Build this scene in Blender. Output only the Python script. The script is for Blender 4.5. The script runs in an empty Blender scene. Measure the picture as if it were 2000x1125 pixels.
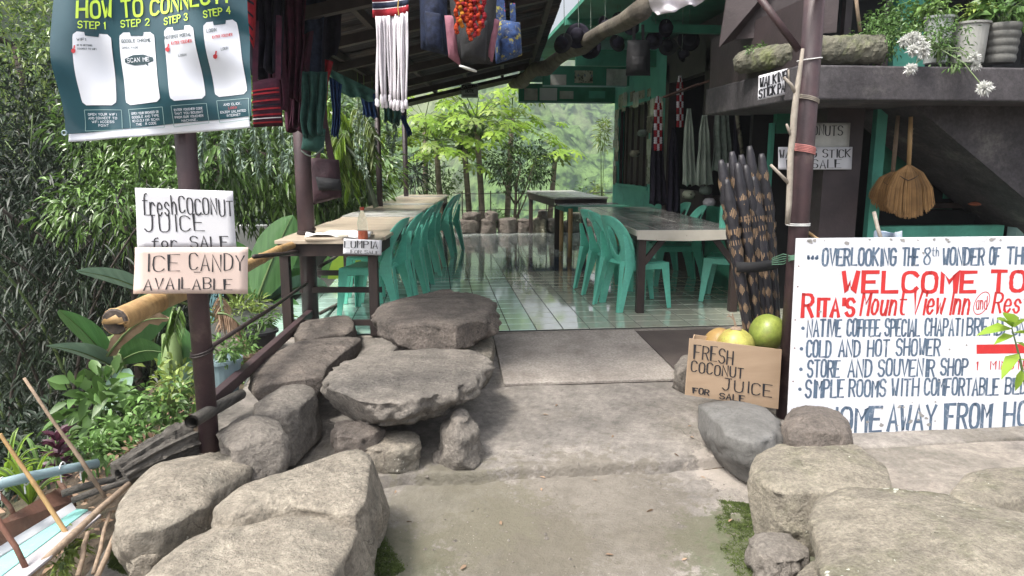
import bpy, bmesh, math, random
import numpy as np
from mathutils import Vector, Matrix, noise
random.seed(7); rng = np.random.default_rng(11)
R = math.radians
scene = bpy.context.scene
# ------------------------------------------------------------ camera
F = 1400.0; CAMZ = 1.36; PITCH = R(10.1); YAW = R(6.0)
cam = bpy.data.cameras.new('camera'); camo = bpy.data.objects.new('camera', cam)
scene.collection.objects.link(camo); scene.camera = camo
cam.sensor_width = 36; cam.lens = 36 * F / 2000; cam.clip_start = .05; cam.clip_end = 4000
camo.location = (0, 0, CAMZ); camo.rotation_euler = (R(90) - PITCH, 0, -YAW)
scene.render.resolution_x = 1024; scene.render.resolution_y = 576
# ------------------------------------------------------------ world, sun, exposure
SUN_EL, SUN_AZ = 60, 240          # azimuth measured clockwise from +Y (north)
w = bpy.data.worlds.new('World'); scene.world = w; w.use_nodes = True
nt = w.node_tree; bg = nt.nodes['Background']
sky = nt.nodes.new('ShaderNodeTexSky'); sky.sky_type = 'NISHITA'; sky.sun_disc = False
sky.sun_elevation = R(SUN_EL); sky.sun_rotation = R(SUN_AZ); sky.air_density = 1.0; sky.dust_density = 6.0; sky.ozone_density = 1.0
hs = nt.nodes.new('ShaderNodeHueSaturation'); hs.inputs['Saturation'].default_value = .35
nt.links.new(sky.outputs[0], hs.inputs['Color']); nt.links.new(hs.outputs[0], bg.inputs['Color'])
bg.inputs['Strength'].default_value = .15
sun = bpy.data.lights.new('sun', 'SUN'); suno = bpy.data.objects.new('sun', sun); scene.collection.objects.link(suno)
sun.energy = 2.3; sun.angle = R(10); sun.color = (1, .95, .87)
sd = Vector((math.sin(R(SUN_AZ)) * math.cos(R(SUN_EL)), math.cos(R(SUN_AZ)) * math.cos(R(SUN_EL)), math.sin(R(SUN_EL))))
suno.rotation_euler = sd.to_track_quat('Z', 'Y').to_euler()
scene.view_settings.view_transform = 'Standard'; scene.view_settings.look = 'None'
scene.view_settings.gamma = 1; scene.view_settings.use_curve_mapping = False
scene.view_settings.exposure = 1.35
# ------------------------------------------------------------ pixel -> place
_f = Vector((math.sin(YAW) * math.cos(PITCH), math.cos(YAW) * math.cos(PITCH), -math.sin(PITCH)))
_r = Vector((math.cos(YAW), -math.sin(YAW), 0)); _u = _r.cross(_f); CAM = Vector((0, 0, CAMZ))
def ray(px, py): return _f * F + _r * (px - 1000) - _u * (py - 562.5)
def at(px, py, Y): d = ray(px, py); return CAM + d * (Y / d.y)
def onz(px, py, z, a=0., b=0.):        # plane z = z + a*X + b*Y
    d = ray(px, py); t = (z - CAMZ) / (d.z - a * d.x - b * d.y); return CAM + d * t
def sm(a, b, x): t = max(0, min(1, (x - a) / (b - a))); return t * t * (3 - 2 * t)
# ------------------------------------------------------------ ground heights
YE = 5.64
def gpath(x, y):
    z = -.085 * max(0, YE - y) - .012
    yl = 3.42 + .03 * x
    z -= .05 * (1 - sm(yl - .014, yl + .012, y + .02*noise.noise(Vector((x*3, 0, 0))) + .006*noise.noise(Vector((x*25, 0, 0)))))
    return z
def xedge(y): return -1.12 + .092 * (y - 6)
def ground(x, y):
    z = gpath(x, min(y, YE)) - .02
    d = max(0, xedge(y) - .12 - x)
    z -= .38 * min(d, 1.0) + 1.0 * max(0, d - 1.0) 
    d2 = max(0, y - 13.9)
    z -= .8 * d2
    return max(z, -22)
# ------------------------------------------------------------ materials
MATS = {}
def mat(name, c1, c2=None, rough=.7, scale=8, bump=.15, bscale=None, detail=6, spec=.5, stretch=None, island=0., spots=None, trans=0., metal=0., coat=0., dirt=None, alpha=None, contrast=(.35, .65), dist=.01, grit=0., stains=None, crack=0.):
    if name in MATS: return MATS[name]
    m = bpy.data.materials.new(name); m.use_nodes = True; n = m.node_tree.nodes; l = m.node_tree.links
    b = n['Principled BSDF']; b.inputs['Roughness'].default_value = rough; b.inputs['Metallic'].default_value = metal
    b.inputs['Specular IOR Level'].default_value = spec
    if coat: b.inputs['Coat Weight'].default_value = coat; b.inputs['Coat Roughness'].default_value = .05
    tc = n.new('ShaderNodeTexCoord'); mp = n.new('ShaderNodeMapping'); l.new(tc.outputs['Object'], mp.inputs[0])
    if stretch: mp.inputs['Scale'].default_value = stretch
    c2 = c2 or tuple(v * .75 for v in c1)
    nz = n.new('ShaderNodeTexNoise'); nz.inputs['Scale'].default_value = scale; nz.inputs['Detail'].default_value = detail; nz.inputs['Roughness'].default_value = .62
    l.new(mp.outputs[0], nz.inputs['Vector'])
    rp = n.new('ShaderNodeValToRGB'); rp.color_ramp.elements[0].position = contrast[0]; rp.color_ramp.elements[1].position = contrast[1]
    rp.color_ramp.elements[0].color = (*c2, 1); rp.color_ramp.elements[1].color = (*c1, 1); l.new(nz.outputs['Fac'], rp.inputs[0])
    col = rp.outputs[0]
    def mix(a, bcol, fac, mode='MIX'):
        mx = n.new('ShaderNodeMix'); mx.data_type = 'RGBA'; mx.blend_type = mode
        if isinstance(fac, float): mx.inputs[0].default_value = fac
        else: l.new(fac, mx.inputs[0])
        l.new(a, mx.inputs[6])
        if isinstance(bcol, tuple): mx.inputs[7].default_value = (*bcol, 1)
        else: l.new(bcol, mx.inputs[7])
        return mx.outputs[2]
    if dirt:       # (color, scale, lo, hi)
        n2 = n.new('ShaderNodeTexNoise'); n2.inputs['Scale'].default_value = dirt[1]; n2.inputs['Detail'].default_value = 8; n2.inputs['Roughness'].default_value = .7
        l.new(tc.outputs['Object'], n2.inputs['Vector'])
        r2 = n.new('ShaderNodeMapRange'); r2.inputs[1].default_value = dirt[2]; r2.inputs[2].default_value = dirt[3]; l.new(n2.outputs['Fac'], r2.inputs[0])
        col = mix(col, dirt[0], r2.outputs[0])
    if grit:
        for sc_, am in ((scale*3.1, grit*.7), (scale*14, grit*.8)):
            ng = n.new('ShaderNodeTexNoise'); ng.inputs['Scale'].default_value = sc_; ng.inputs['Detail'].default_value = 5; ng.inputs['Roughness'].default_value = .75; l.new(tc.outputs['Object'], ng.inputs['Vector'])
            mg = n.new('ShaderNodeMapRange'); mg.inputs[1].default_value = .3; mg.inputs[2].default_value = .7; mg.inputs[3].default_value = 1-am; mg.inputs[4].default_value = 1+am*.8; l.new(ng.outputs['Fac'], mg.inputs[0])
            cg = n.new('ShaderNodeCombineColor')
            for i in range(3): l.new(mg.outputs[0], cg.inputs[i])
            col = mix(col, cg.outputs[0], 1.0, 'MULTIPLY')
    if crack:
        nw2 = n.new('ShaderNodeTexNoise'); nw2.inputs['Scale'].default_value = crack*1.6; nw2.inputs['Detail'].default_value = 4; l.new(tc.outputs['Object'], nw2.inputs['Vector'])
        vm = n.new('ShaderNodeMixRGB'); vm.blend_type = 'LINEAR_LIGHT'; vm.inputs[0].default_value = .9/crack; l.new(tc.outputs['Object'], vm.inputs[1]); l.new(nw2.outputs['Color'], vm.inputs[2])
        vc = n.new('ShaderNodeTexVoronoi'); vc.feature = 'DISTANCE_TO_EDGE'; vc.inputs['Scale'].default_value = crack; l.new(vm.outputs[0], vc.inputs['Vector'])
        mc_ = n.new('ShaderNodeMapRange'); mc_.inputs[1].default_value = .004*crack; mc_.inputs[2].default_value = .0; mc_.inputs[3].default_value = 0; mc_.inputs[4].default_value = 1; l.new(vc.outputs['Distance'], mc_.inputs[0])
        nm_ = n.new('ShaderNodeTexNoise'); nm_.inputs['Scale'].default_value = crack*.9; l.new(tc.outputs['Object'], nm_.inputs['Vector'])
        mk = n.new('ShaderNodeMapRange'); mk.inputs[1].default_value = .48; mk.inputs[2].default_value = .56; mk.inputs[4].default_value = .75; l.new(nm_.outputs['Fac'], mk.inputs[0])
        mm = n.new('ShaderNodeMath'); mm.operation = 'MULTIPLY'; l.new(mc_.outputs[0], mm.inputs[0]); l.new(mk.outputs[0], mm.inputs[1])
        col = mix(col, tuple(v*.25 for v in c2), mm.outputs[0])
    for (sx_, sy_, sr_, scol) in (stains or []):
        vd_ = n.new('ShaderNodeVectorMath'); vd_.operation = 'DISTANCE'; l.new(tc.outputs['Object'], vd_.inputs[0]); vd_.inputs[1].default_value = (sx_, sy_, -.25)
        ns = n.new('ShaderNodeTexNoise'); ns.inputs['Scale'].default_value = 13; ns.inputs['Detail'].default_value = 7; ns.inputs['Roughness'].default_value = .75; l.new(tc.outputs['Object'], ns.inputs['Vector'])
        m1 = n.new('ShaderNodeMath'); m1.operation = 'DIVIDE'; l.new(vd_.outputs['Value'], m1.inputs[0]); m1.inputs[1].default_value = sr_
        m2 = n.new('ShaderNodeMath'); m2.operation = 'MULTIPLY_ADD'; l.new(m1.outputs[0], m2.inputs[0]); m2.inputs[1].default_value = -.55; l.new(ns.outputs['Fac'], m2.inputs[2])
        m3 = n.new('ShaderNodeMapRange'); m3.inputs[1].default_value = .06; m3.inputs[2].default_value = .13; m3.inputs[4].default_value = .6; l.new(m2.outputs[0], m3.inputs[0])
        col = mix(col, scol, m3.outputs[0])
    if spots:      # (color, scale, radius)
        v = n.new('ShaderNodeTexVoronoi'); v.inputs['Scale'].default_value = spots[1]
        nw = n.new('ShaderNodeTexNoise'); nw.inputs['Scale'].default_value = spots[1]*2.5; l.new(tc.outputs['Object'], nw.inputs['Vector'])
        va = n.new('ShaderNodeMixRGB'); va.blend_type = 'LINEAR_LIGHT'; va.inputs[0].default_value = .35/spots[1]; l.new(tc.outputs['Object'], va.inputs[1]); l.new(nw.outputs['Color'], va.inputs[2]); l.new(va.outputs[0], v.inputs['Vector'])
        n3 = n.new('ShaderNodeTexNoise'); n3.inputs['Scale'].default_value = 2.5; l.new(tc.outputs['Object'], n3.inputs['Vector'])
        mr = n.new('ShaderNodeMapRange'); mr.inputs[1].default_value = .5; mr.inputs[2].default_value = .72; l.new(n3.outputs['Fac'], mr.inputs[0])
        ml = n.new('ShaderNodeMath'); ml.operation = 'MULTIPLY'; l.new(mr.outputs[0], ml.inputs[0]); ml.inputs[1].default_value = spots[2]
        lt = n.new('ShaderNodeMath'); lt.operation = 'LESS_THAN'; l.new(v.outputs['Distance'], lt.inputs[0]); l.new(ml.outputs[0], lt.inputs[1])
        col = mix(col, spots[0], lt.outputs[0])
    if island:
        g = n.new('ShaderNodeNewGeometry'); mr = n.new('ShaderNodeMapRange'); l.new(g.outputs['Random Per Island'], mr.inputs[0])
        mr.inputs[3].default_value = 1 - island; mr.inputs[4].default_value = 1 + island
        cc = n.new('ShaderNodeCombineColor'); 
        for i in range(3): l.new(mr.outputs[0], cc.inputs[i])
        col = mix(col, cc.outputs[0], 1.0, 'MULTIPLY')
    l.new(col, b.inputs['Base Color'])
    if bump:
        nb = n.new('ShaderNodeTexNoise'); nb.inputs['Scale'].default_value = bscale or scale * 5; nb.inputs['Detail'].default_value = 8; nb.inputs['Roughness'].default_value = .7
        l.new(mp.outputs[0], nb.inputs['Vector'])
        bp = n.new('ShaderNodeBump'); bp.inputs['Strength'].default_value = min(1, bump); bp.inputs['Distance'].default_value = dist
        l.new(nb.outputs['Fac'], bp.inputs['Height']); l.new(bp.outputs[0], b.inputs['Normal'])
    if trans:
        out = n['Material Output']; tr = n.new('ShaderNodeBsdfTranslucent'); l.new(col, tr.inputs[0])
        ms = n.new('ShaderNodeMixShader'); ms.inputs[0].default_value = trans; l.new(b.outputs[0], ms.inputs[1]); l.new(tr.outputs[0], ms.inputs[2]); l.new(ms.outputs[0], out.inputs[0])
    MATS[name] = m; return m
rockA = mat('rock_warm', (.39, .345, .28), (.24, .21, .17), .9, 5, 1, 16, spots=((.52, .50, .44), 34, .26), dirt=((.15, .14, .115), 2.2, .48, .7), dist=.05, grit=.5, crack=2.2)
rockB = mat('rock_grey', (.29, .26, .225), (.175, .155, .135), .88, 4, 1, 14, dirt=((.10, .09, .08), 3, .48, .7), dist=.05, grit=.5, crack=2.6)
rockC = mat('rock_brown', (.25, .21, .18), (.135, .115, .10), .9, 5, 1, 15, dirt=((.075, .065, .058), 4, .48, .7), dist=.06, grit=.5, crack=3)
rockD = mat('rock_mossy', (.33, .295, .235), (.22, .195, .155), .9, 5, 1, 15, spots=((.55, .55, .48), 26, .42), dirt=((.09, .095, .045), 2.6, .48, .7), dist=.05, grit=.5, crack=2.6)
rockE = mat('rock_blue', (.155, .15, .142), (.10, .097, .092), .75, 4, .5, 20, dirt=((.11, .11, .11), 3, .5, .75), dist=.015, grit=.3, crack=2.)
concrete = mat('concrete', (.30, .265, .23), (.20, .175, .15), .85, 2.2, .8, 40, dirt=((.13, .12, .10), 1.3, .48, .75), dist=.012, grit=.4)
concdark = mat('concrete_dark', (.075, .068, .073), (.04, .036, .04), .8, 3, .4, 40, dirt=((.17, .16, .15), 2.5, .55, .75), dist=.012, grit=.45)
soil = mat('soil', (.13, .095, .065), (.06, .045, .032), .95, 9, 1, 40, dirt=((.07, .09, .03), 1.5, .5, .7), dist=.03)
mossm = mat('moss', (.10, .14, .03), (.05, .075, .015), .95, 30, 1, 120, dist=.01)
mint = mat('mint_plastic', (.17, .60, .46), (.145, .53, .40), .3, 3, .08, 30, spec=.5, dirt=((.09, .30, .225), 7, .6, .85), grit=.12)
mintwall = mat('mint_wall', (.10, .40, .30), (.07, .30, .23), .7, 3, .2, 30, dirt=((.05, .17, .13), 2, .55, .8))
mintdk = mat('green_paint', (.05, .25, .165), (.03, .17, .11), .6, 3, .2, 30, dirt=((.02, .09, .065), 2, .55, .8))
palemint = mat('pale_blue_wall', (.35, .55, .53), (.27, .45, .43), .7, 3, .2, 30)
postm = mat('maroon_steel', (.065, .036, .039), (.038, .022, .026), .5, 6, .3, 40, dirt=((.14, .10, .085), 5, .6, .8))
darkwood = mat('dark_wood', (.045, .028, .024), (.02, .014, .013), .6, 8, .4, 40, stretch=(1, 1, .2))
darkpanel = mat('dark_panel', (.05, .036, .038), (.028, .02, .022), .55, 4, .3, 30)
blackm = mat('dark_interior', (.012, .012, .014), (.006, .006, .007), .9, 4, .1)  # near-black: shade of the interior put into the colour; also used for the strap
bamboo = mat('bamboo', (.48, .31, .14), (.33, .20, .085), .42, 5, .25, 40, stretch=(6, 6, 1), dirt=((.14, .09, .05), 3, .58, .8))
bambooend = mat('bamboo_cut', (.10, .075, .06), (.035, .028, .025), .8, 30, .5)
drywood = mat('dry_wood', (.32, .235, .165), (.19, .14, .10), .8, 8, .5, 40, stretch=(5, 5, 1))
greywood = mat('grey_wood', (.17, .155, .135), (.075, .068, .06), .9, 6, 1, 22, stretch=(4, 1, 8), dist=.03)
paperw = mat('white_card', (.66, .66, .69), (.58, .58, .62), .7, 2, .15, 8, dist=.004)
paperp = mat('pink_card', (.66, .53, .475), (.60, .47, .42), .7, 2, .2, 8, dist=.004)
cardb = mat('cardboard', (.42, .30, .20), (.37, .26, .17), .8, 3, .2, 60, stretch=(1, 1, 6), dist=.003)
inkblk = mat('marker_ink', (.025, .025, .03), (.02, .02, .025), .6, 9, 0)
inkfade = mat('faded_ink', (.12, .12, .12), (.08, .08, .08), .6, 9, 0)
signwhite = mat('sign_white', (.64, .65, .69), (.55, .56, .60), .55, 4, .2, 30, grit=.08, dirt=((.34, .33, .32), 6, .62, .80))
paintblue = mat('sign_blue_paint', (.085, .13, .19), (.06, .09, .14), .6, 14, .1, dirt=((.30, .33, .38), 30, .55, .72))
paintred = mat('sign_red_paint', (.50, .022, .022), (.42, .018, .018), .6, 14, .1, dirt=((.6, .3, .3), 25, .66, .75))
tabtop = mat('table_beige', (.54, .45, .35), (.43, .36, .28), .28, 3, .2, 30, stretch=(1, 4, 1), dirt=((.30, .26, .21), 2, .5, .8))
tabtop2 = mat('table_whitish', (.56, .56, .53), (.32, .32, .30), .22, 3, .2, 30, stretch=(1, 5, 1), dirt=((.16, .14, .12), 2.5, .52, .75))
tabtop3 = mat('table_grey', (.36, .355, .34), (.13, .13, .13), .12, 4, .2, 30, stretch=(1, 5, 1), dirt=((.075, .075, .075), 2.2, .46, .6))
rust = mat('rusty_steel', (.20, .09, .06), (.11, .055, .04), .85, 6, .6, 40, dirt=((.30, .20, .15), 4, .55, .75))
turq = mat('turquoise_paint', (.28, .60, .55), (.22, .5, .46), .6, 5, .3, 40, dirt=((.36, .33, .33), 5, .55, .7))
pvc = mat('grey_pipe', (.24, .33, .36), (.17, .24, .26), .45, 4, .1)
whiteplastic = mat('white_plastic', (.7, .7, .7), (.6, .6, .58), .5, 4, .1)
corrug = mat('old_sheet_metal', (.055, .052, .062), (.03, .028, .034), .65, 2, .3, 30, metal=.2, dirt=((.13, .09, .07), 1.6, .52, .75))
purlin = mat('roof_timber', (.05, .038, .037), (.026, .02, .02), .7, 5, .4, 30)
logm = mat('rough_log', (.15, .13, .10), (.07, .06, .048), .9, 6, 1, 20, dist=.02)
mossylog = mat('mossy_log', (.17, .16, .12), (.08, .08, .06), .95, 8, 1, 20, dirt=((.16, .19, .06), 3, .5, .7), dist=.02)
leafA = mat('leaf_mid', (.145, .25, .05), (.055, .115, .026), .32, .9, 0, island=.55, trans=.15, spec=.6)
leafB = mat('leaf_light', (.28, .36, .08), (.12, .19, .045), .4, .8, 0, island=.4, trans=.28)
leafC = mat('leaf_dark', (.022, .042, .018), (.010, .020, .010), .5, 1, 0, island=.5, trans=.12)  # very dark: deep shade of the left slope put into the leaf colour
leafD = mat('leaf_bright', (.30, .44, .05), (.18, .32, .04), .4, 2, 0, island=.35, trans=.45)
leafE = mat('leaf_small_bush', (.13, .24, .06), (.075, .15, .04), .45, 2, 0, island=.4, trans=.25)
leafP = mat('leaf_purple', (.09, .025, .045), (.04, .012, .025), .4, 2, 0, island=.4, trans=.15)
leafdry = mat('leaf_dry', (.36, .25, .17), (.22, .14, .09), .8, 6, .2, island=.2, trans=.2)
leafsilver = mat('leaf_silver', (.24, .33, .25), (.16, .23, .18), .6, 4, .2, island=.3, trans=.15)
banana = mat('banana_leaf', (.085, .20, .06), (.055, .14, .04), .33, 2, .5, 5, stretch=(14, 1, 1), trans=.28, dist=.01)
bananab = mat('banana_leaf_pale', (.17, .27, .20), (.12, .20, .15), .4, 2, .5, 5, stretch=(14, 1, 1), trans=.2, dist=.01)
stemg = mat('green_stem', (.13, .19, .06), (.09, .14, .05), .6, 5, .1)
trunkm = mat('pale_trunk', (.25, .21, .16), (.14, .115, .09), .85, 6, .6, 30, stretch=(1, 1, 3))
trunkd = mat('dark_trunk', (.07, .055, .045), (.035, .03, .025), .9, 6, .6, 30)
petalw = mat('white_petal', (.82, .82, .80), (.72, .73, .70), .6, 3, 0, trans=.2)
# ------------------------------------------------------------ mesh tools
def link(o): scene.collection.objects.link(o); return o
def tag(o, label=None, cat=None, group=None, kind=None):
    if label: o['label'] = label
    if cat: o['category'] = cat
    if group: o['group'] = group
    if kind: o['kind'] = kind
    return o
def empty(name, loc=(0, 0, 0), rz=0., label=None, cat=None, group=None):
    o = bpy.data.objects.new(name, None); o.location = loc; o.rotation_euler = (0, 0, rz); o.empty_display_size = .1
    link(o); return tag(o, label, cat, group)
def copy_tree(o, parent=None):
    c = o.copy(); link(c)
    if parent: c.parent = parent
    for ch in list(o.children): copy_tree(ch, c)
    return c
def frame(d, up=Vector((0, 0, 1))):
    d = d.normalized()
    s = d.cross(up)
    if s.length < 1e-3: s = d.cross(Vector((1, 0, 0)))
    s.normalize(); return d, s, s.cross(d)
class MB:
    def __init__(s): s.v = []; s.f = []; s.mi = []; s.m = 0
    def add(s, vs, fs):
        o = len(s.v); s.v += [tuple(v) for v in vs]; s.f += [tuple(i + o for i in f) for f in fs]; s.mi += [s.m] * len(fs)
    def box(s, a, b):
        x0, y0, z0 = a; x1, y1, z1 = b
        s.add([(x0,y0,z0),(x1,y0,z0),(x1,y1,z0),(x0,y1,z0),(x0,y0,z1),(x1,y0,z1),(x1,y1,z1),(x0,y1,z1)],
              [(3,2,1,0),(4,5,6,7),(0,1,5,4),(1,2,6,5),(2,3,7,6),(3,0,4,7)])
    def hexa(s, p):   # 8 points: bottom ring 4 then top ring 4
        s.add(p, [(3,2,1,0),(4,5,6,7),(0,1,5,4),(1,2,6,5),(2,3,7,6),(3,0,4,7)])
    def bar(s, a, b, wd, h, up=Vector((0, 0, 1)), w2=None, h2=None):
        a = Vector(a); b = Vector(b); d, x, y = frame(b - a, up); w2 = w2 or wd; h2 = h2 or h
        s.hexa([a - x*wd/2 - y*h/2, a + x*wd/2 - y*h/2, a + x*wd/2 + y*h/2, a - x*wd/2 + y*h/2,
                b - x*w2/2 - y*h2/2, b + x*w2/2 - y*h2/2, b + x*w2/2 + y*h2/2, b - x*w2/2 + y*h2/2])
    def tube(s, pts, rad, n=10, cap=True, flat=1.):
        pts = [Vector(p) for p in pts]
        if not hasattr(rad, '__len__'): rad = [rad] * len(pts)
        vs = []; fs = []; px = None
        for i, p in enumerate(pts):
            d = pts[min(i+1, len(pts)-1)] - pts[max(i-1, 0)]
            if d.length < 1e-9: d = Vector((0, 0, 1))
            d.normalize()
            if px is None: _, x, y = frame(d); y = d.cross(x)
            else:
                x = px - d * px.dot(d)
                if x.length < 1e-4: _, x, y = frame(d)
                x.normalize(); y = d.cross(x)
            px = x
            for k in range(n):
                t = 2*math.pi*k/n; vs.append(p + x*math.cos(t)*rad[i] + y*math.sin(t)*rad[i]*flat)
        for i in range(len(pts)-1):
            for k in range(n): fs.append((i*n+k, i*n+(k+1)%n, (i+1)*n+(k+1)%n, (i+1)*n+k))
        if cap: fs.append(tuple(range(n))[::-1]); fs.append(tuple((len(pts)-1)*n + k for k in range(n)))
        s.add(vs, fs)
    def lathe(s, prof, c=(0, 0, 0), n=20, M=None):
        vs = []; fs = []; c = Vector(c)
        for r, z in prof:
            for k in range(n):
                t = 2*math.pi*k/n; v = Vector((r*math.cos(t), r*math.sin(t), z))
                if M: v = M @ v
                vs.append(c + v)
        for i in range(len(prof)-1):
            for k in range(n): fs.append((i*n+k, i*n+(k+1)%n, (i+1)*n+(k+1)%n, (i+1)*n+k))
        s.add(vs, fs)
    def grid(s, fn, nu, nv):
        vs = [fn(i/nu, j/nv) for j in range(nv+1) for i in range(nu+1)]
        s.add(vs, [(j*(nu+1)+i, j*(nu+1)+i+1, (j+1)*(nu+1)+i+1, (j+1)*(nu+1)+i) for j in range(nv) for i in range(nu)])
    def poly(s, pts): s.add(pts, [tuple(range(len(pts)))])
    def prism(s, pts, d):
        d = Vector(d); n = len(pts); pts = [Vector(p) for p in pts]
        s.add(pts + [p + d for p in pts], [tuple(range(n))[::-1], tuple(range(n, 2*n))] + [(i, (i+1)%n, n+(i+1)%n, n+i) for i in range(n)])
    def build(s, name, m, parent=None, smooth=False, loc=None, bevel=0., solid=0., sub=0):
        me = bpy.data.meshes.new(name); me.from_pydata(s.v, [], s.f)
        ms = m if isinstance(m, (list, tuple)) else [m]
        for k in ms: me.materials.append(k)
        if len(ms) > 1: me.polygons.foreach_set('material_index', s.mi)
        if smooth: me.polygons.foreach_set('use_smooth', [True] * len(me.polygons))
        if loc is not None:
            me.transform(Matrix.Translation(-Vector(loc)))
        me.update()
        o = bpy.data.objects.new(name, me); link(o)
        if loc is not None: o.location = loc
        if solid: md = o.modifiers.new('s', 'SOLIDIFY'); md.thickness = solid; md.offset = 0
        if bevel: md = o.modifiers.new('b', 'BEVEL'); md.width = bevel; md.segments = 2; md.limit_method = 'ANGLE'
        if sub: md = o.modifiers.new('d', 'SUBSURF'); md.levels = sub; md.render_levels = sub
        if parent is not None:
            o.parent = parent
            if loc is None: o.matrix_parent_inverse = Matrix.Identity(4)
        return o
def child_world(o, parent):      # mesh given in world coordinates below a parent that has its own place
    bpy_m = Matrix.Translation(parent.location) @ parent.rotation_euler.to_matrix().to_4x4()
    o.parent = parent; o.matrix_parent_inverse = bpy_m.inverted(); return o
def fastmesh(name, V, Fq, m, parent=None, smooth=False):
    me = bpy.data.meshes.new(name); V = np.asarray(V, np.float32); Fq = np.asarray(Fq, np.int32); k = Fq.shape[1]
    me.vertices.add(len(V)); me.vertices.foreach_set('co', V.ravel()); me.loops.add(Fq.size); me.loops.foreach_set('vertex_index', Fq.ravel())
    me.polygons.add(len(Fq)); me.polygons.foreach_set('loop_start', np.arange(0, Fq.size, k, dtype=np.int32))
    me.polygons.foreach_set('loop_total', np.full(len(Fq), k, np.int32))
    me.materials.append(m); me.update(calc_edges=True)
    if smooth: me.polygons.foreach_set('use_smooth', [True] * len(me.polygons))
    o = bpy.data.objects.new(name, me); link(o)
    if parent is not None: child_world(o, parent)
    return o
# leaves: P (N,3) base points, D (N,3) directions; two quads bent along the spine
def leaves(name, P, D, L, W, m, parent=None, droop=.25, fold=.25):
    N = len(P); D = D / np.linalg.norm(D, axis=1, keepdims=True)
    L = np.broadcast_to(L, (N,)).astype(float) * rng.uniform(.7, 1.2, N); W = L * W
    rnd = rng.normal(size=(N, 3)) + np.array([0, 0, 1.6]); S = np.cross(D, rnd); S /= np.linalg.norm(S, axis=1, keepdims=True) + 1e-9
    Nn = np.cross(S, D); L = L[:, None]; W = W[:, None]; dz = np.array([0, 0, -1.])
    v0 = P; v1 = P + D*L*.35 + S*W*.5 + Nn*W*fold; v2 = P + D*L*.7 + S*W*.36 + Nn*W*fold*.6 + dz*L*droop*.4
    v3 = P + D*L + dz*L*droop; v4 = P + D*L*.7 - S*W*.36 + Nn*W*fold*.6 + dz*L*droop*.4; v5 = P + D*L*.35 - S*W*.5 + Nn*W*fold
    sp = P + D*L*.5 + dz*L*droop*.2
    V = np.stack([v0, v1, v2, v3, v4, v5, sp], 1).reshape(-1, 3); b = (np.arange(N) * 7)[:, None]
    Fq = np.concatenate([b + np.array([[0, 1, 2, 6]]), b + np.array([[6, 2, 3, 4]]), b + np.array([[0, 6, 4, 5]])], 0)
    return fastmesh(name, V, Fq, m, parent)
def crown_points(c, rad, n_cl, per, cl_r, seed=0, shell=.55):
    g = np.random.default_rng(seed); c = np.array(c); rad = np.array(rad)
    u = g.normal(size=(n_cl, 3)); u /= np.linalg.norm(u, axis=1, keepdims=True)
    rr = g.uniform(shell, 1, n_cl)[:, None]; lump = 1 + .22*np.sin(u[:, :1]*5+seed) * np.cos(u[:, 1:2]*6+seed*2)
    C = c + u * rr * rad * lump
    Q = g.normal(size=(n_cl, per, 3)); Q /= np.linalg.norm(Q, axis=2, keepdims=True); 
    P = C[:, None, :] + Q * cl_r * g.uniform(.15, 1, (n_cl, per, 1))
    D = Q * .9 + u[:, None, :] * .6 + np.array([0, 0, -.15])
    return P.reshape(-1, 3), D.reshape(-1, 3), C
def tree(name, label, base, c, rad, n_cl, per, cl_r, L, W, m, tm, seed, cat='tree', group=None, trunk_r=.12, limbs=6, droop=.25, shell=.55):
    t = empty(name, base, label=label, cat=cat, group=group)
    P, D, C = crown_points(c, rad, n_cl, per, cl_r, seed, shell)
    leaves('crown', P, D, L, W, m, t, droop)
    b = MB(); rs = random.Random(seed); top = Vector(c); bs = Vector(base)
    pts = [bs.lerp(top, k/6) + Vector((rs.uniform(-1, 1), rs.uniform(-1, 1), 0)) * trunk_r * (1 if 0 < k < 6 else 0) for k in range(7)]
    b.tube(pts, [trunk_r * (1 - .09*k) for k in range(7)], 9)
    child_world(b.build('trunk', tm, smooth=True), t)
    b = MB()
    for i in range(limbs):
        e = Vector(C[i * 7 % len(C)]); s0 = pts[3 + i % 4]; md = s0.lerp(e, .5) + Vector((0, 0, -.12)) * (e - s0).length
        b.tube([s0, md, e], [trunk_r*.45, trunk_r*.3, trunk_r*.1], 6)
    if limbs: child_world(b.build('limbs', tm, smooth=True), t)
    return t
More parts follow.
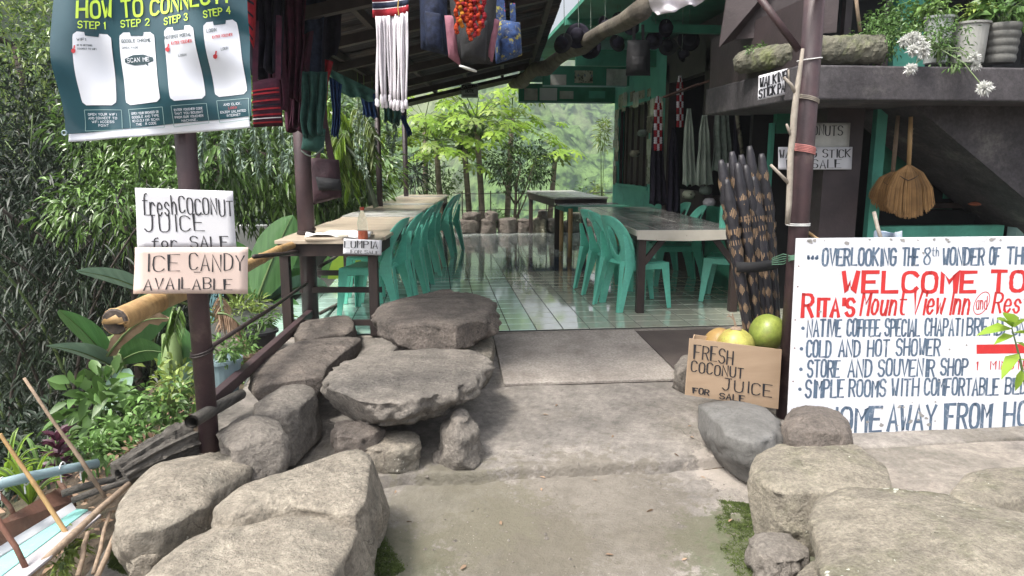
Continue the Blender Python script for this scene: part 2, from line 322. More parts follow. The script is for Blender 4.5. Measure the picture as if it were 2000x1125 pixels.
# ------------------------------------------------------------ stroke lettering
G = {}
for ln in '''A 002640/1232
B 0006/~063645443303/~033342413000
C ~4536160501103041
D 0006/~062645412000
E 46060040/0333
F 460600/0333
G ~453616050110304143/4323
H 0600/4640/0343
I 2620
J 1646/~3631201001
K 0600/4603/1340
L 060040
M 0006234640
N 00064046
O ~26160501103041453626
P 0006/~063645443303
R 0006/~063645443303/2340
S ~453616050413334241301001
T 0646/2620
U ~060110304146
V 062046
W 0610233046
X 0640/0046
Y 062346/2320
Z 06460040
8 ~361605143342413010010213344536
1 152620
0 ~26160501103041453626
2 ~0516364544/440040
3 ~051636453423/~23334241301001
4 360242/3630
a ~3414030110203133/3430
b 0600/~0314243331201001
c ~3324140301102031
d 3630/~3324140301102031
e ~02323324140301102031
f ~36261510/0434
g 3431/~3424140302112132/~3431201000
h 0600/~0214243330
i 2420/2625
k 0600/3401/1230
l 1610
m 0400/~03142320/~23344340
n 0400/~0214243330
o ~140301102031332414
p 04-0/~0314243331201001
r 0400/~02142433
s ~33241403122231201001
t ~16112030/0434
u ~0401102032/3430
v 042044
w 0410233044
x 0440/0044
y 0420/4400
, 1100
' 2624
. 2021
! 2622/2120
* 2223
: 2423/2120
- 1333'''.split('\n'):
    ch, df = ln.split(' ', 1)
    st = []
    for s in df.split('/'):
        smo = s.startswith('~'); s = s.lstrip('~').replace('-', '0') if ch != '-' else s
        p = [(int(s[i]), int(s[i+1])) for i in range(0, len(s) - 1, 2)]
        if smo:
            for _ in range(2):
                q = [p[0]]
                for a_, b_ in zip(p, p[1:]): q += [(a_[0]*.75+b_[0]*.25, a_[1]*.75+b_[1]*.25), (a_[0]*.25+b_[0]*.75, a_[1]*.25+b_[1]*.75)]
                p = q + [p[-1]]
        st.append(p)
    G[ch] = st
def adv(ch): return 3.6 if ch == ' ' else 2.6 if ch in "I1il.'!,*:" else 5.7 if not ch.islower() else 4.9
def write(mb, text, fn, u0, v0, h, wd, sw, slant=0., jit=.25, chisel=0., seed=1, scale_to=None, rise=0., wob=0.):
    """fn(u, v) -> point on the written surface; h letter height, wd total width, sw stroke width."""
    rs = random.Random(seed); tot = sum(adv(c) for c in text) - 1; k = wd / tot; u = u0
    for ch in text:
        dv = rs.uniform(-1, 1) * jit * h * .12; sc = 1 + rs.uniform(-1, 1) * jit * .14
        ox = 1.0 if ch in "I1il.'!,*:" else 0.
        for st in G.get(ch, []):
            p = [(u + ((x - ox) + rs.uniform(-1, 1)*jit*.12) * k + slant * y * h/6, v0 + dv + rise * (u - u0) + (y + rs.uniform(-1, 1)*jit*.12) * h/6*sc) for x, y in st]
            n = len(p); L = []; Rr = []
            for i in range(n):
                a_ = p[max(i-1, 0)]; b_ = p[min(i+1, n-1)]; dx, dy = b_[0]-a_[0], b_[1]-a_[1]; q = math.hypot(dx, dy) or 1; dx /= q; dy /= q
                wv = sw * ((1 - chisel) + chisel * abs(dy)) * .5 * (1 + rs.uniform(-1, 1)*wob)
                if 0 < i < n-1:   # mitre
                    a0 = (p[i][0]-a_[0], p[i][1]-a_[1]); qa = math.hypot(*a0) or 1; cs = abs((a0[0]*dx + a0[1]*dy)/qa); wv = wv / max(.5, cs)
                e = (-.4*sw if i == 0 else .4*sw if i == n-1 else 0)
                c = (p[i][0]+dx*e, p[i][1]+dy*e); L.append((c[0]-dy*wv, c[1]+dx*wv)); Rr.append((c[0]+dy*wv, c[1]-dx*wv))
            vs = [fn(*q) for q in L] + [fn(*q) for q in Rr]
            mb.add(vs, [(i, n+i, n+i+1, i+1) for i in range(n-1)])
        u += adv(ch) * k
def plane_fn(o, ux, vy, off=.0015):
    o = Vector(o); ux = Vector(ux); vy = Vector(vy); nn = ux.cross(vy).normalized()
    return lambda u, v: o + ux*u + vy*v + nn*off
def rough_tube(a, c, r0, r1, name, m, bend=0., amp=.12, flutes=0, hollow=.72, fr=5., n=32, rings=34):
    a = Vector(a); c = Vector(c); d, x, y = frame(c-a); V = []; b = MB()
    for i in range(rings+1):
        f = i/rings; ce = a.lerp(c, f) + Vector((0, 0, bend*math.sin(math.pi*f))); r = r0 + (r1-r0)*f
        for k in range(n):
            t = 2*math.pi*k/n; q = x*math.cos(t) + y*math.sin(t); p = ce + q*r
            rr = r*(1 + amp*noise.fractal(Vector((q.x*1.6, f*fr, q.z*1.6))*1.5 + a*3, .8, 2.2, 5) + (amp*.8*math.sin(t*flutes + 2*f) if flutes else 0)); V.append(ce + q*rr)
    Fs = [(i*n+k, i*n+(k+1) % n, (i+1)*n+(k+1) % n, (i+1)*n+k) for i in range(rings) for k in range(n)]; b.add(V, Fs)
    for s_, ce, sg_ in ((0, a, 1), (rings, c, -1)):
        base = [Vector(V[s_*n+k]) for k in range(n)]; ctr = sum(base, Vector())/n; inn = [ctr + (p-ctr)*hollow for p in base]; dp_ = [p + d*sg_*r0*.5 for p in inn]
        b.add(base + inn + dp_, [(k, (k+1) % n, n+(k+1) % n, n+k) for k in range(n)] + [(n+k, n+(k+1) % n, 2*n+(k+1) % n, 2*n+k) for k in range(n)] + [tuple(2*n+k for k in range(n))])
    return b.build(name, m, smooth=False)
# ------------------------------------------------------------ rocks
def resample(pts, n):
    m = len(pts); out = []
    for i in range(m):
        p0, p1, p2, p3 = pts[i-1], pts[i], pts[(i+1) % m], pts[(i+2) % m]
        for k in range(8):
            t = k/8; a = -.5*t+t*t-.5*t**3; b = 1-2.5*t*t+1.5*t**3; c = .5*t+2*t*t-1.5*t**3; d = -.5*t*t+.5*t**3
            out.append(tuple(.75*(a*p0[j]+b*p1[j]+c*p2[j]+d*p3[j]) + .25*(p1[j]*(1-t)+p2[j]*t) for j in range(3)))
    P = np.array(out + [out[0]]); s = np.r_[0, np.cumsum(np.linalg.norm(np.diff(P, axis=0), axis=1))]
    q = np.linspace(0, s[-1], n, endpoint=False)
    return np.stack([np.interp(q, s, P[:, j]) for j in range(3)], 1)
FACET = 9
def rock(px, z, h, m, label, s=.85, ab=(0, 0), dome=.02, amp=.02, shift=(0, 0), n=110, seed=0, chip=0., name='boulder', group=None, cat='boulder', world=None, nfreq=3., edge=.06, flare=.03, facets=None):
    a, b = ab
    top = world or [tuple(onz(x, y, z, a, b)) for x, y in px]
    T = resample(top, n); C = T.mean(0); rad = np.linalg.norm(T[:, :2]-C[:2], axis=1).mean()
    prof = [(.18, 1), (.38, 1), (.56, 1), (.72, 1), (.84, 1), (.915, .995), (.96, .985), (.985, .968)] 
    side = [(1.0, .935), (1.0+flare*.4, .84), (1.0+flare*.8, .78), (1.0+flare, .71), (1.0+flare, .63), (1.0+flare, .56)] + [(None, q_) for q_ in np.linspace(.50, 0, 13)]
    rings = [(r, f) for r, f in prof] + side
    V = []; sx, sy = shift
    for i, (r, f) in enumerate(rings):
        if r is None: q = (.54 - f) / .54; r = (1+flare) * (1-q**1.3) + s * q**1.3
        for k in range(n):
            d = T[k]-C; zz = C[2] + a*d[0]*r + b*d[1]*r
            zt = zz + dome * (1 - min(1, r)**2) if i < 8 else zz
            x = C[0] + d[0]*r; y = C[1] + d[1]*r; zf = zt - (1-f) * h
            if i >= 8: q = 1-f; x += sx*q; y += sy*q
            V.append(Vector((x, y, zf)))
    out = []
    so = Vector((seed*13.7, seed*7.1, seed*3.3))
    for i, v in enumerate(V):
        ring = i // n; d = Vector((v.x-C[0], v.y-C[1], 0)); d.normalize()
        nz = noise.fractal(v*nfreq/max(.25, rad*2)+so, .8, 2.1, 5); nz2 = noise.noise(v*nfreq*.5/max(.25, rad*2)+so*2)
        cell = noise.voronoi(v*6+so)[0]; ch = (cell[1]-cell[0]) - .3
        if ring < 8: v = v + Vector((0, 0, (nz*.6+nz2*.6)*amp))
        else: v = v + d*(nz*1.6+nz2)*amp + d*ch*chip + d*abs(noise.noise(v*11+so))*chip*.9 + d*noise.noise(v*26+so)*chip*.35 + Vector((0, 0, nz*amp*.6*(rings[ring][1])))
        out.append(v)
    fr_ = random.Random(seed*31+7); C0 = Vector((C[0], C[1], C[2]-h*.5))
    for _ in range((FACET + n//30) if facets is None else facets):
        a_ = fr_.uniform(0, 6.28); nv = Vector((math.cos(a_), math.sin(a_), fr_.uniform(-.7, .35))).normalized()
        ds = [(p - C0).dot(nv) for p in out]; lim = max(ds) * fr_.uniform(.80, .95)
        for i, q_ in enumerate(ds):
            if q_ > lim: out[i] = out[i] - nv * (q_ - lim) * .96
    nr = len(rings); c0 = len(out); ct = sum(out[:n], Vector()) / n; cb = sum(out[-n:], Vector()) / n; out += [ct, cb]
    fs = [(r*n+k, (r+1)*n+k, (r+1)*n+(k+1) % n, r*n+(k+1) % n) for r in range(nr-1) for k in range(n)]
    fs += [(c0, k, (k+1) % n) for k in range(n)] + [(c0+1, (nr-1)*n+(k+1) % n, (nr-1)*n+k) for k in range(n)]
    mb = MB(); mb.add(out, fs); o = mb.build(name, m, smooth=True, loc=(C[0], C[1], C[2]-h)); tag(o, label, cat, group)
    return o
# ============================================================ SETTING
def heightgrid(name, xs, ys, fn, m, kind='structure', smooth=True):
    V = [(x, y, fn(x, y)) for y in ys for x in xs]; nx = len(xs)
    Fq = [(j*nx+i, j*nx+i+1, (j+1)*nx+i+1, (j+1)*nx+i) for j in range(len(ys)-1) for i in range(nx-1)]
    o = fastmesh(name, V, Fq, m, smooth=smooth); o['kind'] = kind; return o
def near_h(x, y):
    n = noise.fractal(Vector((x*1.6, y*1.6, 0)), .8, 2, 5)
    return ground(x, y) + (.05*n if x < xedge(y) - .05 else 0) - (.25 if y > YE - .02 and x > xedge(y) and y < 13.8 else 0) - (.02 if x > xedge(y) else 0)
heightgrid('hillside', list(np.r_[np.arange(-45, -8, 2.), np.arange(-8, 7, .14), np.arange(7, 30, 2.)]), list(np.r_[np.arange(-6, 1, 1.), np.arange(1, 9, .12), np.arange(9, 40, .8)]), near_h, soil)
def ph(x, y):
    e = abs(y - (3.42 + .03*x))
    n = noise.fractal(Vector((x*2, y*2, 3)), .8, 2, 5)*.006 + noise.noise(Vector((x*1.1, y*1.1, 0)))*.008
    left = min(0, x - xedge(y))*.25
    ys_ = y + .02*noise.noise(Vector((x*3, 0, 0))) - (3.42 + .03*x)
    n -= .035*math.exp(-((ys_ + .004)/.009)**2) + .012*(ys_ < 0)*noise.fractal(Vector((x*7, y*7, 5)), .8, 2, 4)*.5
    return gpath(x, y) + n + left + (.006*noise.noise(Vector((x*14, y*14, 1))) if e < .1 else 0)
pathm = mat('path_concrete', (.265, .24, .215), (.165, .15, .135), .82, 1.6, 1, 45, dirt=((.125, .11, .085), 1.1, .5, .7), spots=((.42, .38, .33), 70, .18), dist=.012, grit=.45, crack=.9, stains=[(*list(onz(1450, 1060, -.28))[:2], .42, (.055, .075, .02)), (*list(onz(780, 1090, -.28))[:2], .34, (.07, .075, .03)), (*list(onz(1000, 1060, -.28))[:2], .5, (.10, .09, .06)), (*list(onz(1420, 900, -.2))[:2], .25, (.36, .32, .28)), (*list(onz(1150, 1010, -.28))[:2], .75, (.12, .105, .08)), (*list(onz(900, 1000, -.28))[:2], .5, (.13, .12, .085))])
def xleft(y): return xedge(y) - .05
o = heightgrid('path', list(np.arange(-1.75, 5.2, .03)), list(np.r_[np.arange(.4, 2.8, .08), np.arange(2.8, 3.3, .02), np.arange(3.3, 3.7, .006), np.arange(3.7, 4, .03), np.arange(4, YE - .01, .08), YE - .005]), ph, pathm, smooth=False)
# cut the part of the path that would hang over the slope
bm = bmesh.new(); bm.from_mesh(o.data)
bmesh.ops.delete(bm, geom=[v for v in bm.verts if v.co.x < xleft(v.co.y) - .02 * noise.noise(v.co*4)], context='VERTS'); bm.to_mesh(o.data); bm.free()
# mountain across the valley
mtn = mat('far_forest', (.17, .28, .09), (.018, .05, .022), 1., .30, 0, detail=12, grit=.5, dirt=((.26, .30, .17), .02, .5, .66), spec=.1, contrast=(.42, .58))
def mh(x, y):
    d = y + .35*x; r = Vector((x*.006, y*.006, 0)); base = -60 + min(max(0, y-120), 330)*.40 - max(0, y-450)*.2
    rid = 16*math.sin(x*.022 + y*.006 + 2*noise.noise(r*.8)) + 30*noise.fractal(r, .7, 2.2, 4) + 7*noise.fractal(Vector((x*.06, y*.06, 0)), .8, 2, 3)
    return base + rid * min(1, y/160) + 9*abs(noise.noise(Vector((x*.11, y*.11, 0)))) + 3*noise.noise(Vector((x*.3, y*.3, 0)))
heightgrid('mountain', list(np.arange(-420, 421, 3.5)), list(np.r_[np.arange(60, 300, 3.), np.arange(300, 900, 7.)]), mh, mtn)
def vh(x, y): return -26 - .45*max(0, y-30) + 2*noise.noise(Vector((x*.05, y*.05, 0)))
heightgrid('valley', list(np.arange(-500, 501, 25.)), list(np.arange(-30, 80, 10.)), lambda x, y: -30 - .3*max(0, y), mtn)
# terrace body + tiles
body = MB(); body.box((-1.9, YE, -.5), (6.2, 13.9, -.012)); 
fl = body.build('floor', concrete); fl['kind'] = 'structure'
tm_ = mat('tile_mint', (.45, .62, .55), (.40, .57, .50), .10, 2.5, .04, 5, coat=.8, spec=.6, dirt=((.22, .30, .24), 3, .58, .85))
tc_ = mat('tile_cream', (.54, .56, .46), (.46, .48, .39), .06, 2.5, .04, 5, coat=.8, spec=.65, dirt=((.27, .24, .16), 3, .52, .85))
tb_ = mat('tile_blue', (.055, .10, .17), (.04, .075, .13), .08, 4, .05, 6, coat=.8, spec=.65)
tp_ = mat('tile_pale', (.62, .68, .65), (.56, .62, .59), .11, 2.5, .04, 5, coat=.8, spec=.6)
TS = .22; x0t = .796; y0t = YE + .005
me_t = {}
for nme, m in (('m', tm_), ('c', tc_), ('b', tb_), ('p', tp_)):
    b = MB(); hw = TS/2 - .0032; e = .0018; hy = TS/2 - .006
    b.add([(-hw,-hy,0),(hw,-hy,0),(hw,hy,0),(-hw,hy,0),(-hw+e,-hy+e,.006),(hw-e,-hy+e,.006),(hw-e,hy-e,.006),(-hw+e,hy-e,.006)],
          [(4,5,6,7),(0,1,5,4),(1,2,6,5),(2,3,7,6),(3,0,4,7)])
    o = b.build('tile', m); me_t[nme] = o.data; bpy.data.objects.remove(o)
grout = MB(); grout.box((-1.9, YE+.001, -.0115), (6.2, 13.88, -.0035)); g_ = grout.build('grout', mat('grout', (.05, .055, .05), None, .9, 20, 0), fl)
rest = {k: MB() for k in 'mcbp'}; cnt = 0
tl = []
for j in range(0, 38):
    for i in range(-13, 25):
        x = x0t + (i+.5)*TS; y = y0t + (j+.5)*TS
        if x < xedge(y) - .32 or y > 13.85: continue
        if i < 0: k = 'm' if y < 10.2 else 'p'
        elif 8.75 < y < 9.95 and i < 11: k = 'b'
        elif y < 9.95: k = 'c'
        else: k = 'p'
        tl.append((y, x, k))
tl.sort()
for y, x, k in tl:
    vis = (abs((x/y)*1400 + 850 - 1000) < 620)
    dz = rng.uniform(-.0006, .0006); rx, ry = rng.normal(0, .0022, 2)
    if cnt < 298 and vis and y < 9.2:
        o = bpy.data.objects.new('tile', me_t[k]); o.location = (x, y, -.006 + dz); o.rotation_euler = (rx, ry, 0); link(o); o.parent = fl; cnt += 1
    else:
        hw = TS/2 - .0032; z = .0 + dz
        rest[k].add([(x-hw, y-hy, z - rx*hw), (x+hw, y-hy, z - ry*hw), (x+hw, y+hy, z + rx*hw), (x-hw, y+hy, z + ry*hw)], [(0, 1, 2, 3)])
for k, m in zip('mcbp', (tm_, tc_, tb_, tp_)):
    if rest[k].v: o = rest[k].build('tile', m, fl); o['kind'] = 'stuff'
# kerb lip of the terrace
b = MB(); b.box((-1.6, YE-.05, -.09), (4.9, YE-.003, -.009)); o = b.build('terrace_kerb', concrete, bevel=.006); o['kind'] = 'structure'
# rubber-backed mat and dark damp mat
def slab_px(name, pts, th, m, lift=.004):
    w_ = [onz(x, y, -.012 - .085*YE + lift, 0, .085) for x, y in pts]
    b = MB(); b.prism([p - Vector((0, 0, .0)) for p in w_], (0, 0, th)); return b.build(name, m, bevel=.004)
matm = mat('mat_fibre', (.44, .40, .36), (.28, .25, .225), 1, 60, 1, 150, dirt=((.17, .15, .135), 2.2, .45, .75), spec=.1, dist=.01)
o = slab_px('door_mat', [(985, 755), (1332, 744), (1238, 648), (963, 658)], .02, matm); tag(o, 'beige nubby doormat laid flat in front of the tiled terrace', 'doormat')
o = slab_px('floor_mat', [(1338, 742), (1560, 735), (1470, 642), (1241, 648)], .008, mat('mat_dark', (.10, .08, .07), (.07, .055, .05), .75, 3, .3, 60)); tag(o, 'thin dark brown mat lying beside the beige doormat behind the cardboard sign', 'floor mat')
# concrete ledge on the right
lg = MB()
top = [onz(x, y, -.20) for x, y in ((1560, 885), (1700, 866), (2300, 850), (2400, 1010), (1750, 1000), (1560, 960))]
lg.prism([p - Vector((0, 0, .35)) for p in top], (0, 0, .35)); o = lg.build('concrete_ledge', concrete, bevel=.02); o['kind'] = 'structure'
# moss patches
for px in ([(1395, 1010), (1440, 1000), (1530, 1030), (1600, 1045), (1560, 1115), (1500, 1135), (1440, 1120), (1400, 1060)], [(700, 1040), (750, 1050), (790, 1110), (730, 1140), (690, 1120)], [(1400, 985), (1460, 990), (1600, 1020), (1560, 1045), (1430, 1035)], [(380, 1000), (440, 1005), (430, 1050), (370, 1045)], [(225, 1060), (262, 1070), (255, 1125), (215, 1110)], [(470, 760), (520, 765), (510, 790), (470, 785)]):
    C = [onz(x, y, -.30) for x, y in px]; cx = sum(C, Vector())/len(C); P = []
    rad = max((c-cx).length for c in C)
    for _ in range(4200):
        k = random.randrange(len(C)); p = cx.lerp(C[k].lerp(C[(k+1) % len(C)], random.random()), math.sqrt(random.random())*.97)
        if noise.noise(p*9) < -.28: continue
        P.append((p.x, p.y, ph(p.x, p.y) - .002))
    P = np.repeat(np.array(P), 3, 0) + rng.normal(0, .006, (len(P)*3, 3))*np.array([1, 1, .1])
    o = leaves('moss', P, rng.normal(size=P.shape)*np.array([.7, .7, .4]) + np.array([0, 0, .7]), .008, .6, mossm, droop=0); o['kind'] = 'stuff'
# ============================================================ ROCKS
rock([(636,742),(650,719),(687,700),(755,685),(856,678),(945,684),(957,705),(927,739),(866,766),(788,783),(731,785),(670,773)], .18, .19, rockB, 'large flat half-round stone slab serving as a bench on smaller stones', s=.78, amp=.012, chip=.06, dome=.01, n=230, seed=1, facets=3, edge=.03, shift=(-.04, .06), name='stone_bench', cat='stone bench')
rock([(732,602),(758,582),(850,569),(930,572),(962,590),(962,606),(930,632),(860,655),(790,650),(742,628)], .30, .22, rockC, 'dark brown stone slab with chipped sides behind the half-round stone bench', s=.66, amp=.015, chip=.07, dome=.02, n=200, seed=2, shift=(.05, .1), name='stone_bench', cat='stone bench', ab=(0, 0))
rock([(880,655),(955,640),(962,690),(930,720),(870,710)], .08, .2, rockA, 'tan block wedged under the dark brown stone slab', s=1.02, seed=3, n=70)
rock([(780,665),(850,660),(850,700),(780,700)], .08, .2, rockC, 'small dark stone propping the dark slab near the tiles', s=1.1, seed=31, n=50)
rock([(705,858),(740,842),(800,840),(820,850),(815,868),(770,880),(715,876)], -.07, .14, rockA, 'flattish tan stone under the front of the half-round bench', s=1.0, amp=.012, seed=4, n=80)
rock([(882,806),(903,798),(916,806),(914,818),(895,824),(880,818)], .03, .24, rockB, 'pale pyramid-shaped stone propping the right end of the half-round bench', s=2.5, flare=.95, amp=.012, chip=.0, seed=5, n=90, dome=.02)
rock([(846,880),(886,878),(888,890),(850,894)], -.165, .045, rockB, 'palm-sized broken stone lying in front of the pyramid-shaped stone', s=1.1, amp=.008, chip=.03, seed=6, n=50)
rock([(655,822),(735,825),(740,850),(665,850)], -.01, .2, rockC, 'dark craggy stone under the left end of the half-round bench', s=.95, amp=.02, chip=.05, seed=7, n=80)
rock([(572,652),(588,630),(640,619),(688,618),(691,640),(668,656),(620,664)], .12, .2, rockC, 'small flat brown stone at the foot of the second maroon post', s=.85, seed=8, n=80)
rock([(495,752),(497,715),(545,677),(600,662),(690,656),(706,663),(668,690),(640,716),(630,742),(600,756),(540,764)], .12, .26, rockA and rockC, 'brownish flat stone with a curved right edge behind the rail, third up the left row', s=.74, amp=.012, seed=9, n=120, shift=(-.05, 0))
rock([(478,806),(520,770),(560,749),(598,748),(618,765),(590,792),(562,818),(520,818)], .10, .25, rockB, 'long grey block in the left row between the curved stone and the rounded boulder', s=1.05, amp=.015, seed=10, n=110, shift=(.02, -.0))
rock([(428,850),(445,822),(490,806),(538,815),(556,842),(545,868),(500,880),(452,876)], .10, .34, rockB, 'rounded grey boulder standing right beside the foot of the front maroon post', s=1.0, amp=.02, seed=11, n=120, dome=.04, shift=(0, -.03))
rock([(222,1002),(250,950),(310,902),(420,882),(472,892),(482,915),(430,948),(398,1000),(330,1032),(250,1048)], .02, .28, rockA, 'big pale boulder with a crack across it at the left, below the front maroon post', s=.88, amp=.02, seed=12, n=150, dome=.04)
rock([(418,992),(480,942),(600,902),(748,860),(757,880),(722,950),(710,1000),(560,985),(500,996),(450,1006)], .07, .38, rockA, 'long wedge-shaped pale boulder with a sharp right end beside the path', s=.95, amp=.018, chip=.02, seed=13, n=150)
rock([(262,1135),(330,1062),(450,1012),(560,982),(690,1000),(712,1025),(690,1075),(640,1180),(260,1220)], .0, .40, rockA, 'huge flat-topped pale boulder in the bottom left foreground', s=.95, amp=.025, chip=.02, seed=14, n=180, dome=.03)
rock([(252,1068),(300,1045),(362,1036),(372,1050),(330,1075),(262,1100)], -.08, .2, rockA, 'small brown stone tucked below the big cracked boulder', s=.95, amp=.015, seed=15, n=80)
rock([(650,1110),(700,1060),(722,1080),(725,1140),(660,1160)], -.17, .2, rockD, 'mossy stone poking out at the path side of the huge flat-topped boulder', s=1.1, amp=.02, seed=16, n=80)
rock([(1352,800),(1375,783),(1440,785),(1500,800),(1522,825),(1515,850),(1470,862),(1400,840)], .02, .26, rockE, 'smooth blue-grey boulder under the cardboard coconut sign', s=.80, amp=.015, seed=17, n=130, dome=.04, shift=(.08, -.02))
rock([(1532,812),(1552,792),(1600,790),(1645,805),(1662,830),(1640,848),(1575,850),(1535,840)], .04, .26, rockC, 'rounded brown-grey boulder leaning on the lower left of the painted white sign', s=.96, amp=.018, chip=.03, seed=18, n=120, dome=.03)
rock([(1480,905),(1505,868),(1600,864),(1700,870),(1748,905),(1752,950),(1660,965),(1560,962),(1500,950)], -.03, .33, rockA and rockD, 'big pale boulder with a dark mossy hollow facing the path on the right', s=.92, amp=.025, chip=.035, seed=19, n=160, dome=.02, shift=(-.05, -.02))
rock([(1578,1000),(1620,962),(1700,952),(1850,965),(2010,1000),(2250,1020),(2300,1180),(1640,1200),(1600,1060)], -.03, .32, rockB and rockD, 'huge smooth grey-brown boulder filling the bottom right foreground', s=.95, amp=.03, seed=20, n=190, dome=.05)
rock([(1848,955),(1880,925),(1960,912),(2080,915),(2090,960),(1980,990),(1880,985)], -.02, .28, rockD, 'lichen-spotted mossy boulder at the right edge below the painted sign', s=1.0, amp=.02, seed=21, n=120, dome=.03)
rock([(1465,1060),(1490,1040),(1545,1045),(1582,1070),(1560,1092),(1500,1095)], -.20, .16, rockB, 'small grey stone sitting in the moss between the right-hand boulders', s=.8, flare=.14, amp=.02, chip=.02, seed=22, n=90, dome=.02)
rock([(1318,712),(1330,697),(1350,695),(1362,715),(1345,728),(1325,726)], .03, .16, rockB, 'round pinkish grey stone behind the cardboard sign at the mat corner', s=1.0, seed=23, n=60, dome=.02)
rock([(1560,1112),(1600,1092),(1640,1100),(1640,1160),(1555,1160)], -.14, .25, rockD, 'stone with a white lichen dot at the bottom beside the huge right boulder', s=1.0, seed=24, n=70)
rock([(440,880),(380,860),(372,880),(410,905),(450,900)], -.02, .2, rockA, 'pale stone end just left of the front post foot', s=1, seed=25, n=60)
# low stone wall at the far edge of the terrace
wall = empty('stone_wall', (1.5, 13.6, 0), label='low dry stone wall along the far edge of the tiled terrace', cat='stone wall')
rs = random.Random(5)
x = .35; y_w = 13.62
while x < 5.6:
    w_ = rs.uniform(.28, .6); hh = rs.uniform(.16, .26)
    ring = [(x + w_/2 + math.cos(t)*w_/2*rs.uniform(.85, 1.1), y_w + rs.uniform(-.05, .05) + math.sin(t)*.18, hh) for t in np.linspace(0, 2*math.pi, 8, endpoint=False)]
    o = rock(None, 0, hh, rs.choice([rockB, rockC, rockD]), None, s=1.05, amp=.02, seed=int(x*10), n=36, world=ring, name='stone', cat=None, dome=.03); child_world(o, wall); del_ = o
    if rs.random() < .6:
        ring = [(p[0]+.1, p[1]+.02, hh + .14) for p in ring]; ring = [(x + w_/2 + (p[0]-x-w_/2)*.7, p[1], p[2]) for p in ring]
        o = rock(None, 0, .15, rs.choice([rockB, rockC, rockD]), None, s=1.0, amp=.02, seed=int(x*10)+3, n=32, world=ring, name='stone', cat=None, dome=.03); child_world(o, wall)
    x += w_*.97
b = MB()
# thin wire rail behind the wall
rail = empty('wire_fence', (1, 13.9, 0), label='thin wire railing on small posts behind the low stone wall', cat='railing')
for k in range(9):
    b = MB(); xx = .5 + k*.55; b.tube([(xx, 13.95, -.3), (xx, 13.95, .78)], .012, 6); child_world(b.build('post', darkwood), rail)
for z in (.42, .74):
    b = MB(); b.tube([(.3 + k*.5, 13.95, z - .02*(k % 2)) for k in range(11)], .007, 5); child_world(b.build('wire', darkwood), rail)
# ============================================================ POSTS, RAILS, CANOPY
def xrow(y, off=0): return xedge(y) + off
def pole_thing(name, label, p0, p1, r, m=postm, group=None, cat='post', rings=()):
    t = empty(name, p0, label=label, cat=cat, group=group)
    b = MB(); b.tube([p0, p1], r, 18); child_world(b.build('shaft', m, smooth=True), t)
    for q in rings:
        b = MB(); c = Vector(p0).lerp(Vector(p1), q); pts = [c + Vector((math.cos(a)*r*1.08, math.sin(a)*r*1.08, .015*math.sin(a+1))) for a in np.linspace(0, 2*math.pi, 17)]
        b.tube(pts, .006, 6); b.tube([p + Vector((0, 0, .012)) for p in pts], .005, 6); child_world(b.build('wire_tie', darkwood), t)
    return t
pA = at(402, 895, 3.38); pB = Vector((at(362, 200, 3.38).x, 3.38, 2.9))
PAx = at(410, 880, 3.38).x
pole_thing('post', 'front maroon steel post carrying the banner and the white card signs', (PAx, 3.38, -.5), (PAx - .0, 3.38, 2.75), .046, rings=(.11, .30, .52))
PBy = 6.05; PBx = at(606, 600, PBy).x
pole_thing('post', 'second maroon post, hung with woven bags, at the corner of the terrace', (PBx, PBy, -.1), (PBx, PBy, 2.42), .068, rings=(.35,))
Ry = 3.92; Rx = at(1542, 700, Ry).x
pole_thing('post', 'right-hand maroon steel post with a branch tied to it', (Rx, Ry, -.35), (Rx, Ry, 2.9), .055)
b = MB(); b.tube([at(1480, -10, 3.98), at(1560, 98, 3.95)], .02, 8); o = b.build('brace', postm, smooth=True); tag(o, 'slanting rusty brace rod meeting the right-hand post from the upper left', 'brace')
for px, lab in ((740, 'slim dark post rising behind the middle of the long left table'), (792, 'slim dark post at the far end of the long left table')):
    Y = 9.6 if px == 740 else 12.2
    xx = at(px, 330, Y).x
    pole_thing('post', lab, (xx, Y, -.05), (xx, Y, 2.3), .037 if px == 740 else .042, darkpanel)
# bamboo hand rail
q0 = onz(226, 628, .70); q1 = at(598, 468, 6.0); 
t = empty('bamboo_rail', q1, label='thick bamboo pole used as a handrail from the front post to the second post', cat='bamboo handrail')
def bamboo_rod(b, a, c, r0, r1, node=.33, n=14):
    a = Vector(a); c = Vector(c); L = (c-a).length; k = int(L/node); pts = []; rr = []
    for i in range(k+1):
        s0 = i/k; r = r0 + (r1-r0)*s0; wob = Vector((0, 0, .01*math.sin(i*1.3)))
        for ds, f in ((-.012/L, 1.0), (-.004/L, 1.10), (.004/L, 1.08), (.014/L, .97)):
            s = min(1, max(0, s0+ds)); pts.append(a.lerp(c, s) + wob); rr.append(r*f)
    b.tube(pts, rr, n)
b = MB(); bamboo_rod(b, q0, q1, .053, .024); child_world(b.build('culm', bamboo, smooth=True), t)
b = MB(); d = (q0-q1).normalized(); b.tube([q0 + d*.001, q0 + d*.012], [.056, .050], 14); b.tube([q0+d*.012, q0+d*.0125], [.05, .02], 14); child_world(b.build('cut_end', bambooend), t)
b = MB(); b.tube([(PAx, 3.30, 2.22), (at(900, 0, 3.3).x, 3.30, 2.25), (Rx, Ry-.07, 2.25)], .022, 10); o = b.build('bamboo_pole', bamboo, smooth=True); tag(o, 'horizontal bamboo pole across the entrance above the frame, carrying the fringe', 'pole')
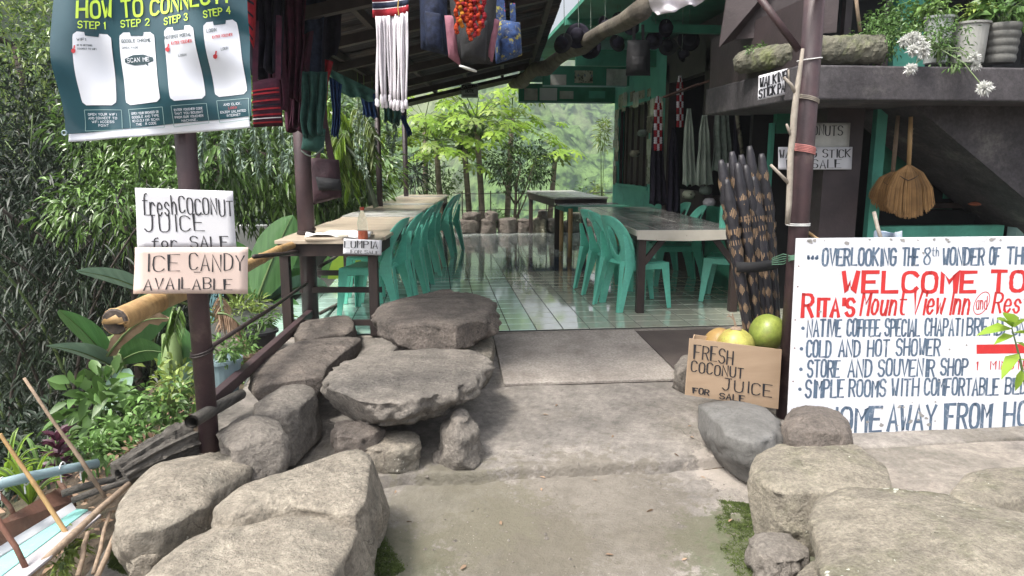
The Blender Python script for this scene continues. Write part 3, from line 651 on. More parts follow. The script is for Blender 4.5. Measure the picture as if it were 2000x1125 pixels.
# thin rods and the square rail
def rod(a, c, r, m, label, cat='rail', name='rail', n=8):
    b = MB(); b.tube([a, Vector(a).lerp(Vector(c), .5) + Vector((0, 0, -.01)), c], r, n); o = b.build(name, m, smooth=True); return tag(o, label, cat)
b = MB(); b.bar(at(395, 800, 3.45), at(606, 612, 6.0), .05, .06); o = b.build('rail', postm, bevel=.004); tag(o, 'lowest square steel rail running from the front post up to the second post', 'rail')
rod(at(415, 675, 3.5), at(600, 553, 6.0), .012, darkwood, 'thin middle rod between the two left posts, below the bamboo')
rod(at(470, 515, 4.1) + Vector((0, .3, 0)), at(600, 487, 6.0), .014, darkwood, 'short dark rod just under the bamboo near the second post')
rod(at(625, 520, 6.2), at(668, 492, 8.0), .016, greywood, 'grey rail continuing behind the second post below the table')
rod(at(625, 612, 6.2), at(720, 560, 8.5), .016, greywood, 'grey low rail continuing behind the long left table')
t = empty('steel_pipe', at(375, 820, 3.15), label='short open grey pipe poking out left of the front post foot', cat='pipe')
a_, c_ = at(374, 824, 3.10), at(470, 770, 3.9); b = MB(); b.tube([a_, c_], .030, 16, cap=False); b.tube([a_, c_], .022, 16, cap=False); child_world(b.build('tube', pvc and greywood, smooth=True), t)
# ---- lean-to canopy over the terrace (left roof)
EZ = 2.40; SL = .235
def eave(y): return xedge(y) + .02
def roofpt(s, y, dz=0): # s metres to the right of the eave
    return Vector((eave(y) + s, y, EZ + SL*s + dz))
W_R = 2.0; YN, YF = 4.0, 12.35
can = empty('canopy', (eave(6), 6, 2.3), label='lean-to roof of old sheet metal over the left of the terrace', cat='roof')
ny = 9; yy = np.linspace(YN, YF, ny+1)
for i in range(ny):       # each sheet corrugated, ridges running up the slope
    b = MB(); y0, y1 = yy[i] - .03, yy[i+1] + .03
    wr = lambda y: 2.25 if y > 5 else 2.25
    b.grid(lambda u, v: roofpt(-.12 + (wr(0)+.12)*v, y0 + (y1-y0)*u, .013*math.sin(u*(y1-y0)/.076*2*math.pi) + .012 * (i % 2)), 60, 2)
    child_world(b.build('roof_sheet', corrug), can)
for k, s in enumerate((.05, .55, 1.1, 1.65, 2.1)):
    b = MB(); b.bar(roofpt(s, YN, -.05), roofpt(s, YF, -.05), .05, .07); child_world(b.build('purlin', purlin), can)
for k, y in enumerate(np.linspace(4.1, 12.28, 8)):
    b = MB(); b.bar(roofpt(-.1, y, -.125), roofpt(2.05, y, -.125), .09 if k < 7 else .05, .08 if k < 7 else .10); child_world(b.build('rafter', purlin), can)
for k in range(4):       # boards under the far edge
    b = MB(); b.bar(roofpt(-.1, YF - .03 - .16*k, -.17 - .0*k), roofpt(1.95, YF - .03 - .16*k, -.17), .13, .02); child_world(b.build('board', purlin), can)
b = MB(); b.bar(roofpt(-.02, YN, -.1), roofpt(-.02, YF, -.1), .03, .14); child_world(b.build('eave_board', purlin), can)
# pale rough log along the top edge
a_ = at(1004, 164, 12.38); c_ = at(1262, 14, 5.9); ll = MB(); pts = [a_.lerp(c_, k/10) + Vector((.03*math.sin(k*1.7), 0, .03*math.cos(k*2.3))) for k in range(11)]
ll.tube(pts, [.105 - .003*k + .012*math.sin(k*2.1) for k in range(11)], 12); o = ll.build('log_beam', logm, smooth=True); tag(o, 'rough pale log beam slanting up between the lean-to roof and the green ceiling', 'log beam')
# ============================================================ RIGHT BUILDING
WX = 3.05
bd = empty('shop_building', (WX, 9, 0), label='mint green shop building along the right of the terrace with a dark doorway', cat='building')
def part(name, m, fn, smooth=False, bevel=0., label=None):
    b = MB(); fn(b); o = b.build(name, m, smooth=smooth, bevel=bevel); child_world(o, bd)
    if label: o['label'] = label
    return o
wz0, wz1 = .98, 2.12
part('wall', mintwall, lambda b: b.box((WX, 9.55, 0), (WX+.15, 12.3, wz0)))
part('wall', mintwall, lambda b: b.box((WX, 9.55, wz1+.08), (WX+.15, 12.3, 2.9)))
part('wall', mintwall, lambda b: b.box((WX, 12.0, wz0), (WX+.15, 12.3, wz1+.08)))
part('wall', mintwall, lambda b: b.box((WX, 9.55, wz0), (WX+.15, 10.25, wz1+.08)))
part('end_wall', mintwall, lambda b: b.box((WX+.15, 12.2, 0), (6.2, 12.3, 2.9)))
w1 = part('window', darkwood, lambda b: (b.box((WX+.10, 10.25, wz0), (WX+.12, 12.0, wz1+.08))), label='dark window opening with narrow slats')
for k in range(6):
    b = MB(); y = 10.3 + k*.335; b.box((WX+.03, y-.02, wz0), (WX+.07, y+.02, wz1+.08)); o = b.build('slat', darkpanel if k % 2 else darkwood); child_world(o, w1)
for fr in (((WX-.02, 10.2, wz0-.05), (WX+.08, 12.05, wz0)), ((WX-.02, 10.2, wz1+.08), (WX+.08, 12.05, wz1+.13))):
    b = MB(); b.box(*fr); child_world(b.build('frame', mintwall), w1)
news = mat('newsprint', (.34, .36, .27), (.20, .22, .16), .8, 9, .2, dirt=((.04, .035, .03), 16, .54, .6))
news2 = mat('newsprint_dark', (.22, .21, .15), (.10, .085, .06), .8, 9, .2, dirt=((.03, .02, .02), 14, .5, .58))
rs = random.Random(3)
def papers(x, y0, y1, z0, z1, n):        # clippings pasted on the wall face
    for _ in range(n):
        yy_ = rs.uniform(y0, y1); zz = rs.uniform(z0, z1); a, c = rs.uniform(.08, .16), rs.uniform(.06, .12); x_ = x - rs.uniform(.002, .02)
        b = MB(); b.box((x_-.002, yy_-a, zz-c), (x_, yy_+a, zz+c)); o = b.build('clipping', rs.choice([news, news2, news, tabtop2])); o.rotation_euler = (rs.uniform(-.02, .02), 0, 0); child_world(o, bd); o.rotation_euler = (0, 0, 0)
papers(WX, 9.7, 10.2, 1.0, 2.25, 34); papers(WX, 12.02, 12.2, 1.0, 2.25, 14); papers(WX, 10.2, 12.1, 2.24, 2.34, 14)
# dark front of the shop: door posts, interior
part('interior_wall', blackm, lambda b: b.box((WX+1.7, 5.9, 0), (WX+1.8, 12.2, 2.9)))  # wall coloured black to carry the darkness of the open shop
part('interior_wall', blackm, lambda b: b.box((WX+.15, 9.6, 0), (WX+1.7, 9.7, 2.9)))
part('shop_counter', darkwood, lambda b: b.box((WX+.25, 6.6, 0), (WX+.7, 9.3, .9)))
part('door_post', darkpanel, lambda b: b.box((WX, 9.40, 0), (WX+.1, 9.54, 2.6)))
part('door_post', darkpanel, lambda b: b.box((WX, 8.0, 0), (WX+.1, 8.14, 2.6)))
part('door_post', mintwall, lambda b: b.box((WX, 6.65, 0), (WX+.1, 6.75, 2.6)))
part('half_door', darkpanel, lambda b: b.box((WX+.04, 8.14, 0), (WX+.08, 9.40, 1.0)))
part('half_door', mintdk, lambda b: b.box((WX+.04, 6.75, 0), (WX+.08, 8.0, .85)))
part('lintel', darkpanel, lambda b: b.box((WX, 6.6, 2.35), (WX+.12, 9.54, 2.9)))
# green ceiling and beams
part('ceiling', mintdk, lambda b: b.box((1.62, 5.5, 3.05), (6.2, 12.6, 3.1)))
part('ceiling_board', mintdk, lambda b: b.box((1.60, 9.0, 2.98), (3.05, 9.12, 3.05)))
part('beam', mintdk, lambda b: b.box((at(1013, 200, 12.3).x, 12.3, at(1013, 200, 12.3).z), (3.4, 12.36, at(1013, 163, 12.3).z)))
part('beam', mintdk, lambda b: b.box((at(1060, 168, 11.4).x, 11.4, at(1060, 166, 11.4).z), (3.4, 11.46, at(1060, 128, 11.4).z)))
part('beam', mintdk, lambda b: b.box((at(1125, 100, 10).x, 10.0, at(1125, 128, 10).z), (3.3, 10.06, at(1125, 96, 10).z)))
part('beam', mintdk, lambda b: b.box((at(1252, 60, 7.6).x, 7.6, at(1252, 62, 7.6).z), (3.3, 7.68, at(1252, 46, 7.6).z)))
part('beam', mintdk, lambda b: b.box((at(1252, 60, 7.6).x, 7.6, at(1252, 46, 7.6).z), (at(1272, 60, 7.6).x, 7.68, 3.05)))
part('trim', palemint, lambda b: b.box((at(1013, 200, 12.28).x, 12.27, at(1013, 201, 12.28).z), (3.0, 12.299, at(1013, 198, 12.28).z)))
part('trim', palemint, lambda b: b.box((at(1060, 168, 11.38).x, 11.37, at(1060, 169, 11.38).z), (3.0, 11.399, at(1060, 166, 11.38).z)))
# notices pasted on the beams
for x0, y0, x1, y1, Y, m in ((1024, 173, 1050, 196, 12.27, tabtop2), (1054, 172, 1088, 196, 12.27, paperw), (1093, 178, 1120, 193, 12.27, tabtop2), (1075, 146, 1106, 166, 11.36, tabtop2), (1184, 135, 1225, 167, 11.36, tabtop2), (1122, 138, 1158, 162, 11.36, news), (1150, 178, 1182, 192, 12.27, mintwall)):
    a, c = at(x0, y1, Y), at(x1, y0, Y); b = MB(); b.box((a.x, Y-.006, a.z), (c.x, Y-.001, c.z)); o = b.build('notice', m); child_world(o, bd)
mb = MB(); fn = plane_fn(at(1122, 158, 11.35), (1, 0, 0), (0, 0, 1), .003); write(mb, '* * *', fn, .04, .04, .1, .24, .02); o = mb.build('printed_marks', paintblue); child_world(o, bd)
# pale sheet behind the hats
a, c = at(1015, 160, 12.36), at(1062, 110, 12.36); b = MB(); b.box((a.x, 12.36, a.z), (c.x, 12.38, c.z)); child_world(b.build('ceiling_panel', palemint), bd)
a, c = at(1165, 108, 10.5), at(1330, 66, 10.5); b = MB(); b.box((a.x, 10.5, a.z), (c.x, 10.52, c.z)); child_world(b.build('ceiling_panel', palemint), bd)
# ---- upstairs balcony slab, planter logs
SY = 4.7; sx0 = at(1562, 160, SY).x
slab = empty('balcony', (sx0, SY, 1.74), label='dark weathered concrete balcony slab above the painted sign', cat='balcony')
zt, zb = at(1700, 128, SY).z, at(1700, 196, SY).z
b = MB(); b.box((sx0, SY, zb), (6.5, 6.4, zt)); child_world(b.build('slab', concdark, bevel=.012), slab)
b = MB(); b.box((sx0+.01, SY+.02, zt+.001), (sx0+.07, 6.35, zt+.42)); child_world(b.build('side_panel', darkpanel), slab)
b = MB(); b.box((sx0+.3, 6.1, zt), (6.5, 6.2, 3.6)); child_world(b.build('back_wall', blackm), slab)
b = MB(); a = at(1745, 0, 6.09); c = at(1808, 0, 6.09); b.box((a.x, 6.02, zt), (c.x, 6.09, 3.6)); child_world(b.build('pilaster', mintwall), slab)
for px in (1738, 1660, 1905):
    b = MB(); a = at(px, 0, 5.9); b.box((a.x-.03, 5.9, zt), (a.x+.03, 5.96, 3.6)); child_world(b.build('baluster', darkpanel), slab)
a = at(1405, 92, 5.6); b = MB(); b.prism([(a.x, 5.6, a.z), (a.x+.12, 5.6, a.z+.06), (sx0+.4, 5.0, a.z+.02), (sx0+.4, 5.0, a.z+.9), (a.x+.1, 5.6, a.z+.9)], (0, .02, 0)); o = b.build('dark_tarp', darkpanel); tag(o, 'dark brown panel hanging from above at the balcony corner', 'panel')
# stair underside
st = empty('staircase', (3.6, 5.2, 0), label='dark concrete stair flight sloping down to the right under the balcony', cat='staircase')
P_ = [at(1775, 197, 5.1), at(2300, 640, 5.1), at(2300, 460, 5.1), at(2120, 197, 5.1)]
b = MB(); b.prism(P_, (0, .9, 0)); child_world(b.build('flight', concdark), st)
# ---- wall below the balcony facing the path
fr = empty('front_wall', (3.2, 6.1, 0), label='mint and dark front wall with a window under the balcony', cat='wall')
def fpart(name, m, x0, y0, x1, y1, Y, dy=.06, label=None, bevel=0):
    a, c = at(x0, y1, Y), at(x1, y0, Y); b = MB(); b.box((a.x, Y, a.z), (c.x, Y+dy, c.z)); o = b.build(name, m, bevel=bevel); child_world(o, fr)
    if label: o['label'] = label
    return o
fpart('dark_pillar', darkpanel, 1585, 190, 1692, 640, 5.4, .3)
fpart('back_panel', mintdk, 1690, 195, 2300, 700, 6.2)
fpart('corner_post', mintwall, 1697, 200, 1716, 640, 5.5)
fpart('window_panel', blackm, 1790, 195, 1965, 395, 6.12)  # flat black panel in front of the wall, painted as shade inside the window
fpart('window_panel', mintdk, 1845, 330, 1930, 388, 6.08, .03)
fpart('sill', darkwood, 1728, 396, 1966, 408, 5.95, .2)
fpart('shade_band', blackm, 1716, 409, 1950, 440, 6.0)  # black band painted as the shade below the sill
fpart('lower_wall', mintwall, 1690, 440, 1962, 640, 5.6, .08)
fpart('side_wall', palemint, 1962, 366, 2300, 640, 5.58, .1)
fpart('dark_strip', blackm, 1448, 214, 1588, 640, 6.25)  # black sheet standing for the shade behind the walking sticks
fpart('wall_strip', mintwall, 1498, 240, 1508, 500, 6.1)
fpart('wall_strip', mintdk, 1515, 205, 1560, 260, 6.1)
fpart('wall_strip', mintwall, 1408, 402, 1440, 470, 6.3)
# ============================================================ CARD SIGNS
def card(px4, Y, m, label, cat='sign', name='paper_sign', curl=.01, thick=.002, parent=None, Yb=None):
    """px4: top-left, top-right, bottom-right, bottom-left; stands in the plane y=Y"""
    c = [at(x, y, Y if k < 2 else (Yb or Y)) for k, (x, y) in enumerate(px4)]
    def S(u, v, off=0.):   # u right, v up, 0..1
        p = c[3].lerp(c[2], u).lerp(c[0].lerp(c[1], u), v)
        return p + Vector((0, -off + curl*math.sin(u*3.1+v*2), 0))
    t = empty(name, c[3], label=label, cat=cat)
    b = MB(); b.grid(lambda u, v: S(u, v), 12, 8); o = b.build('sheet', m, smooth=True, solid=thick); child_world(o, t)
    W = (c[1]-c[0]).length; H = (c[0]-c[3]).length
    return t, S, W, H
def letter(t, S, lines, m, W, H, off=.003, sw=.007, jit=.5, chisel=0., name='lettering', seed=1, wob=.12):
    mb = MB(); fn = lambda u, v: S(u, v, off)
    for k, (txt, u0, v0, h, w_, rise) in enumerate(lines):    # in fractions of the card
        f2 = lambda x, y: S(x, y*W/H, off)
        # work in units of card width so letters keep their shape
        write(mb, txt, lambda x, y: S(x, y, off), u0, v0, h, w_, sw/W, jit=jit, chisel=chisel, seed=seed+k, rise=rise, wob=wob)
    child_world(mb.build(name, m), t)
t, S, W, H = card([(262, 367), (456, 373), (462, 487), (268, 487)], 3.28, paperw, 'white card reading fresh COCONUT JUICE for SALE on the front post')
letter(t, S, [('fresh', .07, .58, .33, .35, -.02), ('COCONUT', .44, .60, .26, .56, -.05), ('JUICE', .08, .30, .27, .62, 0), ('for', .15, .03, .17, .26, 0), ('SALE', .53, -.0+.02, .19, .40, 0)], inkblk, W, H, sw=.006)
t, S, W, H = card([(262, 484), (486, 482), (484, 574), (260, 574)], 3.24, paperp, 'pinkish card reading ICE CANDY AVAILABLE below the white coconut card')
letter(t, S, [('ICE', .10, .50, .36, .31, .0), ('CANDY', .48, .50, .34, .50, 0), ('AVAILABLE', .09, .08, .24, .78, .03), ('-', .5, .38, .2, .12, 0)], inkblk, W, H, sw=.0065)
t, S, W, H = card([(671, 466), (746, 469), (745, 499), (670, 496)], 5.40, paperw, 'small white card reading LUMPIA FOR SALE at the front edge of the left table')
letter(t, S, [('LUMPIA', .03, .42, .46, .88, 0)], inkblk, W, H, sw=.008, seed=4)
letter(t, S, [('FOR SALE', .2, .06, .22, .74, 0)], inkfade, W, H, sw=.005, seed=8)
t, S, W, H = card([(1482, 148), (1555, 129), (1555, 180), (1480, 196)], 4.9, paperw, 'white card reading WALKING STICK PARK on the balcony corner', curl=0.)
letter(t, S, [('WALKING', .04, .50, .36, .72, .10), ('STICK', .03, .08, .36, .42, .10), ('PARK', .52, .10, .36, .36, .10), ('!', .80, .52, .4, .04, 0)], inkblk, W, H, sw=.012, seed=6)
t, S, W, H = card([(1548, 240), (1661, 240), (1658, 290), (1548, 290)], 5.38, tabtop2, 'grey card reading COCONUTS and, pinned to the dark pillar', curl=0.)
letter(t, S, [('COCONUTS', -.08+.1, .52, .38, .86, 0), ('and', .15, .06, .38, .24, 0)], inkblk, W, H, sw=.011, seed=7)
t, S, W, H = card([(1520, 287), (1665, 287), (1663, 331), (1520, 331)], 5.37, paperw, 'white card reading WALKING STICK FOR SALE, pinned below the coconuts card', curl=0.)
letter(t, S, [('WALKING', .0+.02, .52, .36, .50, 0), ('STICK', .60, .54, .36, .38, 0), ('FOR', .12, .07, .36, .2, 0), ('SALE', .46, .07, .36, .40, 0)], inkblk, W, H, sw=.011, seed=9)
# notice in the papaya leaves, hanging from the roof edge
t, S, W, H = card([(901, 163), (934, 163), (934, 191), (901, 191)], 11.9, mat('grey_notice', (.33, .38, .36), None, .7), 'small grey printed notice hanging from the far roof edge', curl=0.)
letter(t, S, [('CAUTION', .08, .68, .2, .82, 0), ('NOTE', .25, .38, .2, .5, 0), ('-----------', .1, .12, .14, .8, 0)], inkblk, W, H, sw=.014, jit=.1)
# cardboard box with the coconut sign on its front
bx = empty('cardboard_box', at(1430, 785, 3.85), label='cardboard box reading FRESH COCONUT JUICE for SALE holding coconuts beside the right post', cat='cardboard box')
c4 = [at(1347, 661, 3.78), at(1527, 683, 3.84), at(1520, 799, 3.84), at(1338, 771, 3.78)]
def SB(u, v, off=0.): p = c4[3].lerp(c4[2], u).lerp(c4[0].lerp(c4[1], u), v); return p + Vector((0, -off, 0))
b = MB(); b.prism([c4[3], c4[2], c4[1], c4[0]], (0, .006, 0)); child_world(b.build('front_panel', cardb), bx)
letter(bx, SB, [('FRESH', .06, .66, .24, .42, -.03), ('COCONUT', .04, .44, .18, .56, -.03), ('JUICE', .38, .20, .20, .55, -.02), ('FOR', .08, .05, .10, .17, 0), ('SALE', .36, .03, .10, .27, 0)], inkblk, .5, .3, sw=.0075, seed=12)
dp = Vector((.13, .28, .0))
for a, c in ((c4[3], c4[0]), (c4[2], c4[1])):
    b = MB(); c2 = c - Vector((0, 0, .05)); b.prism([a, a+dp, c2+dp, c2], (.006 if a is c4[3] else -.006, 0, 0)); child_world(b.build('side_panel', cardb), bx)
b = MB(); b.prism([c4[3]+dp, c4[2]+dp, c4[1]+dp-Vector((0, 0, .05)), c4[0]+dp-Vector((0, 0, .05))], (0, .006, 0)); child_world(b.build('back_panel', cardb), bx)
# ============================================================ BIG PAINTED SIGN
YS = 3.80; L0 = at(1557, 466, YS); L1 = at(1543, 842, YS - .12)
tsx = Vector((1, -.0, 0.)); top_r = at(2000, 462, YS); bot_r = at(2000, 861, YS - .14)
ux = (top_r - L0); kx = 2.05/ux.length; TR = L0 + ux*kx; BL = at(1537, 874, YS-.14); BR = BL + (bot_r - BL)*(2.05/(bot_r-BL).length)
def SS(u, v, off=0.): p = BL.lerp(BR, u).lerp(L0.lerp(TR, u), v); return p + Vector((0, -off, 0))
sg = empty('painted_sign', BL, label='large white hand-painted welcome board in blue and red letters leaning at the right', cat='sign')
b = MB(); b.hexa([BL, BR, BR+Vector((0, .02, 0)), BL+Vector((0, .02, 0)), L0, TR, TR+Vector((0, .02, 0)), L0+Vector((0, .02, 0))]); child_world(b.build('board', signwhite, bevel=.003), sg)
def px2uv(px, py):   # where a point of the photo falls on the board
    u, v = .3, .5
    for _ in range(8):
        p = SS(u, v); d = p - CAM; z = d.dot(_f); x = 1000 + F*d.dot(_r)/z; y = 562.5 - F*d.dot(_u)/z
        u += (px - x) * (1/ (F*2.05/z)); v += (y - py) / (F*(L0-BL).length/z)
    return u, v
def srow(txt, xl, xr, yb, yt, m, sw, chisel=.5, jit=.2, name='lettering', seed=1, slant=0., yb2=None):
    u0, v0 = px2uv(xl, yb); u1, _ = px2uv(xr, yb); _, v1 = px2uv(xl, yt); _, v2 = px2uv(xr, yb2 if yb2 else yb)
    mb = MB(); hh = (v1-v0)
    # letters are laid in units of the board width; stroke width in the same unit
    HB = (L0-BL).length; 
    def fn(u, v): return SS(u/2.05, v/HB, .0015)
    write(mb, txt, fn, u0*2.05, v0*HB, hh*HB, (u1-u0)*2.05, sw, jit=jit, chisel=chisel, seed=seed, slant=slant, rise=(v2-v0)*HB/max(.01, (u1-u0)*2.05), wob=.16)
    child_world(mb.build(name, m), sg)
B_, R_ = paintblue, paintred
srow('OVERLOOKING', 1606, 1750, 518, 486, B_, .0140, chisel=.15, seed=1); srow('...', 1575, 1598, 504, 480, B_, .013, seed=1)
srow('THE', 1762, 1794, 518, 486, B_, .0140, chisel=.15, seed=2); srow('8', 1804, 1818, 516, 484, B_, .011, seed=3); srow('th', 1820, 1834, 500, 484, B_, .006, seed=3)
srow('WONDER', 1841, 1922, 517, 485, B_, .0140, chisel=.15, seed=4); srow('OF', 1932, 1952, 516, 484, B_, .0140, chisel=.15, seed=5); srow('THE WORLD', 1966, 2110, 515, 484, B_, .0140, chisel=.15, seed=6)
srow('WELCOME', 1646, 1908, 570, 532, R_, .026, chisel=.25, jit=.08, seed=7); srow('TO', 1936, 2004, 568, 530, R_, .026, chisel=.25, jit=.08, seed=8)
srow('R', 1567, 1589, 618, 575, R_, .022, chisel=.3, jit=.1, seed=9); srow("ITA'S", 1594, 1669, 617, 584, R_, .022, chisel=.3, jit=.1, seed=10)
srow('Mount', 1680, 1768, 615, 572, R_, .0155, chisel=.45, seed=11, slant=.12); srow('View', 1780, 1840, 614, 570, R_, .0155, chisel=.45, seed=12, slant=.12); srow('Inn', 1852, 1893, 613, 570, R_, .0155, chisel=.45, seed=13, slant=.12)
srow('and', 1906, 1928, 604, 578, R_, .006, chisel=.4, seed=14); srow('Restaurant', 1938, 2120, 611, 572, R_, .0155, chisel=.45, seed=15, slant=.12)
def ringmark(cx, cy, rx, ry, sw, m):
    mb = MB(); pts = []
    for k in range(25):
        a = 2*math.pi*k/24; u, v = px2uv(cx + rx*math.cos(a) + ry*.35*math.sin(a), cy - ry*math.sin(a)); pts.append((u, v))
    for (u0, v0), (u1, v1) in zip(pts, pts[1:]):
        d = Vector((u1-u0, v1-v0)); nrm = Vector((-d.y, d.x)).normalized()*sw/2
        mb.add([SS(u0+nrm.x, v0+nrm.y*1.9, .0016), SS(u1+nrm.x, v1+nrm.y*1.9, .0016), SS(u1-nrm.x, v1-nrm.y*1.9, .0016), SS(u0-nrm.x, v0-nrm.y*1.9, .0016)], [(0, 1, 2, 3)])
    child_world(mb.build('ring_mark', m), sg)
ringmark(1917, 592, 14, 22, .0022, R_)
def dot(cx, cy, r, m):
    mb = MB(); mb.poly([SS(*px2uv(cx + r*math.cos(a), cy + r*math.sin(a)), .0015) for a in np.linspace(2*math.pi, 0, 10, endpoint=False)]); child_world(mb.build('bullet_mark', m), sg)
for cx, cy in ((1568, 641), (1565, 681), (1564, 721), (1562, 760)): dot(cx, cy, 3.6, B_)
for x in (1579, 1586.5, 1594): dot(x, 504, 3.4, B_)
srow('NATIVE', 1576, 1643, 657, 625, B_, .0128, chisel=.15, seed=21); srow('COFFEE,', 1654, 1722, 656, 624, B_, .0128, chisel=.15, seed=22); srow('SPECIAL', 1728, 1796, 656, 624, B_, .0128, chisel=.15, seed=23)
srow('CHAPATI', 1806, 1880, 655, 623, B_, .0128, chisel=.15, seed=24); srow('BREAD, SNACKS', 1888, 2060, 654, 622, B_, .0128, chisel=.15, seed=25)
srow('COLD', 1575, 1623, 697, 665, B_, .0128, chisel=.15, seed=26); srow('AND', 1638, 1680, 696, 665, B_, .0128, chisel=.15, seed=27); srow('HOT', 1694, 1737, 695, 664, B_, .0128, chisel=.15, seed=28); srow('SHOWER', 1750, 1836, 694, 662, B_, .0128, chisel=.15, seed=29)
srow('STORE', 1577, 1640, 736, 704, B_, .0128, chisel=.15, seed=30); srow('AND', 1656, 1703, 735, 703, B_, .0128, chisel=.15, seed=31); srow('SOUVENIR', 1715, 1825, 734, 702, B_, .0128, chisel=.15, seed=32); srow('SHOP', 1837, 1890, 732, 701, B_, .0128, chisel=.15, seed=33)
srow('SIMPLE', 1573, 1648, 776, 743, B_, .0128, chisel=.15, seed=34); srow('ROOMS', 1658, 1730, 774, 742, B_, .0128, chisel=.15, seed=35); srow('WITH', 1741, 1795, 773, 741, B_, .0128, chisel=.15, seed=36); srow('COMFORTABLE', 1805, 1950, 771, 739, B_, .0128, chisel=.15, seed=37); srow('BEDS', 1963, 2020, 769, 738, B_, .0128, chisel=.15, seed=38)
srow('HOME', 1612, 1723, 843, 797, B_, .0195, chisel=.15, seed=39); srow('AWAY', 1734, 1828, 840, 793, B_, .0195, chisel=.15, seed=40); srow('FROM', 1846, 1936, 836, 789, B_, .0195, chisel=.15, seed=41); srow('HOME', 1960, 2065, 832, 786, B_, .0195, chisel=.15, seed=42)
srow('1', 1906, 1910, 722, 706, R_, .006, seed=43); srow('MINUTE WALK', 1934, 2075, 721, 705, R_, .006, seed=44, chisel=.2, jit=.05)
q = [SS(*px2uv(x, y), .0015) for x, y in ((1907, 691), (2060, 689), (2060, 671), (1907, 673))]; mb = MB(); mb.poly(q); mb.poly([SS(*px2uv(x, y), .0015) for x, y in ((2060, 700), (2095, 680), (2060, 660))]); child_world(mb.build('arrow_mark', R_), sg)
for x, y in ((1560, 520), (1558, 560), (1553, 625), (1552, 680), (1549, 745), (1547, 800)):
    mb = MB(); c = SS(*px2uv(x, y), .001); mb.lathe([(0, 0), (.004, 0), (.005, -.002)], (0, 0, 0), 8, Matrix.Rotation(R(90), 3, 'X')); o = mb.build('nail', rust); o.location = c; child_world(o, sg)
# flaked paint chips
rs = random.Random(9)
mb = MB()
for k in range(46):
    if k < 16: px, py = rs.uniform(1570, 2050), rs.uniform(466, 474)
    elif k < 34: px, py = rs.uniform(1690, 1860), rs.uniform(780, 860)
    else: px, py = rs.uniform(1560, 2050), rs.uniform(470, 860)
    r = rs.uniform(1.5, 6 if k < 34 else 3); an = [rs.uniform(.4, 1) for _ in range(7)]
    mb.poly([SS(*px2uv(px + r*1.3*an[i]*math.cos(a), py + r*an[i]*math.sin(a)), .0022) for i, a in enumerate(np.linspace(2*math.pi, 0, 7, endpoint=False))])
o = mb.build('flaked_patches', mat('bare_board', (.30, .29, .28), None, .8)); child_world(o, sg); o['kind'] = 'stuff'
# ============================================================ VINYL BANNER
YB_ = 3.25
TLb, TRb, BRb, BLb = at(80, -150, YB_), at(468, -190, YB_), at(492, 250, YB_), at(124, 277, YB_)
def BF(u, v, off=0.):
    p = BLb.lerp(BRb, u).lerp(TLb.lerp(TRb, u), v)
    wv = .024*math.sin(4.2*u + 2.5*v) + .016*math.sin(9*u - 6*v + 1) + .014*math.sin(16*(u + .55*v)) * (1-v) + .012*noise.noise(Vector((u*5+v*3, v*4, 0))) + .006*math.sin(30*u*v+2)
    wv += .05*math.exp(-((u-.1-.25*(1-v))**2)/.004)*.35
    p = p + Vector((.012*math.sin(9*v+1)*(1-u), wv - off, 0))
    return p
bn = empty('banner', BLb, label='green vinyl banner reading HOW TO CONNECT with four white phone outlines', cat='banner')
vg = mat('vinyl_green', (.030, .085, .105), (.022, .065, .085), .22, 2, .1, 4, spec=.6); vw = mat('vinyl_white', (.72, .74, .80), (.68, .70, .77), .3, 3, .1, 4)
vy = mat('vinyl_lime', (.58, .80, .10), (.52, .74, .08), .3, 3, 0); vr = mat('vinyl_red', (.62, .06, .07), None, .3, 3, 0); vd = mat('vinyl_dark', (.02, .05, .06), None, .3, 3, 0)
b = MB(); b.grid(lambda u, v: BF(u, v), 90, 90); child_world(b.build('sheet', vw, smooth=True, solid=.0012), bn)
def bpx(px, py):  # photo point -> banner u, v (flat approximation)
    u, v = .5, .3
    for _ in range(10):
        d = BF(u, v) - CAM; z = d.dot(_f); x = 1000 + F*d.dot(_r)/z; y = 562.5 - F*d.dot(_u)/z
        u += (px-x)/400*.9; v += (y-py)/440*.9
    return u, v
def patch(quad, m, nu, nv, off, name='print', rnd=0.):
    """quad in photo points TL TR BR BL"""
    q = [Vector(bpx(*p)) for p in quad]
    def fn(u, v):
        p = q[3].lerp(q[2], u).lerp(q[0].lerp(q[1], u), v)
        return BF(p.x, p.y, off)
    def fr(u, v):
        if rnd:
            e = min(v, 1-v)
            if e < rnd: s = 1 - math.sqrt(max(0, 1-(1-e/rnd)**2)); u = .5 + (u-.5)*(1 - 2*s*rnd*1.6)
        return fn(u, v)
    b = MB(); b.grid(fr, nu, nv); o = b.build(name, m, smooth=True); child_world(o, bn); return fn
patch([(88, -140), (472, -180), (492, 226), (128, 262)], vg, 90, 90, .003, 'green_print')
phones = [[(143, 61), (218, 68), (228, 206), (163, 206)], [(234, 64), (302, 63), (315, 198), (247, 206)], [(321, 55), (378, 49), (403, 192), (334, 198)], [(397, 45), (462, 38), (484, 183), (421, 190)]]
for k, q in enumerate(phones):
    patch(q, vw, 14, 24, .0055, 'phone_outline', .07)
    (x0, y0), (x1, y1) = q[0], q[1]
    patch([(x0+(x1-x0)*.3, y0-1+(y1-y0)*.3), (x0+(x1-x0)*.7, y0-1+(y1-y0)*.7), (x0+(x1-x0)*.68, y0+7+(y1-y0)*.7), (x0+(x1-x0)*.33, y0+7+(y1-y0)*.3)], vg, 6, 2, .007, 'phone_notch')
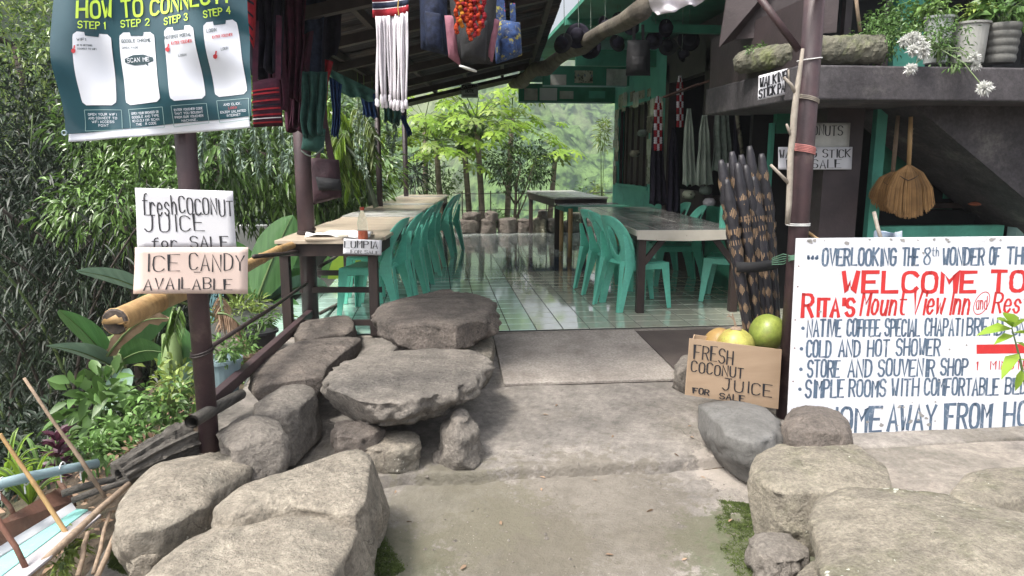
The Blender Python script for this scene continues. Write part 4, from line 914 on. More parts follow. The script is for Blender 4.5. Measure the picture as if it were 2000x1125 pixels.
def btext(txt, xl, yl, xr, yr, hpx, m, sw, chisel=0., jit=.03, seed=1, off=.0075, name='lettering'):
    u0, v0 = bpx(xl, yl); u1, v1 = bpx(xr, yr); _, vt = bpx(xl, yl-hpx)
    mb = MB(); write(mb, txt, lambda u, v: BF(u, v, off), u0, v0, vt-v0, u1-u0, sw, jit=jit, chisel=chisel, seed=seed, rise=(v1-v0)/max(.01, u1-u0), wob=.02); child_world(mb.build(name, m), bn)
btext('HOW TO', 152, 34, 282, 32, 30, vy, .013); btext('CONNECT!', 296, 30, 446, 4, 28, vy, .012, seed=2)
btext('STEP 1', 154, 55, 208, 57, 13, vy, .005); btext('STEP 2', 238, 54, 294, 50, 13, vy, .005); btext('STEP 3', 322, 49, 368, 39, 13, vy, .005); btext('STEP 4', 399, 35, 452, 26, 13, vy, .005)
btext('WIFI', 152, 80, 170, 80, 5, vd, .0022); btext('GO TO SETTINGS', 152, 90, 182, 91, 3, vd, .0014); btext('CONNECT TO WIFI', 153, 97, 190, 98, 3, vd, .0014)
btext('GOOGLE CHROME', 239, 84, 296, 82, 6, vd, .0024); btext('OPEN PAGE', 240, 96, 272, 95, 4, vd, .0016)
btext('HOTSPOT PORTAL', 323, 77, 375, 70, 6, vd, .0024); btext('ENTER VOUCHER', 336, 88, 376, 83, 6, vr, .0022); btext('LOGIN', 350, 111, 366, 109, 4, vd, .0018)
btext('LOGIN', 405, 64, 424, 61, 6, vd, .0024); btext('ENTER VOUCHER', 416, 76, 455, 70, 5, vr, .0020); btext('LOGIN', 433, 99, 447, 96, 5, vd, .0018)
patch([(244, 109), (300, 106), (301, 126), (247, 129)], vd, 8, 3, .0075, 'print', .2); patch([(284, 123), (290, 123), (291, 129), (289, 129)], vd, 2, 2, .0075)
btext('SCAN ME', 251, 123, 294, 120, 8, vw, .0028, off=.0095)
for x, y in ((145, 99), (328, 96), (421, 110)):
    patch([(x-4, y-4), (x+5, y-4), (x+4, y+6), (x-3, y+6)], vr, 4, 4, .009, 'hand_icon', .3); patch([(x+1, y-10), (x+4, y-10), (x+3, y-3), (x+0, y-3)], vr, 2, 2, .009, 'hand_icon')
boxes = [[(166, 215), (238, 215), (240, 254), (168, 256)], [(252, 214), (318, 209), (322, 249), (256, 252)], [(335, 207), (404, 202), (409, 240), (341, 248)], [(424, 197), (486, 192), (488, 233), (430, 240)]]
txts = [['Open your WiFi', 'and connect to', 'WiFi access', 'point'], ['Open your browser or', 'Google and type', '10.0.0.1 or scan', 'the QR CODE'], ['Enter voucher code', 'that you bought', 'from our voucher', 'machine.'], ['And click.', 'LOGIN', 'Enjoy unlimited', 'internet']]
vl = mat('vinyl_line', (.30, .45, .45), None, .3, 3, 0)
for q, tx in zip(boxes, txts):
    for i in range(4):
        a, c = Vector(q[i]), Vector(q[(i+1) % 4]); d = (c-a).normalized(); nn = Vector((-d.y, d.x))*.55
        patch([tuple(a-nn), tuple(c-nn), tuple(c+nn), tuple(a+nn)], vl, 10, 1, .006, 'box_outline')
    for k, s in enumerate(tx):
        w_ = (q[1][0]-q[0][0]) * min(.8, .055*len(s)); cx = (q[0][0]+q[1][0])/2 + k*.8; cy = q[0][1] + 11 + k*7.2; sl = (q[1][1]-q[0][1])/(q[1][0]-q[0][0])
        btext(s.upper(), cx-w_/2, cy-sl*w_/2+(q[1][1]-q[0][1])/2, cx+w_/2, cy+sl*w_/2+(q[1][1]-q[0][1])/2, 4.2, vr if s == 'LOGIN' else vw, .0016, name='small_print')
mb = MB(); c = BF(*bpx(127, 260), .006); mb.lathe([(.006, 0), (.010, .003), (.013, 0)], c, 14, Matrix.Rotation(R(90), 3, 'X')); child_world(mb.build('eyelet', pvc), bn)
# ============================================================ TABLES
def vdir(slope): return Vector((slope, 1, 0)).normalized()
def table(name, label, p0, slope, length, width, h, tops, legm, apron=.09, group=None, side=1, over=.12, legs=True, braces=False, along=False):
    """p0 = near corner on the floor, table runs away along (slope,1) and to `side` in x."""
    t = empty(name, p0, label=label, cat='table', group=group); d = vdir(slope); s = Vector((d.y, -d.x, 0)) * side
    rs = random.Random(int(p0[1]*10)); p0 = Vector(p0); y = 0
    def P(a, b_, z): return p0 + d*a + s*b_ + Vector((0, 0, z))
    if along: 
        n = 5; ww = width/n
        for i in range(n):
            b = MB(); dz = rs.uniform(-.003, .003); b.hexa([P(0, i*ww+.002, h-.03+dz), P(0, (i+1)*ww-.002, h-.03+dz), P(length, (i+1)*ww-.002, h-.03+dz), P(length, i*ww+.002, h-.03+dz), P(0, i*ww+.002, h+dz), P(0, (i+1)*ww-.002, h+dz), P(length, (i+1)*ww-.002, h+dz), P(length, i*ww+.002, h+dz)]); child_world(b.build('plank', rs.choice(tops), bevel=.003), t)
    else:
        while y < length - .01:
            wd = min(rs.choice([.28, .4, .55]), length-y); dz = rs.uniform(-.004, .004); e = rs.uniform(-.012, .012)
            b = MB(); q = [P(y+.002, -e, h-.028+dz), P(y+.002, width+e, h-.028+dz), P(y+wd-.002, width+e, h-.028+dz), P(y+wd-.002, -e, h-.028+dz)]
            b.hexa(q + [v + Vector((0, 0, .028)) for v in q]); child_world(b.build('plank', rs.choice(tops), bevel=.003), t); y += wd
    for (a0, b0, a1, b1) in ((.04, .03, .04, width-.03), (length-.04, .03, length-.04, width-.03), (.04, .03, length-.04, .03), (.04, width-.03, length-.04, width-.03)):
        b = MB(); b.bar(P(a0, b0, h-.03-apron/2), P(a1, b1, h-.03-apron/2), .025, apron); child_world(b.build('apron', legm), t)
    if legs:
        for a in (over*.6, length-over*.6):
            for q in (.06, width-.06):
                b = MB(); b.bar(P(a, q, 0), P(a, q, h-.03), .07, .07, up=d); child_world(b.build('leg', legm, bevel=.004), t)
        if braces:
            for q in (.06, width-.06):
                sg_ = 1 if q < .1 else -1
                b = MB(); b.bar(P(over*.6, q, h-.33), P(over*.6, q+sg_*.2, h-.08), .04, .05); child_world(b.build('brace', legm), t)
                b = MB(); b.bar(P(over*.6, q, h-.33), P(over*.6+.24, q, h-.08), .04, .05); child_world(b.build('brace', legm), t)
    return t, P
lx = at(740, 500, 5.5).x
slA = .0915
def lcorner(y): return (lx + .0 + slA*(y-5.52), y, 0)
tA, PA_ = table('long_table', 'near section of the long beige plank table on the left, with the lumpia card', lcorner(5.52), slA, 2.35, .80, .755, [tabtop, tabtop, tabtop], darkwood, side=-1, group='sections of the long left table')
table('long_table', 'middle whitish section of the long plank table on the left', lcorner(7.9), slA, 2.3, .80, .765, [tabtop2, tabtop, tabtop2], darkwood, side=-1, group='sections of the long left table')
table('long_table', 'far section of the long plank table on the left, ending by the papaya trees', lcorner(10.23), slA, 2.5, .80, .765, [tabtop, tabtop2], darkwood, side=-1, group='sections of the long left table')
# slatted stretchers under the near table
for k, (z, y) in enumerate(((.10, 5.60), (.30, 5.95), (.38, 6.35))):
    b = MB(); b.bar(PA_(y-5.52, .06, z), PA_(y-5.52, .74, z), .03, .045); child_world(b.build('stretcher', darkwood), tA)
rx = at(1245, 600, 6.2).x
tR, PR_ = table('dining_table', 'grey plank table with white painted edge and dark braced legs on the right', (rx - .04, 6.14, 0), .035, 3.2, .98, .755, [tabtop3], darkwood, side=1, braces=True, along=True, apron=.07)
b = MB(); n = 24
b.grid(lambda u, v: PR_(-.004, u*.98, .755 - .002 - (.075 + .02*math.sin(u*3.1+.2)) * (1-v)), n, 2); child_world(b.build('edge_strip', mat('white_edge', (.52, .49, .42), (.40, .37, .31), .5, 3, .1, dirt=((.16, .10, .07), 14, .62, .7)), solid=.006), tR)
b = MB(); b.grid(lambda u, v: PR_(u*3.2, -.004, .755 - .002 - .05*(1-v)), 10, 1); child_world(b.build('edge_strip', MATS['white_edge'], solid=.006), tR)
fA = onz(1083, 486, 0); fB = onz(1036, 457, 0); sl3 = (fB.x-fA.x)/(fB.y-fA.y)
table('side_table', 'far table with a pale top and dark frame near the low stone wall', (fA.x-.03, fA.y-.1, 0), sl3, fB.y-fA.y+.3, .86, .80, [tabtop2], darkwood, apron=.12)
gA = onz(1113, 502, 0); gB = onz(1096, 490, 0)
t, P3 = table('low_table', 'lower grey-green table with pale bamboo legs in front of the far table', (gA.x-.1, gA.y-.02, 0), 0, .85, .95, .72, [mintdk, tabtop3], mintdk, apron=.05, legs=False)
for p in (gA, gB, gA+Vector((.8, 0, 0)), gB+Vector((.86, 0, 0))):
    b = MB(); b.tube([p, p + Vector((0, 0, .69))], .032, 12); child_world(b.build('leg', bamboo, smooth=True), t)
# things on the left table
bt = empty('bottle', at(709, 465, 5.62), label='clear plastic bottle with orange cap and orange drink left in the bottom', cat='bottle')
bl = bt.location.copy(); bl.z = .757; bt.location = bl
glass = bpy.data.materials.new('clear_plastic'); glass.use_nodes = True; gb = glass.node_tree.nodes['Principled BSDF']; gb.inputs['Transmission Weight'].default_value = .92; gb.inputs['Roughness'].default_value = .05; gb.inputs['IOR'].default_value = 1.1; gb.inputs['Base Color'].default_value = (.85, .9, .88, 1)
orange = mat('orange_drink', (.75, .12, .015), (.6, .08, .01), .3, 6, 0)
b = MB(); b.lathe([(0, 0), (.036, 0), (.038, .01), (.038, .13), (.03, .17), (.016, .21), (.014, .235)], n=18); o = b.build('body', glass, bt, smooth=True)
b = MB(); b.lathe([(0, .003), (.035, .003), (.0365, .01), (.0365, .068), (0, .068)], n=18); b.build('drink', orange, bt, smooth=False)
b = MB(); b.lathe([(.017, .225), (.017, .25), (0, .25)], n=14); b.build('cap', mat('cap_red', (.5, .07, .03), None, .4), bt)
pc = at(655, 462, 5.75); b = MB()
b.grid(lambda u, v: Vector((pc.x - .22 + .5*u, pc.y - .12 + .36*v, .78 + .018*math.sin(6*u+5*v) + .022*noise.noise(Vector((u*5, v*5, 2))))), 30, 20); o = b.build('plastic_sheet', whiteplastic, smooth=True, solid=.002); tag(o, 'crumpled white plastic sheet lying on the near left corner of the left table', 'plastic sheet')
b = MB(); b.prism([(pc.x - .2, pc.y - .2, .758), (pc.x + .08, pc.y - .2, .758), (pc.x + .1, pc.y + .05, .758), (pc.x-.2, pc.y+.05, .758)], (0, 0, .018)); o = b.build('chopping_board', tabtop, bevel=.004); tag(o, 'flat board under the plastic sheet at the near end of the left table', 'board')
# ============================================================ CHAIRS
def make_chair(label, group):
    t = empty('chair', label=label, cat='chair', group=group)
    b = MB()
    def seat(u, v):
        x = -.2 + .41*v; y = (u-.5)*.42*(.9+.1*v); z = .44 - .012*math.sin(math.pi*u)*math.sin(math.pi*v)
        e = max(abs(u-.5)*2, abs(v-.5)*2)
        return Vector((x, y, z - (.028 if e > .97 else .004 if e > .9 else 0)))
    b.grid(seat, 16, 16)
    sk = .052
    for a, c in (((.215, -.21), (.215, .21)), ((-.2, .19), (.215, .21)), ((-.2, -.19), (.215, -.21))):
        b.bar((a[0], a[1], .424-sk/2), (c[0], c[1], .424-sk/2), .008, sk)
    b.build('seat', mint, t, smooth=False)
    # back: ring between outer outline and the oval opening
    b = MB(); N = 48; RG = 5
    def back(y, z):  # curved shell
        k = (z-.44)/.44; return Vector((-.185 - .155*k - .02*k*k + .075*(y/.22)**2, y, z))
    for side in (0, 1):
        vs = []
        for r in range(RG+1):
            f = r/RG
            for i in range(N):
                a = 2*math.pi*i/N; cs, sn = math.cos(a), math.sin(a)
                iy, iz = .072*cs, .635 + .14*sn
                m_ = max(abs(cs)/1., abs(sn)/1.); 
                oy = .205*np.sign(cs)*abs(cs)**.55; oz = .645 + (.22 if sn > 0 else .215)*np.sign(sn)*abs(sn)**(.75 if sn > 0 else .5)
                oy *= (1 - .12*max(0, sn)) * (1 - .05*max(0, -sn))
                v = back(iy + (oy-iy)*f, iz + (oz-iz)*f); v.x += (.004 if side else -.004) - (.012 if r == RG else 0)*0
                vs.append(v)
        fs = [(r*N+i, (r+1)*N+i, (r+1)*N+(i+1) % N, r*N+(i+1) % N) for r in range(RG) for i in range(N)]
        if side: fs = [f[::-1] for f in fs]
        b.add(vs, fs)
    nn = N*(RG+1)
    b.f += [(i, (i+1) % N, nn+(i+1) % N, nn+i) for i in range(N)] + [(RG*N+i, nn+RG*N+i, nn+RG*N+(i+1) % N, RG*N+(i+1) % N) for i in range(N)]; b.mi += [0]*(2*N)
    b.build('backrest', mint, t, smooth=True)
    for sy in (-1, 1):
        b = MB()      # front leg: folded L section
        for (dx, dy, w1_, w2_) in ((0, 0, .075, .04),):
            b.hexa([(.245-.04, sy*.225-.004, 0), (.245, sy*.225-.004, 0), (.245, sy*.225+.004, 0), (.245-.04, sy*.225+.004, 0), (.215-.085, sy*.207-.004, .43), (.217, sy*.207-.004, .43), (.217, sy*.207+.004, .43), (.215-.085, sy*.207+.004, .43)])
            b.hexa([(.241, sy*.225-.004 - (sy > 0)*.036, 0), (.249, sy*.225-.004 - (sy > 0)*.036, 0), (.249, sy*.225+.004 + (sy < 0)*.036, 0), (.241, sy*.225+.004 + (sy < 0)*.036, 0), (.211, sy*.207-.004 - (sy > 0)*.08, .43), (.219, sy*.207-.004 - (sy > 0)*.08, .43), (.219, sy*.207+.004 + (sy < 0)*.08, .43), (.211, sy*.207+.004 + (sy < 0)*.08, .43)])
        b.build('leg', mint, t, bevel=.002)
        b = MB(); secs = []      # rear leg: broad blade flowing up into the back
        for (x0, x1, y, z) in ((-.335, -.285, .222, 0), (-.30, -.235, .215, .2), (-.262, -.165, .207, .40), (-.262, -.15, .203, .46), (-.268, -.205, .200, .58), (-.285, -.25, .196, .70)):
            secs.append([(x0, sy*y-.006, z), (x1, sy*y-.004, z), (x1, sy*y+.004, z), (x0, sy*y+.006, z)])
        for q0_, q1_ in zip(secs, secs[1:]): b.hexa(q0_ + q1_)
        for (q0_, q1_) in zip(secs[:3], secs[1:3]): pass
        z0_, z3_ = secs[0], secs[3]
        b.hexa([(-.339, sy*.222 - (sy > 0)*.034, 0), (-.331, sy*.222 - (sy > 0)*.034, 0), (-.331, sy*.222 + (sy < 0)*.034, 0), (-.339, sy*.222 + (sy < 0)*.034, 0),
                (-.27, sy*.205 - (sy > 0)*.07, .46), (-.262, sy*.205 - (sy > 0)*.07, .46), (-.262, sy*.205 + (sy < 0)*.07, .46), (-.27, sy*.205 + (sy < 0)*.07, .46)])
        b.build('leg', mint, t, bevel=.002)
    return t
ch0 = make_chair('x', None)
used = [0]
def put_chair(x, y, rz, label, group):
    c = ch0 if not used[0] else copy_tree(ch0); used[0] = 1
    c.location = (x, y, .0025); c.rotation_euler = (0, 0, rz); c['label'] = label; c['group'] = group; return c
gl = 'green plastic chairs along the long left table'
left = [(6.45, -.33, 'nearest green plastic chair at the left table, right behind the lumpia card'), (7.08, -.27, 'second green plastic chair from the front along the left table'),
        (7.72, -.25, 'third green plastic chair from the front along the left table'), (8.38, -.25, 'fourth green plastic chair from the front along the left table'),
        (9.05, -.24, 'fifth green plastic chair, the last before the gap at the left table'),
        (10.45, -.17, 'green plastic chair beyond the gap at the left table, nearer one of the far pair'), (10.9, -.12, 'farthest green plastic chair at the left table, touching the one in front')]
for y, dx, lab in left:
    xx = lx + slA*(y-5.52) + dx + .10
    put_chair(xx, y, R(180 + rs.uniform(-8, 8) - 14), lab, gl)
stp = at(713, 600, 7.0); st_ = empty('stool', (stp.x, 7.05, 0), label='green plastic stool standing under the near left table', cat='stool')
b = MB(); b.box((-.15, -.15, .42), (.15, .15, .45)); b.build('seat', mint, st_, bevel=.012)
for sx_ in (-1, 1):
    for sy_ in (-1, 1):
        b = MB(); b.hexa([(sx_*.17-.018, sy_*.17-.018, .003), (sx_*.17+.018, sy_*.17-.018, .003), (sx_*.17+.018, sy_*.17+.018, .003), (sx_*.17-.018, sy_*.17+.018, .003), (sx_*.12-.03, sy_*.12-.03, .43), (sx_*.12+.03, sy_*.12-.03, .43), (sx_*.12+.03, sy_*.12+.03, .43), (sx_*.12-.03, sy_*.12+.03, .43)]); b.build('leg', mint, st_, bevel=.003)
gr = 'green plastic chairs around the right table'
for y, dx, a, lab in ((6.52, .0, 2, 'nearest green plastic chair on the left side of the right table'), (6.98, -.02, -3, 'middle green plastic chair on the left side of the right table'), (7.40, -.02, 3, 'farthest of the three green plastic chairs on the left side of the right table')):
    put_chair(1.86 + dx, y, R(a + 17), lab, gr)
put_chair(2.62, 7.75, R(176), 'green plastic chair right of the right table, its back just over the top', gr)
put_chair(2.66, 8.35, R(184), 'farther green plastic chair on the right side of the right table', gr)
put_chair(2.86, 6.72, R(150), 'green plastic chair half hidden behind the bundle of carved sticks', gr)
# ============================================================ WALKING STICKS, BRANCH, COCONUTS
stickm = mat('black_stick', (.022, .020, .026), (.012, .011, .014), .45, 12, .4, 60); inlay = mat('stick_inlay', (.36, .24, .14), (.17, .11, .07), .6, 60, .2, stretch=(1, 1, .3))
tops = [(1423, 312), (1441, 318), (1449, 296), (1471, 302), (1462, 318), (1491, 285), (1500, 345), (1436, 350), (1482, 322), (1520, 300), (1530, 345)]
bots = [(1462, 690), (1480, 700), (1476, 690), (1500, 700), (1492, 695), (1518, 690), (1526, 700), (1470, 705), (1508, 705), (1532, 690), (1538, 690)]
depth = [4.26, 4.34, 4.30, 4.36, 4.26, 4.44, 4.30, 4.22, 4.30, 4.52, 4.56]
sgp = 'carved black walking sticks tied to the right post'
order_ = sorted(range(11), key=lambda i: tops[i][0]); onames = ['leftmost', 'second from left', 'third from left', 'fourth from left', 'fifth from left', 'middle', 'fifth from right', 'fourth from right', 'third from right', 'second from right', 'rightmost']
stick_lab = {i: 'carved black walking stick with tan diamonds, %s of the bundle by its top' % onames[j] for j, i in enumerate(order_)}
for k, ((tx, ty), (bx_, by_), Y) in enumerate(zip(tops, bots, depth)):
    a = at(1408 + (tx-1423)*.82, ty, Y+.02); c = at(1466 + (bx_-1462)*.74, by_, Y - .05); L = (a-c).length; dd = (a-c).normalized()
    c = c - dd*max(0, (c.z + .12)/dd.z) if c.z > -.12 else c
    L = (a-c).length; t = empty('walking_stick', c, label=stick_lab[k], cat='walking stick', group=sgp)
    b = MB(); pr = [(0, .018), (.3, .024), (.62, .033), (.70, .038), (.73, .030), (.77, .042), (.80, .033), (.84, .043), (.865, .034), (.90, .037), (.93, .031), (.96, .026), (.98, .022), (1, .015)]
    bow = Vector((rng.uniform(-.022, .022), rng.uniform(-.01, .01), 0)); b.tube([c.lerp(a, s) for s, _ in pr], [r*rng.uniform(.94, 1.05) for _, r in pr], 12); child_world(b.build('shaft', stickm, smooth=True), t)
    _, sx_, sy_ = frame(dd); mb = MB()
    rr = random.Random(k)
    for s0 in np.arange(.14 + .03*(k % 3), .93, .085):
        for ph_ in range(4):
            an = ph_*math.pi/2 + k*.5 + s0*3; rad = np.interp(s0, [p[0] for p in pr], [p[1] for p in pr]) + .0012
            def sp(da, ds): q = an + da; return c + dd*(s0*L+ds) + (sx_*math.cos(q) + sy_*math.sin(q))*rad
            for j in range(-2, 3):   # hatched diamond: short parallel strips
                hw_ = .034*(1 - abs(j)/3.2)
                mb.poly([sp(j*.24-.065, -hw_), sp(j*.24+.065, -hw_), sp(j*.24+.065, hw_), sp(j*.24-.065, hw_)])
    for s0 in (.72, .77, .84, .95):
        for q in np.arange(0, 6.28, .45):
            rad = np.interp(s0, [p[0] for p in pr], [p[1] for p in pr]) + .0025
            def sp(da, ds): return c + dd*(s0*L+ds) + (sx_*math.cos(q+da) + sy_*math.sin(q+da))*rad
            if s0 < .8: mb.poly([sp(-.08, -.016), sp(.06, -.016), sp(.10, .016), sp(-.04, .016)])
    o = child_world(mb.build('carved_inlay', inlay), t); o['kind'] = 'stuff'
b = MB(); m_ = at(1478, 504, 4.17); b.grid(lambda u, v: at(1438 + 82*u, 512 + 9*math.sin(u*2) - 16*u + 20*v, 4.18 - .05*math.sin(math.pi*u)), 16, 2); o = b.build('strap', blackm, solid=.004, smooth=True); tag(o, 'black strap binding the bundle of walking sticks', 'strap')
b = MB(); wire_m = mat('green_wire', (.12, .25, .17), None, .6)
for k in range(5): b.tube([at(1508, 505 + k*3, 4.14), at(1530, 496 + k*5, 4.02), at(1545, 500 + k*2, 3.86), at(1556, 498 + k*2, 3.83)], .003, 5)
o = b.build('binding_wire', wire_m); tag(o, 'twisted wire tying the walking sticks to the right post', 'wire')
br = empty('branch', at(1538, 440, 3.82), label='bare forked branch tied upright along the right-hand post', cat='branch'); branchm = mat('bare_branch', (.36, .32, .27), (.22, .19, .16), .8, 8, .5, 30)
def br_t(pts, r, nm='stem'):
    b = MB(); b.tube([at(x, y, 3.83) for x, y in pts], r, 9); child_world(b.build(nm, branchm, smooth=True), br)
br_t([(1538, 438), (1541, 400), (1543, 350), (1544, 300), (1549, 262), (1551, 225), (1556, 180), (1562, 140), (1568, 95)], [.014, .0165, .017, .017, .018, .0185, .016, .013, .009])
br_t([(1541, 358), (1525, 342), (1505, 322)], [.012, .009, .008], 'twig'); br_t([(1553, 180), (1545, 165), (1531, 151)], [.011, .009, .007], 'twig'); br_t([(1541, 158), (1540, 136)], [.005, .005], 'twig'); br_t([(1548, 270), (1539, 250), (1536, 242)], [.010, .008, .006], 'twig')
def tie(y0, y1, m, label, n=3, x0=1545, x1=1592):
    b = MB()
    for k in range(n):
        c = at((x0+x1)/2 + 4, (y0+y1)/2, 3.9); pts = []
        for a in np.linspace(0, 2*math.pi, 20): pts.append(Vector((Rx + .0595*math.cos(a) - .01*(math.cos(a) < -.5), Ry + .0595*math.sin(a), at(1560, y0 + (y1-y0)*(.5-.5*math.cos(a)) + k*3, 3.9).z)))
        b.tube(pts, .0035, 5)
    o = b.build('tie', m); tag(o, label, 'tie')
tie(196, 184, branchm, 'pale cloth tie near the top of the right post, holding the branch', 3); tie(290, 281, mat('pink_tie', (.55, .22, .20), None, .7), 'pink raffia tie around the right post and branch', 5); tie(437, 437, whiteplastic, 'thin pale wire around the right post at the branch foot', 2); tie(112, 118, whiteplastic, 'thin wire round the right post at the brace joint', 1)
def coconut(px, py, rpx, Y, m, label, rest_stem=False, seed=0, tilt=0):
    c = at(px, py, Y); r = rpx/F*Y; t = empty('coconut', c - Vector((0, 0, r)), label=label, cat='coconut', group='coconuts behind the cardboard sign'); b = MB(); n = 28; vs = []; fs = []
    for i in range(17):
        th = math.pi*i/16
        for k in range(n):
            ph_ = 2*math.pi*k/n; rad = r*(1 + .05*math.cos(3*ph_) * math.sin(th)) * (1 - .06*math.cos(th)**3)
            v = Vector((rad*math.sin(th)*math.cos(ph_), rad*math.sin(th)*math.sin(ph_), rad*1.06*math.cos(th))); v = Matrix.Rotation(tilt, 3, 'Y') @ v; v += v.normalized()*noise.noise(v*18+Vector((seed, 0, 0)))*.004
            vs.append(c+v)
    fs = [(i*n+k, (i+1)*n+k, (i+1)*n+(k+1) % n, i*n+(k+1) % n) for i in range(16) for k in range(n)]
    b.add(vs, fs); child_world(b.build('husk', m, smooth=True), t)
    if rest_stem:
        b = MB(); tp = c + Vector((0, 0, r)); b.lathe([(.0, .012), (.022, .008), (.034, -.002), (.03, -.012)], tp, 9)
        b.tube([tp, tp + Vector((-.015, 0, .05)), tp + Vector((-.03, 0, .09))], [.008, .005, .003], 6); b.tube([tp+Vector((-.012, 0, .045)), tp+Vector((-.05, .01, .085))], .003, 5); b.tube([tp+Vector((-.02, 0, .07)), tp+Vector((-.065, -.01, .075))], .0025, 5)
        child_world(b.build('calyx', drywood), t)
coconut(1436, 676, 38, 3.93, mat('coco_yellow', (.44, .40, .10), (.30, .30, .07), .45, 5, .1, dirt=((.26, .15, .06), 7, .52, .68), grit=.3), 'yellowish green coconut with its stem and calyx on top', True, 1)
coconut(1500, 648, 37, 4.02, mat('coco_green', (.23, .27, .055), (.14, .19, .035), .4, 4, .1, dirt=((.16, .12, .05), 5, .55, .75), grit=.3), 'smooth green coconut leaning against the right post', False, 2, .4)
coconut(1405, 668, 30, 4.06, mat('coco_orange', (.34, .22, .08), (.24, .15, .05), .5, 4, .1), 'orange-brown coconut half hidden behind the yellowish one', False, 3, .8)
coconut(1470, 712, 34, 4.08, MATS['coco_green'], 'green coconut low in the box between the other two', False, 4)
# ============================================================ BROOMS and small things under the balcony
def broom(px, ytop, yneck, ybot, wpx, Y, label, hm):
    t = empty('broom', at(px, yneck, Y), label=label, cat='broom', group='straw brooms hanging under the balcony')
    top = at(px + (4 if px > 1760 else 10), ytop, Y); nk = at(px, yneck, Y); b = MB(); b.tube([top, top.lerp(nk, .5), nk], [.015, .017, .016], 10); child_world(b.build('handle', hm, smooth=True), t)
    b = MB()
    for y in np.linspace(yneck-70, yneck-5, 8): p = at(px + .09*(yneck-y)*.8, y, Y); b.lathe([(.014, -.004), (.0165, 0), (.014, .004)], p, 10)
    child_world(b.build('binding', drywood), t)
    g = np.random.default_rng(int(px)); m_ = MB(); N = 420
    for i in range(N):
        u = g.uniform(-1, 1); w_ = g.uniform(-1, 1)*.03; e = at(px + u*wpx*.5, ybot - 24*abs(u)**2.2 - g.uniform(0, 14), Y); e.y += w_; md = at(px + u*wpx*.44, yneck + (ybot-yneck)*.42, Y); md.y += w_*1.2; s0 = nk + Vector((u*.012, w_*.2, -.0))
        q1 = at(px + u*wpx*.27, yneck + (ybot-yneck)*.14, Y); q1.y += w_*.8
        wv = Vector((.0022, 0, 0)); P_ = [s0, q1, md, e]
        m_.add([p - wv for p in P_] + [p + wv for p in P_], [(j, j+1, 5+j, 4+j) for j in range(3)])
    o = child_world(m_.build('bristles', mat('broom_straw', (.36, .20, .075), (.22, .12, .045), .7, 10, 0, island=.35)), t)
    b = MB(); b.tube([at(px + wpx*.22*math.cos(a), yneck + 26 + 5*math.sin(a)-9*abs(math.cos(a)) , Y - .035*math.sin(a)) for a in np.linspace(0, 6.28, 24)], .003, 5); child_world(b.build('stitching', darkwood), t)
broom(1744, 226, 335, 418, 92, 5.35, 'straw broom with a darker handle hanging on the left of the pair', drywood); broom(1775, 228, 322, 428, 96, 5.15, 'straw broom with a yellow bamboo handle hanging in front on the right', bamboo)
rod(at(1576, 452, 4.0), at(1615, 474, 3.9), .010, bamboo, 'end of a light bamboo stick poking up over the painted sign', 'stick', 'stick')
rod(at(1707, 414, 4.3), at(1722, 470, 4.2), .012, branchm, 'short pale stub of a branch behind the top of the painted sign', 'stick', 'stick')
b = MB(); c = at(1735, 462, 4.3); b.grid(lambda u, v: c + Vector(((u-.5)*.20, .03*math.sin(9*u)*v, (v-.5)*.06*(1+.3*math.sin(7*u)+.3*noise.noise(Vector((u*6,v*3,0)))))), 14, 8); o = b.build('plastic_bag', mat('bag_plastic', (.42, .45, .48), (.24, .32, .45), .3, 12, .2), smooth=True, solid=.001); tag(o, 'crumpled clear and blue plastic bag behind the top of the painted sign', 'plastic bag')
b = MB(); a = at(1905, 398, 5.7); b.lathe([(0, -.02), (.05, -.012), (.07, .0), (.04, .014), (0, .018)], a, 12, Matrix.Diagonal((1, .5, 1))); o = b.build('sponge', mat('orange_sponge', (.36, .11, .06), None, .8)); tag(o, 'small orange-brown object lying on the dark window sill', 'sponge')
b = MB(); a = at(1945, 462, 4.6); b.box((a.x-.12, 4.5, a.z-.05), (a.x+.2, 4.6, a.z)); o = b.build('grey_block', concdark); tag(o, 'grey wooden block behind the top edge of the painted sign', 'block')
# ============================================================ HANGING GOODS
def fab(name, c1, c2, sc=20, **k): return mat(name, c1, c2, .85, sc, .5, 150, spec=.2, dist=.004, **k)
fblue = fab('cloth_blue', (.02, .05, .14), (.012, .03, .09)); fdark = fab('cloth_dark', (.018, .016, .028), (.01, .009, .016)); fred = fab('cloth_red', (.32, .02, .03), (.20, .015, .022)); fplum = fab('cloth_plum', (.07, .018, .035), (.035, .012, .022))
fteal = fab('cloth_teal', (.05, .13, .11), (.03, .08, .07)); fgrey = fab('cloth_grey', (.20, .24, .21), (.12, .15, .13)); fwhite = fab('cloth_white', (.68, .64, .68), (.58, .55, .58)); fnavy = fab('cloth_navy', (.03, .04, .07), (.015, .018, .035), 30)
fpale = fab('cloth_pale_green', (.33, .38, .32), (.22, .26, .22), 4); forange = fab('cloth_orange', (.45, .08, .02), (.40, .025, .018), 60, stretch=(1, 1, .3)); fpink = fab('cloth_pink', (.30, .13, .17), (.20, .08, .11))
fcolor = mat('cloth_multicolour', (.03, .08, .24), (.01, .02, .06), .8, 40, .4, dirt=((.30, .26, .05), 26, .56, .6), spots=((.35, .05, .12), 30, .5))
